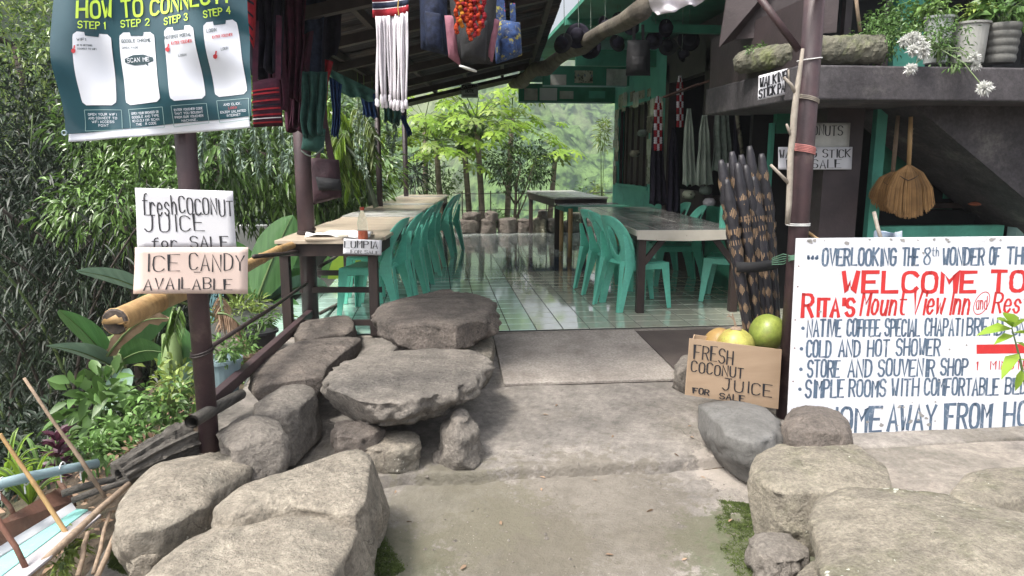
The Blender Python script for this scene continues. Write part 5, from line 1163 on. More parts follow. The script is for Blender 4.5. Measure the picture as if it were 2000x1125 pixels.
def cloth(name, px4, Y, m, label, cat, waves=5, amp=.03, thick=.006, nu=30, nv=16, taper=None, parent=None, Yb=None, group=None):
    c = [at(x, y, Y) for x, y in px4]; ph_ = px4[0][0]*.7
    b = MB()
    def fn(u, v):
        u2 = u
        if taper: k = taper(1-v); u2 = .5 + (u-.5)*k
        p = c[3].lerp(c[2], u2).lerp(c[0].lerp(c[1], u2), v)
        return p + Vector((.25*amp*math.sin(7*v+ph_)*(1-v), (amp*math.sin(waves*u*6.28+ph_+v+1.5*noise.noise(Vector((v*2, ph_, u)))) + 1.2*amp*noise.noise(Vector((u*3, v*3.5, ph_))))*(.35+.65*(1-v)), .012*math.sin(waves*u*5+ph_)*(v < .02)))
    b.grid(fn, nu, nv); o = b.build(name, m, smooth=True, solid=thick)
    if parent: child_world(o, parent)
    else: tag(o, label, cat, group)
    return o
def bulge(name, px4, Y, dpt, m, parent=None, n=18, pw=.35, label=None, cat=None):
    """pillow-like solid between four photo points"""
    c = [at(x, y, Y) for x, y in px4]; b = MB()
    for sgn in (-1, 1):
        def fn(u, v):
            p = c[3].lerp(c[2], u).lerp(c[0].lerp(c[1], u), v); h = (max(0, math.sin(math.pi*u))*max(0, math.sin(math.pi*v)))**pw
            h += .12*noise.noise(Vector((u*4, v*5, Y)))*h
            return p + Vector((0, sgn*dpt*.5*h, 0))
        g = MB(); g.grid(fn, n, n); fs = g.f if sgn < 0 else [f[::-1] for f in g.f]; b.add(g.v, fs)
    o = b.build(name, m, smooth=True)
    if parent: child_world(o, parent)
    if label: tag(o, label, cat)
    return o
def strap(px, Y, w_, m, parent, th=.004, name='strap'):
    b = MB(); P_ = [at(x, y, Y) for x, y in px]; vs = []
    for i, p in enumerate(P_):
        d = (P_[min(i+1, len(P_)-1)] - P_[max(i-1, 0)]).normalized(); s = Vector((-d.z, 0, d.x))*w_/2
        vs += [p-s, p+s]
    b.add(vs, [(2*i, 2*i+1, 2*i+3, 2*i+2) for i in range(len(P_)-1)]); o = b.build(name, m, solid=th); child_world(o, parent)
# macrame piece with white fringe
mc = empty('macrame_hanging', at(765, 20, 3.3), label='red and navy woven piece with a long white knotted fringe hanging from the roof', cat='wall hanging')
Ym = 3.3
wv_ = [((-6, 4), fred), ((4, 6), fwhite), ((6, 17), fnavy), ((17, 19), fwhite), ((19, 34), fred)]
for (a, c), m in wv_:
    b = MB(); b.grid(lambda u, v: at(728 + 70*u, a + (c-a)*(1-v) - 10*u*u*(1 if c > 30 else .7), Ym + .03*math.sin(u*5)), 14, 2); child_world(b.build('woven_band', m, smooth=True, solid=.004), mc)
b = MB(); b.grid(lambda u, v: at(728 + 70*u, -90 + 86*(1-v) - 8*u*u, Ym + .03*math.sin(u*5)), 14, 4); child_world(b.build('woven_band', fnavy, smooth=True, solid=.004), mc)
rs = random.Random(2)
for k in range(26):
    u = k/25; x0 = 735 + 60*u; y0 = 32 - 9*u*u; xb = 737 + 57*(round(u*7)/7*.75+u*.25) + rs.uniform(-2, 2); yb = 190 + 12*u + rs.uniform(-8, 10)
    b = MB(); Yk = Ym + .03*math.sin(u*5) + rs.uniform(-.012, .012); pts = [at(x0 + (xb-x0)*s + 1.2*math.sin(s*5+k), y0 + (yb-y0)*s, Yk) for s in np.linspace(0, 1, 8)]
    b.tube(pts, [.0045]*7 + [.004], 6); q = pts[-1]; b.lathe([(.002, .014), (.008, .006), (.007, -.004), (.009, -.016), (.004, -.022)], q, 7); child_world(b.build('fringe_cord', fwhite, smooth=True), mc)
b = MB(); b.tube([at(779, -8, 3.27), at(777, 15, 3.27), at(779, 30, 3.27)], .0025, 5); child_world(b.build('gold_thread', mat('gold_thread', (.5, .32, .08), None, .5)), mc)
# backpacks
def backpack(px4, Y, m, label, cat='backpack', acc=None):
    t = empty('backpack', at(px4[3][0], px4[3][1], Y), label=label, cat=cat, group='backpacks hanging from the lean-to roof'); bulge('body', px4, Y, .22, m, t)
    (x0, y0), (x1, y1), (x2, y2), (x3, y3) = px4; k = .45
    bulge('pocket', [(x0+.2*(x1-x0), y0+k*(y3-y0)), (x0+.8*(x1-x0), y1+k*(y2-y1)), (x3+.82*(x2-x3), y2-6), (x3+.18*(x2-x3), y3-6)], Y-.12, .08, acc or m, t)
    strap([(x0+.3*(x1-x0), y0-30), (x0+.28*(x1-x0), y0+5)], Y, .03, m, t); strap([(x0+.7*(x1-x0), y0-30), (x0+.72*(x1-x0), y0+5)], Y, .03, m, t); return t
bkm = mat('backpack_navy', (.02, .03, .07), (.006, .009, .022), .75, 30, .5, spec=.3); blk = mat('backpack_black', (.018, .018, .022), (.01, .01, .012), .7, 30, .5)
backpack([(818, -40), (872, -40), (876, 108), (822, 96)], 4.1, bkm, 'dark blue patterned backpack at the left of the hanging group')
t = backpack([(876, -30), (972, -30), (962, 126), (888, 122)], 3.7, blk, 'black backpack with pink sides behind the orange beads')
bulge('side_pocket', [(868, 30), (890, 30), (900, 130), (876, 112)], 3.68, .10, fpink, t); bulge('side_pocket', [(955, 30), (976, 40), (962, 122), (946, 112)], 3.68, .10, fpink, t)
b = MB(); c = at(914, 134, 3.66); b.lathe([(0, .006), (.045, .004), (.045, -.004), (0, -.006)], c, 14, Matrix.Rotation(.3, 3, 'Y') @ Matrix.Diagonal((1, .6, 1))); child_world(b.build('tag', whiteplastic), t)
t = backpack([(966, 36), (1016, 44), (1020, 108), (968, 126)], 3.9, fcolor, 'colourful blue and yellow drawstring bag at the right of the hanging group', 'bag'); strap([(972, -40), (980, 50)], 3.88, .05, fcolor, t)
# strings of orange-red beads
for k, (x, y1, m) in enumerate(((893, 62, forange), (901, 50, fab('cloth_yellow', (.6, .28, .03), (.5, .15, .02))), (912, 48, forange), (920, 60, forange), (928, 70, fred), (936, 66, forange), (944, 50, fred), (907, 40, fred), (917, 76, forange))):
    t = None; b = MB(); z1 = at(x, y1, 3.42); z0 = at(x - 2, -60, 3.42); n = 26
    for i in range(n):
        p = z0.lerp(z1, i/(n-1)) + Vector((.006*math.sin(i+k), .012*math.cos(i*2+k), 0)); r = .011
        b.lathe([(0, r), (r*.85, r*.5), (r, 0), (r*.85, -r*.5), (0, -r)], p, 7)
    o = b.build('bead_string', m, smooth=True); tag(o, ['orange bead string, leftmost over the black backpack', 'yellow bead string beside the leftmost orange one', 'orange bead string third from the left', 'long orange bead string left of the middle', 'red bead string hanging just right of the middle', 'orange bead string second from the right', 'short red bead string, rightmost of the bunch', 'short red bead string tucked behind the left half', 'longest orange bead string, lowest in the middle'][k], 'bead string', 'orange and red bead strings')
# woven bags along the eave
def bag(px4, Y, m, label, stripes=None, dpt=.1, cat='bag', straps=None, group=None):
    t = empty('bag', at(px4[3][0], px4[3][1], Y), label=label, cat=cat, group=group); bulge('body', px4, Y, dpt, m, t, pw=.25)
    (x0, y0), (x1, y1), (x2, y2), (x3, y3) = px4
    for (f, wd, sm_) in stripes or []:
        b = MB(); 
        def fn(u, v):
            ff = f + wd*(1-v); q = (max(0, math.sin(math.pi*(.02+.96*u)))*max(0, math.sin(math.pi*ff)))**.25
            p = at(x0+(x3-x0)*ff, y0+(y3-y0)*ff, Y).lerp(at(x1+(x2-x1)*ff, y1+(y2-y1)*ff, Y), .01+.98*u); return p + Vector((0, -dpt*.5*q*1.08 - .003, 0))
        b.grid(fn, 12, 1); child_world(b.build('stripe', sm_), t)
    for s in straps or []: strap(s, Y-.01, .03, m, t)
    return t
bag([(493, 158), (546, 150), (553, 246), (495, 249)], 4.3, fplum, 'plum woven bag with bright red horizontal stripes beside the banner', [(f, .035, fred) for f in (.22, .30, .45, .62, .74, .90)] + [(.38, .02, fdark), (.55, .03, fdark), (.82, .02, fwhite)], straps=[[(500, 40), (498, 160)], [(545, 30), (543, 155)]])
bag([(478, -30), (500, -30), (496, 96), (480, 60)], 4.2, fred, 'red woven pouch hanging just right of the banner edge', [(f, .04, fdark) for f in (.3, .5, .7, .85)])
bag([(607, 308), (662, 312), (668, 385), (612, 400)], 5.5, mat('bag_brown', (.055, .022, .03), (.03, .012, .018), .7, 12, .5), 'dark reddish brown sling bag hanging beside the second post', dpt=.16)
slg = bpy.data.objects['bag.002'] if 'bag.002' in bpy.data.objects else None
if slg:
    bulge('flap', [(616, 345), (664, 350), (668, 372), (622, 372)], 5.41, .07, blk, slg)
    strap([(630, 170), (634, 240), (645, 300), (660, 358)], 5.5, .045, MATS['bag_brown'], slg); strap([(634, 240), (622, 300), (614, 350)], 5.52, .03, MATS['bag_brown'], slg)
cloth('hanging_cloth', [(588, 140), (640, 140), (632, 262), (594, 268)], 5.0, fteal, 'green crumpled cloth bag bunched on the second post', 'cloth', 3, .05)
t = empty('cap', at(612, 290, 5.1), label='dull green floppy cap hanging on the second post', cat='cap')
bulge('crown', [(594, 250), (636, 252), (632, 300), (588, 292)], 5.1, .16, fteal, t, pw=.5)
b = MB(); b.tube([at(588 + 44*s, 294 + 14*math.sin(math.pi*s) - 6*s, 5.04) for s in np.linspace(0, 1, 10)], .012, 8, flat=.4); child_world(b.build('brim', fgrey, smooth=True), t)
cl = [([(500, -40), (560, -40), (556, 150), (505, 130)], 4.6, fdark, 'black garment hanging nearest the banner'), ([(545, -20), (600, -20), (592, 200), (552, 180)], 4.9, fplum, 'plum striped scarf hanging left of the second post'),
      ([(556, 80), (612, 60), (600, 245), (566, 250)], 5.2, fplum, 'maroon fringed shawl hanging in front of the second post'), ([(575, 10), (640, 10), (628, 190), (584, 190)], 5.4, fdark, 'dark cloth bundle at the top of the second post'),
      ([(612, 110), (650, 120), (636, 200), (618, 200)], 5.6, fred, 'dark red cloth hanging right of the second post'), ([(644, 150), (668, 165), (664, 270), (650, 262)], 6.0, fblue, 'blue cloth hanging beyond the second post'),
      ([(635, 130), (735, 178), (735, 200), (650, 178)], 7.2, fteal, 'teal and white cloth draped along the roof eave'), ([(700, 170), (735, 185), (738, 232), (708, 225)], 8.0, fblue, 'dark blue cloth hanging before the slim post'),
      ([(742, 195), (790, 205), (782, 245), (752, 235)], 9.0, fteal, 'faded teal cloth hanging at the far end of the eave'), ([(780, 225), (790, 225), (806, 262), (797, 268)], 9.5, fblue, 'blue strip of cloth hanging by the far post'),
      ([(1258, -20), (1395, -40), (1396, -5), (1284, 32)], 5.4, fwhite, 'whitish sheet hanging from above between the beams')]
for px4, Y, m, lab in cl: cloth('hanging_cloth', px4, Y, m, lab, 'cloth', 3, .035, taper=(lambda s: 1 - .15*math.sin(3*s)) if Y != 5.4 else None)
# hats and caps in silhouette
gh = 'dark hats hanging under the green ceiling'
hat_lab = ['dark hat hanging leftmost, just over the rough log beam', 'dark hat second from the left in the hanging row', 'dark hat low on the left, third in the hanging row', 'small dark hat just left of the hanging black backpack', 'dark hat high above the left half of the row', 'small dark hat right of the hanging black backpack', 'dark hat lowest in the middle right of the row', 'big dark hat near the right end of the green beam', 'dark hat high in the middle right of the row', 'smallest dark hat low at the right end of the row', 'dark hat directly above the hanging black backpack', 'dark hat highest of all, near the vertical green board']
for k, (x, y, r) in enumerate(((1100, 85, 20), (1128, 70, 24), (1152, 92, 22), (1205, 85, 17), (1180, 50, 18), (1278, 78, 18), (1305, 92, 18), (1345, 78, 22), (1300, 55, 17), (1330, 108, 14), (1235, 50, 18), (1210, 40, 16))):
    Y = 7.4 + .25*(k % 4); c = at(x, y, Y); rr = r/F*Y; t = empty('hat', c, label=hat_lab[k], cat='hat', group=gh)
    M_ = Matrix.Rotation(R(70 + 12*(k % 3)), 3, 'X') @ Matrix.Rotation(R(20*(k % 5)-40), 3, 'Y')
    b = MB(); b.lathe([(0, .09), (rr*.35, .088), (rr*.5, .07), (rr*.55, .0)], c, 18, M_); child_world(b.build('crown', fdark, smooth=True), t)
    b = MB(); b.lathe([(rr*.5, .0), (rr*.8, -.004), (rr, .006), (rr*1.0, .001), (rr*.8, -.009), (rr*.5, -.005)], c, 18, M_); child_world(b.build('brim', fdark if k % 3 else blk, smooth=True), t)
    b = MB(); b.tube([c, c + Vector((.01, 0, .12)), (c.x, c.y, max(c.z + .15, 3.04))], .003, 4); child_world(b.build('cord', fgrey), t)
t = backpack([(1226, 78), (1268, 78), (1270, 148), (1222, 148)], 7.2, blk, 'small black backpack hanging among the hats before the green beams'); t['group'] = 'hats and bags under the green ceiling'
# ribbons of red and white discs
for x, y0, y1, lab in ((1285, 190, 292, 'red and white bead necklaces hanging by the dark window'), (1328, 150, 246, 'red and white bead necklaces hanging higher before the doorway')):
    t = empty('necklace_bunch', at(x, y0, 8.6), label=lab, cat='necklaces')
    for j in range(6):
        b = [MB(), MB()]; n = 24
        for i in range(n):
            p = at(x + (j-2.5)*(2.4 if x < 1300 else 1.9)*min(1, .25+i/6), y0 + (y1-y0)*i/(n-1), 8.6 - .02*(j % 2)); r = .017; q = b[((i // 3) + j // 2) % 2]
            q.lathe([(0, r), (r*.8, r*.5), (r*.8, -r*.5), (0, -r)], p, 6)
        for q, m in zip(b, (fwhite, fred)): child_world(q.build('beads', m), t)['kind'] = 'stuff'
bt_ = empty('wooden_spoon', at(1300, 180, 8.3), label='carved wooden paddle hanging crosswise before the dark doorway', cat='paddle'); b = MB(); b.bar(at(1297, 190, 8.3), at(1368, 164, 8.0), .08, .02); b.bar(at(1366, 165, 8.0), at(1392, 155, 7.9), .03, .02); child_world(b.build('blade', mat('carved_wood', (.12, .055, .035), (.07, .03, .02), .6, 8, .2), bevel=.004), bt_)
# trousers
gt = 'grey-green garments hanging in the shop doorway'
for x0, x1, y0, y1, Y, m, lab in ((1333, 1358, 212, 362, 7.9, fpale, 'pale grey-green garment with a pointed top, leftmost in the doorway'), (1360, 1392, 225, 362, 7.7, fpale, 'pale grey-green garment hanging in the middle of the doorway'), (1390, 1430, 180, 335, 7.4, fgrey, 'longest grey-green garment, hanging rightmost in the doorway'), (1432, 1447, 200, 330, 7.2, fdark, 'black narrow scarf beside the grey garments'), (1268, 1300, 210, 400, 8.9, fdark, 'black jacket hanging beside the dark window'), (1302, 1330, 250, 420, 8.4, fdark, 'long black garment behind the bead necklaces'), (1455, 1500, 230, 420, 6.9, fdark, 'black clothes hanging behind the walking sticks')):
    cloth('garment', [(x0 + (x1-x0)*.25, y0), (x1 - (x1-x0)*.25, y0), (x1, y1), (x0, y1)], Y, m, lab, 'garment', 2.5, .03, taper=lambda s: (.55 + .45*min(1, s*4)), group=gt)
for k, (x, y) in enumerate(((1345, 380), (1378, 372), (1385, 395), (1240, 300), (1255, 260))):
    c = at(x, y, 8.0 if x > 1300 else 10.0); b = MB(); b.lathe([(0, .05), (.05, .045), (.075, .01), (.07, -.03), (.03, -.05), (0, -.05)], c, 12); o = b.build('beanie', [news, fgrey, fwhite, news2, fgrey][k], smooth=True); tag(o, ['small patterned beanie below the leftmost grey garment', 'grey beanie hanging below the middle grey garment', 'pale beanie hanging lowest under the grey garments', 'dark patterned beanie by the window frame', 'grey beanie high on the window frame'][k], 'beanie')
rod(at(1435, 190, 7.0), at(1450, 300, 6.9), .02, news2, 'thin patterned baton hanging beside the black scarf', 'baton', 'baton')
# ============================================================ BALCONY POTS
def pot(px, ytop, ybot, wt, wb, Y, m, label, ribs=0, rim=True):
    a = at(px, ybot, Y); zt_ = at(px, ytop, Y).z; h = zt_ - a.z; r1 = wt/2/F*Y; r0 = wb/2/F*Y
    t = empty('flower_pot', a, label=label, cat='flower pot', group='pots on the balcony slab'); b = MB()
    prof = [(0, 0)] + [(r0 + (r1-r0)*s + (.008*abs(math.sin(s*math.pi*ribs)) if ribs else 0), h*s) for s in np.linspace(0, 1, 30)]
    if rim: prof += [(r1+.010, h-.015), (r1+.012, h), (r1-.004, h)]
    prof += [(r1-.01, h-.02), (r1-.02, h-.03)]; b.lathe(prof, (0, 0, 0), 28); b.build('shell', m, t, smooth=False)
    b = MB(); b.lathe([(r1-.015, h-.035), (0, h-.02)], n=20); b.build('earth', soil, t); return t, a, h, r1
slab_z = zt
pot(1826, 33, 124, 52, 42, 5.0, mat('pot_white', (.50, .52, .52), (.32, .34, .33), .5, 3, .2, dirt=((.16, .17, .15), 4, .55, .75)), 'white bucket pot with a blue rim on the balcony slab'); pot(1888, 45, 124, 66, 58, 5.0, mat('pot_grey', (.38, .38, .36), (.28, .28, .26), .6, 3, .2, dirt=((.17, .17, .14), 3, .5, .7)), 'greyish straight-sided pot in the middle of the balcony'); pot(1950, 47, 124, 66, 54, 5.0, mat('pot_tyre', (.13, .13, .12), (.08, .08, .075), .8, 6, .4), 'ribbed dark grey pot right of the greyish pot', 5, False); pot(2012, 60, 124, 40, 34, 5.0, darkpanel, 'small maroon pot at the right frame edge')
o = rough_tube(at(1590, 99, 4.95), at(1718, 97, 4.93), .098, .098, 'planter_log', mossylog); tag(o, 'mossy hollow log planter lying along the front of the balcony', 'log planter')
o = rough_tube(at(1450, 122, 5.55), at(1566, 103, 4.86), .085, .088, 'planter_log', mossylog); tag(o, 'mossy log planter along the left end of the balcony above the walking stick card', 'log planter')
rod(at(1680, 62, 5.0), at(1668, -40, 5.0), .013, drywood, 'bare brown plant stake rising from the balcony log planter', 'stake', 'stake')
rod(at(1915, 40, 5.2), at(1905, -40, 5.3), .016, rust, 'rusty stem rising behind the pots', 'stake', 'stake')
# ============================================================ PLANTS
def bush(name, label, c, rad, n_cl, per, cl_r, L, W, m, seed, cat='plant', group=None, stems=6, base=None, droop=.25, shell=.3):
    base = base or (c[0], c[1], c[2] - rad[2]); t = empty(name, base, label=label, cat=cat, group=group)
    P, D, C = crown_points(c, rad, n_cl, per, cl_r, seed, shell); leaves('foliage', P, D, L, W, m, t, droop)
    if stems:
        b = MB()
        for i in range(stems): e = Vector(C[(i*5) % len(C)]); b.tube([base, Vector(base).lerp(e, .5) + Vector((0, 0, .03)), e], [.006, .005, .002], 5)
        child_world(b.build('stems', stemg), t)
    return t
def P3_(x, y, Y): p = at(x, y, Y); return (p.x, p.y, p.z)
bush('plant', 'ferny grey-green plant spilling over the balcony log planter', P3_(1720, 75, 4.95), (.20, .12, .17), 60, 16, .06, .03, .35, leafE, 41); bush('plant', 'leafy plant behind the white flowers on the balcony', P3_(1770, 40, 5.3), (.28, .15, .2), 70, 14, .07, .045, .4, leafE, 42)
bush('plant', 'chrysanthemum foliage hanging around the white bucket pot', P3_(1835, 75, 4.85), (.22, .10, .16), 60, 12, .06, .03, .4, leafE, 43); bush('plant', 'broad-leaved green plant in the ribbed grey pot', P3_(1960, 18, 5.0), (.18, .12, .10), 26, 6, .06, .10, .45, leafE, 44)
bush('plant', 'small plant with yellowing leaves between the grey pots', P3_(1905, 25, 5.1), (.10, .1, .12), 20, 8, .05, .05, .4, leafB, 45); bush('plant', 'moss and seedlings on top of the left balcony log', P3_(1490, 95, 5.3), (.12, .08, .04), 20, 10, .03, .03, .3, leafE, 46)
bush('plant', 'dark leafy plant on top of the white bucket pot', P3_(1830, 15, 5.0), (.13, .1, .10), 26, 8, .06, .06, .35, leafA, 47)
def flower(px, py, rpx, Y, label, face=(0, -1, .1), seed=0):
    c = at(px, py, Y); r = rpx/F*Y; t = empty('flower', c, label=label, cat='flower', group='white chrysanthemums on the balcony'); g = np.random.default_rng(seed); N = 170
    f = Vector(face).normalized(); D = g.normal(size=(N, 3)); D /= np.linalg.norm(D, axis=1, keepdims=True); D += np.array(f)*.35
    P = np.array(c) + D*r*.15 + g.normal(0, r*.06, (N, 3)); leaves('petals', P, D, r*.9, .22, petalw, t, .1, .5); return c
fl_ = [(1783, 72, 13, 4.7), (1800, 100, 16, 4.66), (1778, 134, 13, 4.62), (1768, 80, 13, 4.72), (1790, 78, 14, 4.68), (1803, 90, 13, 4.66), (1783, 98, 13, 4.66), (1902, 112, 12, 4.6), (1906, 128, 11, 4.6), (1922, 172, 16, 4.5)]
labs = ['white chrysanthemum bloom at the top of the cluster', 'large white chrysanthemum at the right of the cluster', 'drooping white chrysanthemum hanging below the cluster over the slab', 'white chrysanthemum at the left of the cluster', 'white chrysanthemum in the middle of the cluster', 'white chrysanthemum tucked at the right of the cluster', 'white chrysanthemum low in the cluster', 'upper one of two white chrysanthemums before the grey pot', 'lower one of two white chrysanthemums before the grey pot', 'single white chrysanthemum dangling lowest on a long stem']
for k, ((x, y, r, Y), lab) in enumerate(zip(fl_, labs)):
    c = flower(x, y, r, Y, lab, seed=k); s0 = at(1835, 95, 4.8)
    b = MB(); b.tube([s0, s0.lerp(c, .5) + Vector((0, -.02, .03)), c], .0035, 5); t = [o for o in bpy.data.objects if o.get('label') == lab][0]; child_world(b.build('stem', stemg), t)
bush('plant', 'small leaves along the long dangling flower stem', P3_(1862, 128, 4.65), (.12, .03, .05), 14, 5, .03, .025, .35, leafE, 48)
# hollow stem plant in front of the painted sign
t = empty('plant', at(2000, 800, 3.3), label='bright green sapling with pointed leaves in front of the painted sign at the right edge', cat='plant')
b = MB(); b.tube([at(2015, 860, 3.3), at(2004, 760, 3.3), at(1992, 700, 3.3), at(1976, 640, 3.3)], [.008, .007, .006, .003], 7); child_world(b.build('stem', stemg, smooth=True), t)
for k, (a, c, w_) in enumerate((((1978, 642), (1905, 645), .3), ((1978, 640), (1945, 612), .35), ((1980, 640), (2020, 610), .35), ((1978, 650), (2040, 650), .3), ((1980, 655), (1925, 670), .3), ((1990, 690), (1950, 740), .35), ((1996, 720), (1978, 775), .4), ((1992, 700), (2030, 720), .35), ((1978, 640), (1965, 600), .3), ((1984, 668), (2030, 690), .3))):
    A = at(*a, 3.3); C_ = at(*c, 3.3 - .05*(k % 3)); d = C_-A
    leaves('leaf', np.array([A]), np.array([d + Vector((0, 0, .3*d.length))*0]), d.length, w_, leafD, t, .15, .3)
# long palmate/strap helper leaves
def blade_leaf(base, tip, width, m, parent, sag=.15, n=14, fold=.18, name='leaf', tear=0., seed=0, stem=.0, side=None):
    base = Vector(base); tip = Vector(tip); d = tip-base; L = d.length; d.normalize(); up = Vector((0, 0, 1)); s = side and Vector(side).normalized() or d.cross(up).normalized(); nn = s.cross(d)
    V = []; rs = random.Random(seed)
    for i in range(n+1):
        f = i/n; c = base + d*L*f + up*(sag*L*(math.sin(math.pi*f)))
        wv = width*.5*max(.02, math.sin(math.pi*min(1, (.06+.94*f)))**.6) * (1 if f < .9 else 1)
        V += [c - s*wv + nn*wv*fold + up*rs.uniform(-1, 1)*tear*width, c - s*wv*.5 + nn*wv*fold*.6, c, c + s*wv*.5 + nn*wv*fold*.6, c + s*wv + nn*wv*fold + up*rs.uniform(-1, 1)*tear*width]
    b = MB(); b.add(V, [(i*5+k, i*5+k+1, (i+1)*5+k+1, (i+1)*5+k) for i in range(n) for k in range(4)])
    o = b.build(name, m, smooth=True); child_world(o, parent)
    b = MB(); b.tube([base + d*L*f + up*(sag*L*math.sin(math.pi*f)) - nn*.004 for f in np.linspace(0, .97, 8)], [.012*(1-.8*f) * max(.4, min(1, L)) for f in np.linspace(0, 1, 8)], 5); child_world(b.build('midrib', stemg), o)
    return o
def banana_plant(label, base, leaves_, seed, group='banana plants below the path'):
    t = empty('banana_plant', base, label=label, cat='banana plant', group=group); base = Vector(base)
    crown = base + Vector((0, 0, .5)); b = MB(); b.tube([base, crown], [.08, .05], 10); child_world(b.build('trunk', stemg, smooth=True), t)
    for k, (a, c, Y0, Y1, w_, m, sag) in enumerate(leaves_):
        A = at(*a, Y0); C_ = at(*c, Y1)
        b = MB(); b.tube([crown, crown.lerp(A, .6) + Vector((0, 0, .05)), A], [.02, .014, .010], 6); child_world(b.build('stalk', stemg), t)
        blade_leaf(A, C_, w_, m, t, sag, tear=.0 if m is not leafdry else .15, seed=k, side=(C_-A).cross(Vector((.2, 1, .5))))
    return t
banana_plant('banana plant with a withered brown leaf under the bamboo rail', P3_(235, 790, 5.2), [((210, 700), (115, 605), 5.0, 4.7, .22, banana, .05), ((215, 712), (90, 675), 5.0, 4.6, .24, bananab, .06), ((210, 695), (335, 622), 4.9, 4.5, .12, leafdry, .12), ((225, 700), (350, 560), 5.2, 5.6, .28, banana, .06), ((235, 705), (330, 690), 5.0, 4.8, .20, banana, .10), ((240, 720), (200, 830), 4.9, 4.6, .25, bananab, .1)], 1)
banana_plant('tall banana plant with broad leaves behind the ICE CANDY card and rail', P3_(520, 760, 7.2), [((505, 575), (572, 420), 7.0, 7.3, .42, banana, .04), ((510, 560), (610, 520), 7.1, 7.4, .36, banana, .08), ((290, 570), (148, 528), 5.6, 5.2, .20, bananab, .05), ((500, 585), (450, 470), 7.2, 7.2, .34, banana, .05), ((530, 600), (600, 640), 7.0, 6.9, .30, banana, .15), ((520, 590), (640, 560), 7.1, 7.6, .30, bananab, .1)], 2)
banana_plant('banana plant whose leaves show under the left table', P3_(680, 720, 8.5), [((655, 600), (690, 470), 8.4, 8.4, .35, leafD, .03), ((660, 610), (640, 500), 8.4, 8.5, .32, banana, .03), ((655, 610), (560, 560), 8.2, 8.0, .3, banana, .1), ((660, 600), (730, 560), 8.4, 8.8, .26, banana, .1)], 3)
banana_plant('small banana plant right of the front post foot', P3_(345, 800, 4.6), [((330, 770), (430, 700), 4.5, 4.6, .16, bananab, .06), ((335, 750), (360, 640), 4.6, 4.7, .18, banana, .03), ((335, 765), (310, 690), 4.6, 4.7, .16, banana, .06)], 4)
# feathery fern leaf, brown palm bits
def frond(base, tip, w_, m, parent, n=34, sag=.1, name='frond', hang=.5):
    base = Vector(base); tip = Vector(tip); d = tip-base; L = d.length; u = d.normalized(); s = u.cross(Vector((0, 0, 1))); s = (s if s.length > .1 else Vector((1, 0, 0))).normalized(); V = []; D = []
    for i in range(n):
        f = (i+1)/(n+1); c = base + d*f + Vector((0, 0, sag*L*math.sin(math.pi*f)))
        for q in (-1, 1): V.append(tuple(c)); D.append(tuple(s*q*.9 + u*.55 + Vector((0, 0, -hang))))
    o = leaves(name, np.array(V), np.array(D), w_, .12, m, parent, droop=.3); b = MB(); b.tube([base + d*f + Vector((0, 0, sag*L*math.sin(math.pi*f))) for f in np.linspace(0, 1, 7)], [.01*(1-.8*f) for f in np.linspace(0, 1, 7)], 5); child_world(b.build('rachis', stemg), o); return o
t = empty('palm', at(720, 430, 8.6), label='palm with drooping yellow-green fronds and dark curved stalks behind the sling bag', cat='palm')
for k, (a, c, Y) in enumerate((((735, 405), (665, 275), 8.6), ((725, 400), (690, 300), 8.8))):
    b = MB(); A = at(*a, Y); C_ = at(*c, Y); b.tube([A, A.lerp(C_, .5) + Vector((.05, 0, .12)), C_], [.035, .03, .018], 8); child_world(b.build('stalk', mat('palm_stalk', (.05, .075, .035), (.03, .045, .025), .5), smooth=True), t)
for k, (x0, y0, x1, y1) in enumerate(((672, 262, 640, 350), (676, 258, 668, 352), (680, 255, 700, 345), (690, 262, 720, 340), (668, 262, 622, 320), (695, 250, 735, 300), (665, 250, 690, 380), (650, 240, 655, 330), (705, 240, 712, 330), (640, 200, 690, 262), (690, 210, 735, 270))):
    frond(at(x0, y0, 8.6 + .1*(k % 4)), at(x1, y1, 8.5 + .12*(k % 5)), .20, leafB if k % 3 else leafD, t, sag=.15, hang=.8)
t = empty('fern', at(345, 640, 4.4), label='jagged green fern frond hanging beside the front post', cat='fern')
frond(at(340, 600, 4.3), at(322, 675, 4.3), .10, leafA, t, 22); frond(at(352, 600, 4.35), at(340, 650, 4.3), .09, leafA, t, 18)
t = empty('fern', at(450, 640, 5.2), label='withered brown banana leaf drooping right of the front post', cat='withered leaf')
frond(at(425, 612, 5.2), at(480, 650, 5.2), .13, leafdry, t, 30, .2, hang=1.4); frond(at(430, 575, 5.4), at(438, 640, 5.3), .10, leafdry, t, 20, .1)
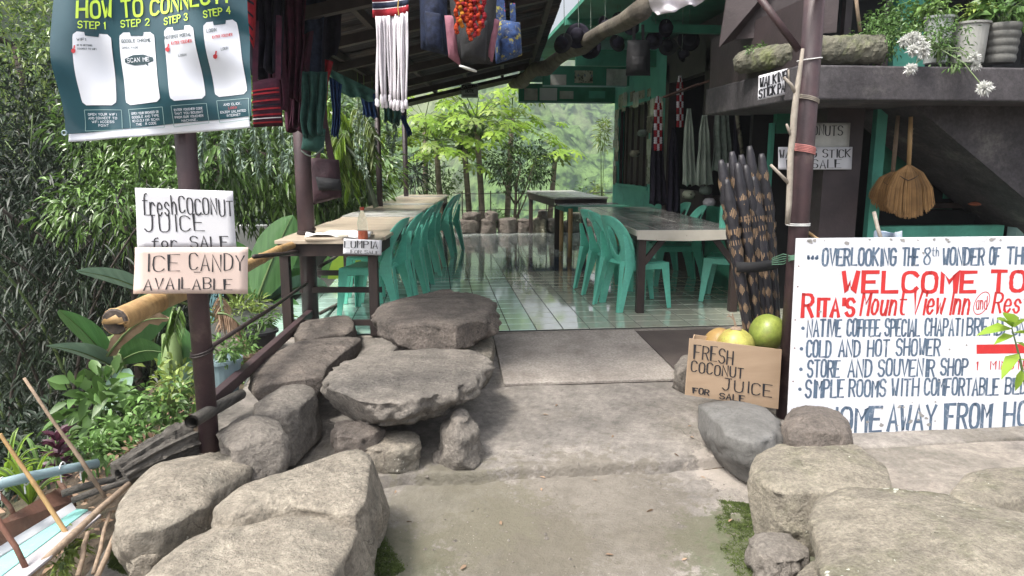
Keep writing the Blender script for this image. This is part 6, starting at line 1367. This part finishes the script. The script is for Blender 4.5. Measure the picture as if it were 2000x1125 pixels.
# grey hanging strands below banner and eave
rs = random.Random(8)
for k, (x, y0, y1, Y) in enumerate([(365, 235, 320, 6.6), (395, 230, 330, 6.6), (440, 235, 318, 6.7), (470, 235, 330, 6.6), (500, 240, 345, 6.7), (522, 245, 335, 6.6), (548, 245, 352, 6.7), (567, 250, 330, 6.6), (590, 250, 330, 6.8), (700, 195, 330, 8.2), (712, 200, 345, 8.4), (728, 205, 300, 8.6), (755, 230, 290, 9.0), (768, 235, 300, 9.0)]):
    P = []; 
    for i in range(170): f = rs.random(); p = at(x + rs.uniform(-3, 3) + 5*math.sin(f*4+k), y0 + (y1-y0)*f, Y); P.append(tuple(p))
    t = empty('hanging_fern', at(x, y0, Y), label=['first tassel fern strand from the left, below the banner', 'second tassel fern strand from the left, over the post', 'third tassel fern strand, below the right half of the banner', 'fourth tassel fern strand, below the banner right corner', 'fifth tassel fern strand, under the red striped bag', 'sixth tassel fern strand, right of the striped bag', 'longest near tassel fern strand, left of the second post', 'tassel fern strand touching the second post on its left', 'tassel fern strand directly behind the second post', 'tassel fern strand left of the slim middle post', 'longest far tassel fern strand by the palm fronds', 'tassel fern strand against the slim middle post', 'tassel fern strand right of the slim middle post', 'last tassel fern strand, next to the far post'][k], cat='hanging plant', group='tassel ferns hanging along the left eave')
    leaves('foliage', np.array(P), rng.normal(size=(170, 3))*.6 + np.array([0, 0, -.5]), .05, .25, leafsilver, t, droop=.3)
    b = MB(); b.tube([at(x, y1, Y), at(x, y0, Y), Vector((at(x, y0, Y).x, Y, max(2.3, at(x, y0, Y).z+.1)))], .005, 4); child_world(b.build('stem', stemg), t)
# papaya trees
def papaya_leaf_mesh(seed):
    rs = random.Random(seed); V = [(0, 0, 0)]; Fq = []
    for k in range(9):
        a = R(-150 + 37.5*k + rs.uniform(-5, 5)); L = (.34 if 1 < k < 7 else .25)*rs.uniform(.9, 1.1); d = Vector((math.cos(a), math.sin(a), 0)); s = Vector((-d.y, d.x, 0)); dr = -.28
        for (f, w_, sd) in ((.32, .018, 1), (.55, .065, 1), (.68, .022, 1), (.80, .05, 1), (1, 0, 0), (.80, .05, -1), (.68, .022, -1), (.55, .065, -1), (.32, .018, -1)):
            p = d*L*f + s*w_*sd; V.append((p.x, p.y, dr*L*f*f + .015*abs(sd)))
        o = 1 + k*9; Fq += [(0, o, o+8), (o, o+1, o+7, o+8), (o+1, o+2, o+6, o+7), (o+2, o+3, o+5, o+6), (o+3, o+4, o+5)]
    me = bpy.data.meshes.new('leaf'); me.from_pydata(V, [], Fq); me.materials.append(leafD if seed % 3 else leafB); me.update(); return me
pl = [papaya_leaf_mesh(k) for k in range(6)]
def papaya(label, base, top, n, rad, seed, fruit=True, lean=0):
    base = Vector(base); top = Vector(top); t = empty('papaya_tree', base, label=label, cat='papaya tree', group='papaya trees beyond the terrace'); rs = random.Random(seed)
    b = MB(); b.tube([base.lerp(top, k/8) + Vector((lean*math.sin(math.pi*k/8), 0, 0)) for k in range(9)], [.075 - .003*k for k in range(9)], 12); child_world(b.build('trunk', trunkm, smooth=True), t)
    for k in range(int(n*1.5)):
        a = k*2.4 + rs.uniform(-.3, .3); el = rs.uniform(-.35, 1.1); L = rad*rs.uniform(.6, 1.05); d = Vector((math.cos(a)*math.cos(el), math.sin(a)*math.cos(el), math.sin(el)*.8)); s = top + Vector((0, 0, rs.uniform(-.3, .05))); e = s + d*L + Vector((0, 0, -.1*L))
        b = MB(); b.tube([s, s + d*L*.5 + Vector((0, 0, .06*L)), e], [.011, .008, .006], 5); o = child_world(b.build('petiole', stemg), t)
        lf = bpy.data.objects.new('leaf', pl[k % 6]); link(lf); sc = rs.uniform(.6, .95); lf.matrix_world = Matrix.Translation(e) @ Matrix.Rotation(a, 4, 'Z') @ Matrix.Rotation(rs.uniform(.1, .7), 4, 'Y') @ Matrix.Rotation(rs.uniform(-.4, .4), 4, 'X') @ Matrix.Scale(sc, 4)
        lf.parent = t; lf.matrix_parent_inverse = Matrix.Translation(-t.location)
    if fruit:
        for k in range(7):
            a = k*1.3; c = top + Vector((math.cos(a)*.11, math.sin(a)*.11, -.16 - .07*(k % 3))); b = MB(); b.lathe([(0, .09), (.035, .075), (.06, .02), (.065, -.03), (.04, -.08), (0, -.10)], c, 10); child_world(b.build('fruit', mat('papaya_fruit', (.07, .12, .03), (.05, .09, .025), .5), smooth=True), t)
def zt_at(px, py, Y): p = at(px, py, Y); return (p.x, p.y, p.z)
def gb_(px, Y): p = at(px, 400, Y); return (p.x, Y, -1.2)
papaya('tallest papaya tree with fruits in the centre of the opening', gb_(944, 14.6), zt_at(930, 232, 14.6), 32, 1.3, 1, lean=.03)
papaya('papaya tree with a thin trunk just left of the tallest one', gb_(925, 15.2), zt_at(905, 262, 15.2), 24, 1.15, 2)
papaya('papaya tree with dark bark leaning left by the table end', gb_(882, 14.8), zt_at(852, 275, 14.8), 22, 1.1, 3, False, lean=-.06)
papaya('short papaya tree whose leaves reach right toward the valley', gb_(985, 16), zt_at(1000, 232, 16), 16, 1.1, 4, False)
papaya('small papaya tree at the left behind the far post', gb_(830, 16), zt_at(830, 235, 16), 16, 1.0, 5, False)
papaya('young papaya with light leaves right of the dark shrub', gb_(1065, 15.5), zt_at(1085, 300, 15.5), 8, .5, 6, False)
tree('round_tree', 'dark rounded shrub-like tree with a short trunk right of the papayas', gb_(985, 14.9), zt_at(1018, 322, 14.9), (.75, .6, .58), 150, 12, .16, .085, .42, mat('leaf_shrub_dark', (.08, .14, .045), (.035, .07, .025), .4, 1, 0, island=.5, trans=.15), trunkm, 21, trunk_r=.05, group='trees beyond the terrace')
bush('bush', 'light green seedling bush by the low stone wall on the right', zt_at(1130, 395, 15), (.5, .4, .45), 70, 10, .13, .07, .35, leafE, 51); bush('bush', 'pale grassy bush behind the wire railing in the centre', zt_at(960, 425, 15), (.6, .4, .22), 60, 10, .12, .06, .3, leafE, 52)
bush('bush', 'light narrow-leaved plant against the far building corner', zt_at(1178, 262, 13.4), (.16, .2, .35), 24, 9, .10, .11, .2, leafB, 53, base=(at(1178, 262, 13.4).x, 13.4, 0.)); bush('bush', 'reddish flowered bush near the far building corner', zt_at(1168, 375, 14.5), (.2, .2, .3), 30, 8, .08, .06, .35, leafB, 54)
bush('bush', 'dark agave-like plant between the far posts', zt_at(808, 345, 13.2), (.18, .2, .35), 20, 8, .12, .22, .12, leafC, 55); bush('bush', 'low green bush left of the papaya trunks', zt_at(850, 360, 15.5), (.7, .5, .5), 90, 10, .14, .08, .35, leafE, 56)
# ---- trees on the left
T_ = 'trees on the slope at the left'
def ctree(label, px, py, Y, rad, n_cl, per, cl_r, L, W, m, seed, tr=.12, droop=.35, shell=.5, name='leafy_tree', basedx=0.):
    c = at(px, py, Y); base = (c.x + basedx, Y + .2, max(-7, ground(c.x, Y) - .4)); tree(name, label, base, (c.x, c.y, c.z), rad, n_cl, per, cl_r, L, W, m, trunkd, seed, group=T_, trunk_r=tr, droop=droop, shell=shell)
ctree('glossy mango-like tree with drooping pointed leaves behind the second post', 430, 285, 9.4, (1.9, 1.5, .95), 480, 24, .21, .135, .24, leafA, 61, droop=.5)
ctree('pointed-leaved tree between the posts reaching down to the table', 640, 345, 11.0, (1.0, 1.2, .85), 240, 22, .21, .12, .24, leafA, 62, droop=.5)
ctree('yellow-green small-leaved tree filling the top left corner', 30, 90, 12.5, (2.6, 1.8, 2.3), 620, 18, .32, .11, .25, leafB, 63)
ctree('mid green tree behind the banner', 240, 180, 13, (2.4, 1.8, 2.2), 520, 16, .34, .13, .26, leafA, 64)
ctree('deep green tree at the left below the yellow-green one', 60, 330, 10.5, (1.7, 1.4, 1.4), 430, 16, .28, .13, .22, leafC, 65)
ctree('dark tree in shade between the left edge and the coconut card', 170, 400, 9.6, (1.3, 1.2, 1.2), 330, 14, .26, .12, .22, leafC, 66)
ctree('light tree high behind the hanging bags', 560, 200, 13.5, (2.0, 1.5, 1.8), 380, 16, .32, .13, .25, leafA, 67)
ctree('small green tree whose branches hang beside the coconut card', 235, 400, 7.6, (.75, .6, .55), 90, 14, .17, .13, .22, leafA, 68, tr=.05, droop=.5)
def bamboo_clump(label, px, py, Y, seed, n=14, h=5.2, m=leafC):
    c = at(px, py, Y); base = Vector((c.x, Y, c.z - .2)); t = empty('bamboo_clump', base, label=label, cat='bamboo clump', group='bamboo clumps on the shaded slope'); rs = random.Random(seed); P = []; D = []
    for k in range(n):
        a = rs.uniform(0, 6.28); d = Vector((math.cos(a), math.sin(a), 0))*rs.uniform(.5, 1.5); hh = h*rs.uniform(.6, 1); s = base + Vector((rs.uniform(-.7, .7), rs.uniform(-.5, .5), 0)); pts = [s + d*(f**2) + Vector((0, 0, hh*f*(1-.18*f))) for f in np.linspace(0, 1, 8)]
        b = MB(); b.tube(pts, [.022*(1-.7*f) for f in np.linspace(0, 1, 8)], 6); child_world(b.build('culm', stemg if k % 2 else trunkd, smooth=True), t)
        for i in range(260):
            f = rs.random()**.8; j = min(6, int(f*7)); q = pts[j].lerp(pts[j+1], f*7-j); P.append((q.x + rs.gauss(0, .30), q.y + rs.gauss(0, .28), q.z + rs.gauss(0, .2))); D.append((rs.gauss(0, .6), rs.gauss(0, .6), -.5))
    leaves('foliage', np.array(P), np.array(D), .15, .11, m, t, droop=.3)
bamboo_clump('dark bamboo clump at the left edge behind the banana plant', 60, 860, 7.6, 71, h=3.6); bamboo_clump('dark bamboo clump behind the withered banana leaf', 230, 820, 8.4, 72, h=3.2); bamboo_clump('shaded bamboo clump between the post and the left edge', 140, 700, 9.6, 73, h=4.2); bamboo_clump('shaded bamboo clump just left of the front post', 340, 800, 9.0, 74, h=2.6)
# dense growth further down the slope
P, D = [], []
g = np.random.default_rng(5)
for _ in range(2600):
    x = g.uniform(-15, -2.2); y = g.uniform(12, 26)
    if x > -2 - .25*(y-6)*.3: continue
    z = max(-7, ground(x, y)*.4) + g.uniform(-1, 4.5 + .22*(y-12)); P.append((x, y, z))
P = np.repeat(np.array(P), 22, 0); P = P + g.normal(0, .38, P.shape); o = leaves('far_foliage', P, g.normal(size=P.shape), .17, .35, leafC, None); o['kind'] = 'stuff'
# slope behind, rising wooded bank on the left
heightgrid('wooded_bank', list(np.arange(-60, -5, 1.2)), list(np.arange(14, 60, 1.2)), lambda x, y: -8 + .9*max(0, -x-5) + .25*(y-14) + 1.2*noise.noise(Vector((x*.4, y*.4, 0))), mat('bank_green', (.035, .06, .025), (.012, .02, .01), .95, 2, 1, 6))
# pale house wall and turquoise roof down the slope
hs_ = empty('lower_house', (-3.2, 13, -2), label='white-walled house with a turquoise roof glimpsed down the slope behind the rail', cat='house')
b = MB(); a, c = at(452, 620, 11.0), at(600, 440, 11.0); b.box((a.x, 11.0, -4), (c.x, 11.2, c.z-.0)); child_world(b.build('wall', mat('white_wall', (.8, .82, .82), (.74, .76, .77), .8)), hs_)
b = MB(); a, c = at(395, 660, 11.5), at(500, 560, 11.5); b.hexa([(a.x, 11.2, a.z-.3), (c.x, 11.2, a.z-.3), (c.x, 12.4, c.z), (a.x, 12.4, c.z), (a.x, 11.2, a.z-.25), (c.x, 11.2, a.z-.25), (c.x, 12.4, c.z+.05), (a.x, 12.4, c.z+.05)]); child_world(b.build('roof', mat('roof_turq', (.30, .58, .62), (.25, .5, .54), .6)), hs_)
# ---- near left slope: pots, plants, sheets, pipe, sticks
def gz(px, py, z): return onz(px, py, z)
def lpot(px, py, Y, r, h, m, label, seed):
    c = at(px, py, Y); t = empty('flower_pot', c, label=label, cat='flower pot', group='pots beside the left rail'); b = MB(); b.lathe([(0, 0), (r*.75, 0), (r, h), (r*1.08, h), (r*1.08, h-.02), (r*.9, h-.02), (0, h-.03)], n=20); b.build('shell', m, t)
    bush('plant', 'green ' + label.replace('pot', 'potful', 1), (c.x, c.y, c.z + h + .05), (r*1.2, r*1.2, .09), 16, 8, .05, .05, .35, leafE, seed, group='plants in the pots beside the left rail')
lpot(505, 690, 5.3, .14, .18, mat('pot_black', (.035, .035, .04), (.02, .02, .022), .5, 4, .1), 'wide black pot beyond the lowest left rail', 81); lpot(487, 712, 4.9, .07, .09, drywood, 'small tan basket pot before the wide black pot', 82); lpot(560, 672, 6.2, .12, .16, MATS['pot_black'], 'black pot close to the second post', 83); lpot(440, 765, 4.1, .10, .2, pvc, 'grey tin pot against the front post', 84)
def gbush(label, px, py, Y, rad, n, per, clr, L, W, m, seed): bush('plant', label, P3_(px, py, Y), rad, n, per, clr, L, W, m, seed, group='low plants on the left slope', shell=.1)
gbush('tall weed with pale lobed leaves above the cordyline', 190, 800, 3.9, (.30, .25, .22), 26, 6, .09, .12, .45, leafE, 91); gbush('bright small-leaved plant left of the open grey pipe', 320, 790, 3.7, (.20, .2, .11), 30, 9, .06, .05, .4, leafE, 92); gbush('low trailing plant above the weathered log', 255, 850, 3.5, (.20, .15, .12), 50, 8, .06, .05, .45, leafE, 93)
gbush('plant with yellow tips beside the front post', 350, 745, 4.1, (.2, .2, .12), 24, 8, .06, .06, .35, leafB, 94); gbush('green weeds below the weathered log', 180, 885, 3.3, (.25, .15, .08), 40, 8, .05, .045, .4, leafE, 95); gbush('weeds beside the wide black pot', 450, 720, 4.9, (.22, .2, .12), 46, 8, .06, .06, .3, leafE, 96)
gbush('leafy growth under the lowest rail near the second post', 540, 655, 6.6, (.4, .3, .14), 40, 8, .08, .09, .3, leafA, 97); gbush('grassy tuft between the rails', 470, 610, 6.6, (.3, .3, .2), 40, 8, .08, .14, .12, leafB, 98); gbush('small fern beside the cracked boulder', 130, 1070, 2.75, (.07, .05, .06), 16, 8, .04, .05, .25, leafB, 99); gbush('tiny yellow-green weed at the bottom left', 120, 1108, 2.6, (.05, .05, .03), 12, 6, .03, .03, .3, leafB, 100)
gbush('dry leaf litter plant by the grey log end', 285, 880, 3.3, (.12, .1, .04), 20, 8, .04, .04, .4, leafdry, 101); gbush('dark weeds filling the slope at the far left', 60, 900, 4.2, (.6, .4, .3), 120, 10, .12, .10, .2, leafC, 102); gbush('dark undergrowth behind the cordyline', 200, 860, 4.8, (.7, .4, .35), 130, 10, .12, .10, .2, leafC, 103); gbush('dark undergrowth left of the front post', 330, 830, 4.6, (.5, .4, .22), 90, 10, .12, .09, .22, leafC, 104)
t = empty('cordyline', P3_(112, 960, 3.2), label='purple-red cordyline with a rosette of narrow leaves', cat='cordyline')
b = MB(); b.tube([at(115, 975, 3.2), at(112, 890, 3.2)], [.01, .008], 6); child_world(b.build('stem', stemg), t)
for tier, y in enumerate((935, 915, 895, 878, 862)):
    A = at(112, y, 3.2); n = 9
    for k in range(n): a = k*6.28/n + tier; leaves('leaf', np.array([A]), np.array([[math.cos(a), math.sin(a), .5 + .25*tier]]), .11, .25, leafP, t, .35, .25)
for (x, y, Y, n, sd, lab) in ((15, 960, 3.1, 16, 1, 'tuft of long bright grass at the left edge'), (60, 990, 3.0, 14, 2, 'arching pale grass tuft above the rusty sheet'), (85, 940, 3.4, 10, 3, 'thin grass tuft beside the cordyline'), (125, 920, 3.6, 8, 4, 'thin grass tuft behind the grey pipe')):
    t = empty('grass_tuft', P3_(x, y, Y), label=lab, cat='grass tuft', group='grass tufts at the left edge'); rs = random.Random(sd); c = at(x, y, Y)
    for k in range(n):
        a = rs.uniform(0, 6.28); e = c + Vector((math.cos(a)*.14, math.sin(a)*.10, rs.uniform(.10, .26))); blade_leaf(c, e, .022, leafD if sd < 3 else leafE, t, .25, 8, .2, 'blade', side=(-math.sin(a), math.cos(a), 0))
# retaining sheets
sh = empty('retaining_sheets', P3_(60, 1060, 2.6), label='rusty and turquoise metal sheets holding the bank at the bottom left', cat='metal sheets')
def quad(name, px4, m, th=.01, par=sh, dY=(2.62, 3.05, 3.0, 2.5)):
    P_ = [at(x, y, Y) for (x, y), Y in zip(px4, dY)]; b = MB(); b.prism(P_, (.0, .004, th)); o = b.build(name, m, bevel=.002); child_world(o, par); return o
quad('rusty_sheet', [(-30, 1040), (118, 955), (140, 985), (-30, 1085)], rust, dY=(2.55, 3.08, 3.04, 2.5)); quad('grey_sheet', [(-30, 1090), (140, 986), (150, 1000), (-30, 1110)], pvc and paperw, dY=(2.5, 3.03, 3.0, 2.46)); quad('turquoise_sheet', [(-30, 1115), (150, 998), (172, 1000), (-10, 1140)], turq, dY=(2.45, 2.98, 2.95, 2.36)); quad('grey_sheet', [(-10, 1142), (172, 1002), (198, 1010), (30, 1150)], pvc and mat('sheet_lilac', (.40, .38, .40), (.30, .28, .28), .7, 5, .3), dY=(2.36, 2.95, 2.9, 2.3))
def stick(a, Ya, c, Yc, r0, r1, m, label, cat='stick', name='stick', nodes=True):
    A = at(*a, Ya); C_ = at(*c, Yc); b = MB()
    if nodes and m is bamboo: bamboo_rod(b, A, C_, r0, r1, .16, 8)
    else: b.tube([A, A.lerp(C_, .33) + Vector((.004, 0, .005)), A.lerp(C_, .66) + Vector((-.003, 0, .003)), C_], [r0, r0*.97, r1*1.1, r1], 8)
    o = b.build(name, m, smooth=True); tag(o, label, cat)
stick((205, 972), 2.95, (47, 738), 3.0, .009, .006, drywood, 'tall thin pale bamboo stake leaning left across the cordyline'); stick((130, 1042), 2.75, (0, 850), 2.8, .010, .007, bamboo, 'yellow bamboo stake at the left edge crossing the grey pipe'); stick((52, 1112), 2.45, (-20, 985), 2.5, .010, .009, rust, 'rusty iron rod in front of the turquoise sheet'); stick((30, 1010), 2.8, (-10, 950), 2.8, .009, .008, rust, 'short rusty rod behind the rusty sheet')
stick((145, 990), 3.05, (108, 925), 3.1, .012, .010, rust, 'thick rusty stake beside the cordyline foot'); stick((50, 1130), 2.42, (252, 945), 3.0, .014, .012, drywood, 'long brown branch lying along the edge of the metal sheets'); stick((152, 1125), 2.55, (172, 1040), 2.75, .010, .009, drywood, 'short pale cut stick on the soil, leftmost of three'); stick((188, 1130), 2.55, (238, 1018), 2.8, .011, .008, drywood, 'pale cut stick leaning on the cracked boulder'); stick((182, 1120), 2.56, (215, 1000), 2.85, .008, .007, drywood, 'thin brown stick between the two pale cut sticks')
stick((190, 905), 3.05, (-30, 952), 2.7, .020, .020, pvc, 'grey-blue plastic pipe tied across the stakes at the left', 'pipe', 'plastic_pipe'); stick((225, 935), 3.05, (120, 965), 2.95, .016, .016, greywood, 'weathered grey pole lying below the plastic pipe', 'pole', 'pole'); stick((250, 940), 3.02, (140, 978), 2.9, .014, .014, greywood, 'second weathered pole lying on the soil beside the sheets', 'pole', 'pole')
for x, y, Y, sl_ in ((52, 935, 2.83, 'white string knotted round the pipe at the yellow bamboo stake'), (122, 914, 2.93, 'white string with a dangling end on the pipe above the cordyline'), (160, 910, 3.0, 'white string knotted round the pipe at the tall thin stake'), (3, 945, 2.75, 'white string on the pipe at the very left edge')):
    c = at(x, y, Y); b = MB(); b.tube([c + Vector((0, .024*math.cos(a), .024*math.sin(a))) for a in np.linspace(0, 6.28, 12)], .003, 5); b.tube([c + Vector((0, -.02, -.02)), c + Vector((.006, -.03, -.05))], .003, 5); o = b.build('string_tie', whiteplastic); tag(o, sl_, 'string', 'white strings on the plastic pipe')
o = rough_tube(at(232, 928, 3.1), at(368, 858, 3.40), .055, .085, 'weathered_log', greywood, .01, .16, 11, .5)
tag(o, 'weathered grooved grey log lying below the open pipe', 'log')
# litter on the soil
P = []
for _ in range(1400):
    x = random.uniform(-2.9, -1.2); y = random.uniform(2.2, 5.5)
    if x > xedge(y) - .1: continue
    P.append((x, y, ground(x, y) + .03 + random.uniform(0, .03)))
o = leaves('leaf_litter', np.array(P), rng.normal(size=(len(P), 3))*np.array([1, 1, .15]), .05, .4, leafdry, None, 0); o['kind'] = 'stuff'
# more goods crowding the near eave
for px4, Y, m, lab in [([(478, -60), (560, -60), (552, 160), (486, 150)], 4.9, fdark, 'wide black cloth hanging behind the near woven bags'), ([(540, -60), (640, -30), (622, 160), (548, 170)], 5.3, fnavy, 'dark navy blanket hanging behind the plum scarf'),
      ([(590, -40), (668, 20), (660, 110), (600, 120)], 5.7, fdark, 'black cloth hanging high right of the second post'), ([(560, 120), (600, 120), (606, 262), (556, 255)], 5.35, fplum, 'plum tasselled scarf ending low by the second post'),
      ([(520, 60), (556, 60), (560, 215), (530, 222)], 4.75, fplum, 'dark plum cloth between the black garment and the scarf')]:
    cloth('hanging_cloth', px4, Y, m, lab, 'cloth', 2.2, .04)
# small stones and fallen leaves on the path
rs = random.Random(77); mb = MB()
for _ in range(420):
    px, py = rs.uniform(700, 1560), rs.uniform(790, 1125); p = onz(px, py, -.2); r = rs.uniform(.002, .007)*(1 if rs.random() > .06 else 2)
    z = ph(p.x, p.y); M_ = [Vector((math.cos(a)*r*rs.uniform(.6, 1.2), math.sin(a)*r*rs.uniform(.6, 1.2), 0)) for a in np.linspace(0, 6.28, 6, endpoint=False)]
    c = Vector((p.x, p.y, z)); t_ = c + Vector((0, 0, r*.9)); mb.add([c + q for q in M_] + [t_], [(i, (i+1) % 6, 6) for i in range(6)])
o = mb.build('grit', rockB); o['kind'] = 'stuff'
P = []
for _ in range(26):
    p = onz(rs.uniform(760, 1500), rs.uniform(790, 1125), -.2); P.append((p.x, p.y, ph(p.x, p.y) + .006))
o = leaves('fallen_leaves', np.array(P), rng.normal(size=(len(P), 3))*np.array([1, 1, .08]), .035, .4, leafdry, None, 0); o['kind'] = 'stuff'
# knots tying the banner and cracked line details: banner cords
for k, (x, y, lab) in enumerate(((470, -100, 'cord tying the upper right of the banner to the eave'), (365, -60, 'cord tying the banner to the front post'))):
    b = MB(); p = at(x, y, 3.26); b.tube([p, p + Vector((.02, .06, .03)), (PAx, 3.38, p.z + .03)], .003, 5); o = b.build('cord', whiteplastic); tag(o, lab, 'cord')
# ============================================================ AIR
hz = MB(); hz.box((-520, -40, -500), (520, 905, 640)); o = hz.build('haze', None or mat('haze_tmp', (1, 1, 1)))
o['kind'] = 'stuff'; hm = bpy.data.materials.new('haze'); hm.use_nodes = True; hn = hm.node_tree; hn.nodes.clear()
out = hn.nodes.new('ShaderNodeOutputMaterial'); pv = hn.nodes.new('ShaderNodeVolumePrincipled'); pv.inputs['Density'].default_value = .0012; pv.inputs['Color'].default_value = (.88, .94, 1, 1); pv.inputs['Anisotropy'].default_value = .3
hn.links.new(pv.outputs[0], out.inputs['Volume']); o.data.materials.clear(); o.data.materials.append(hm)
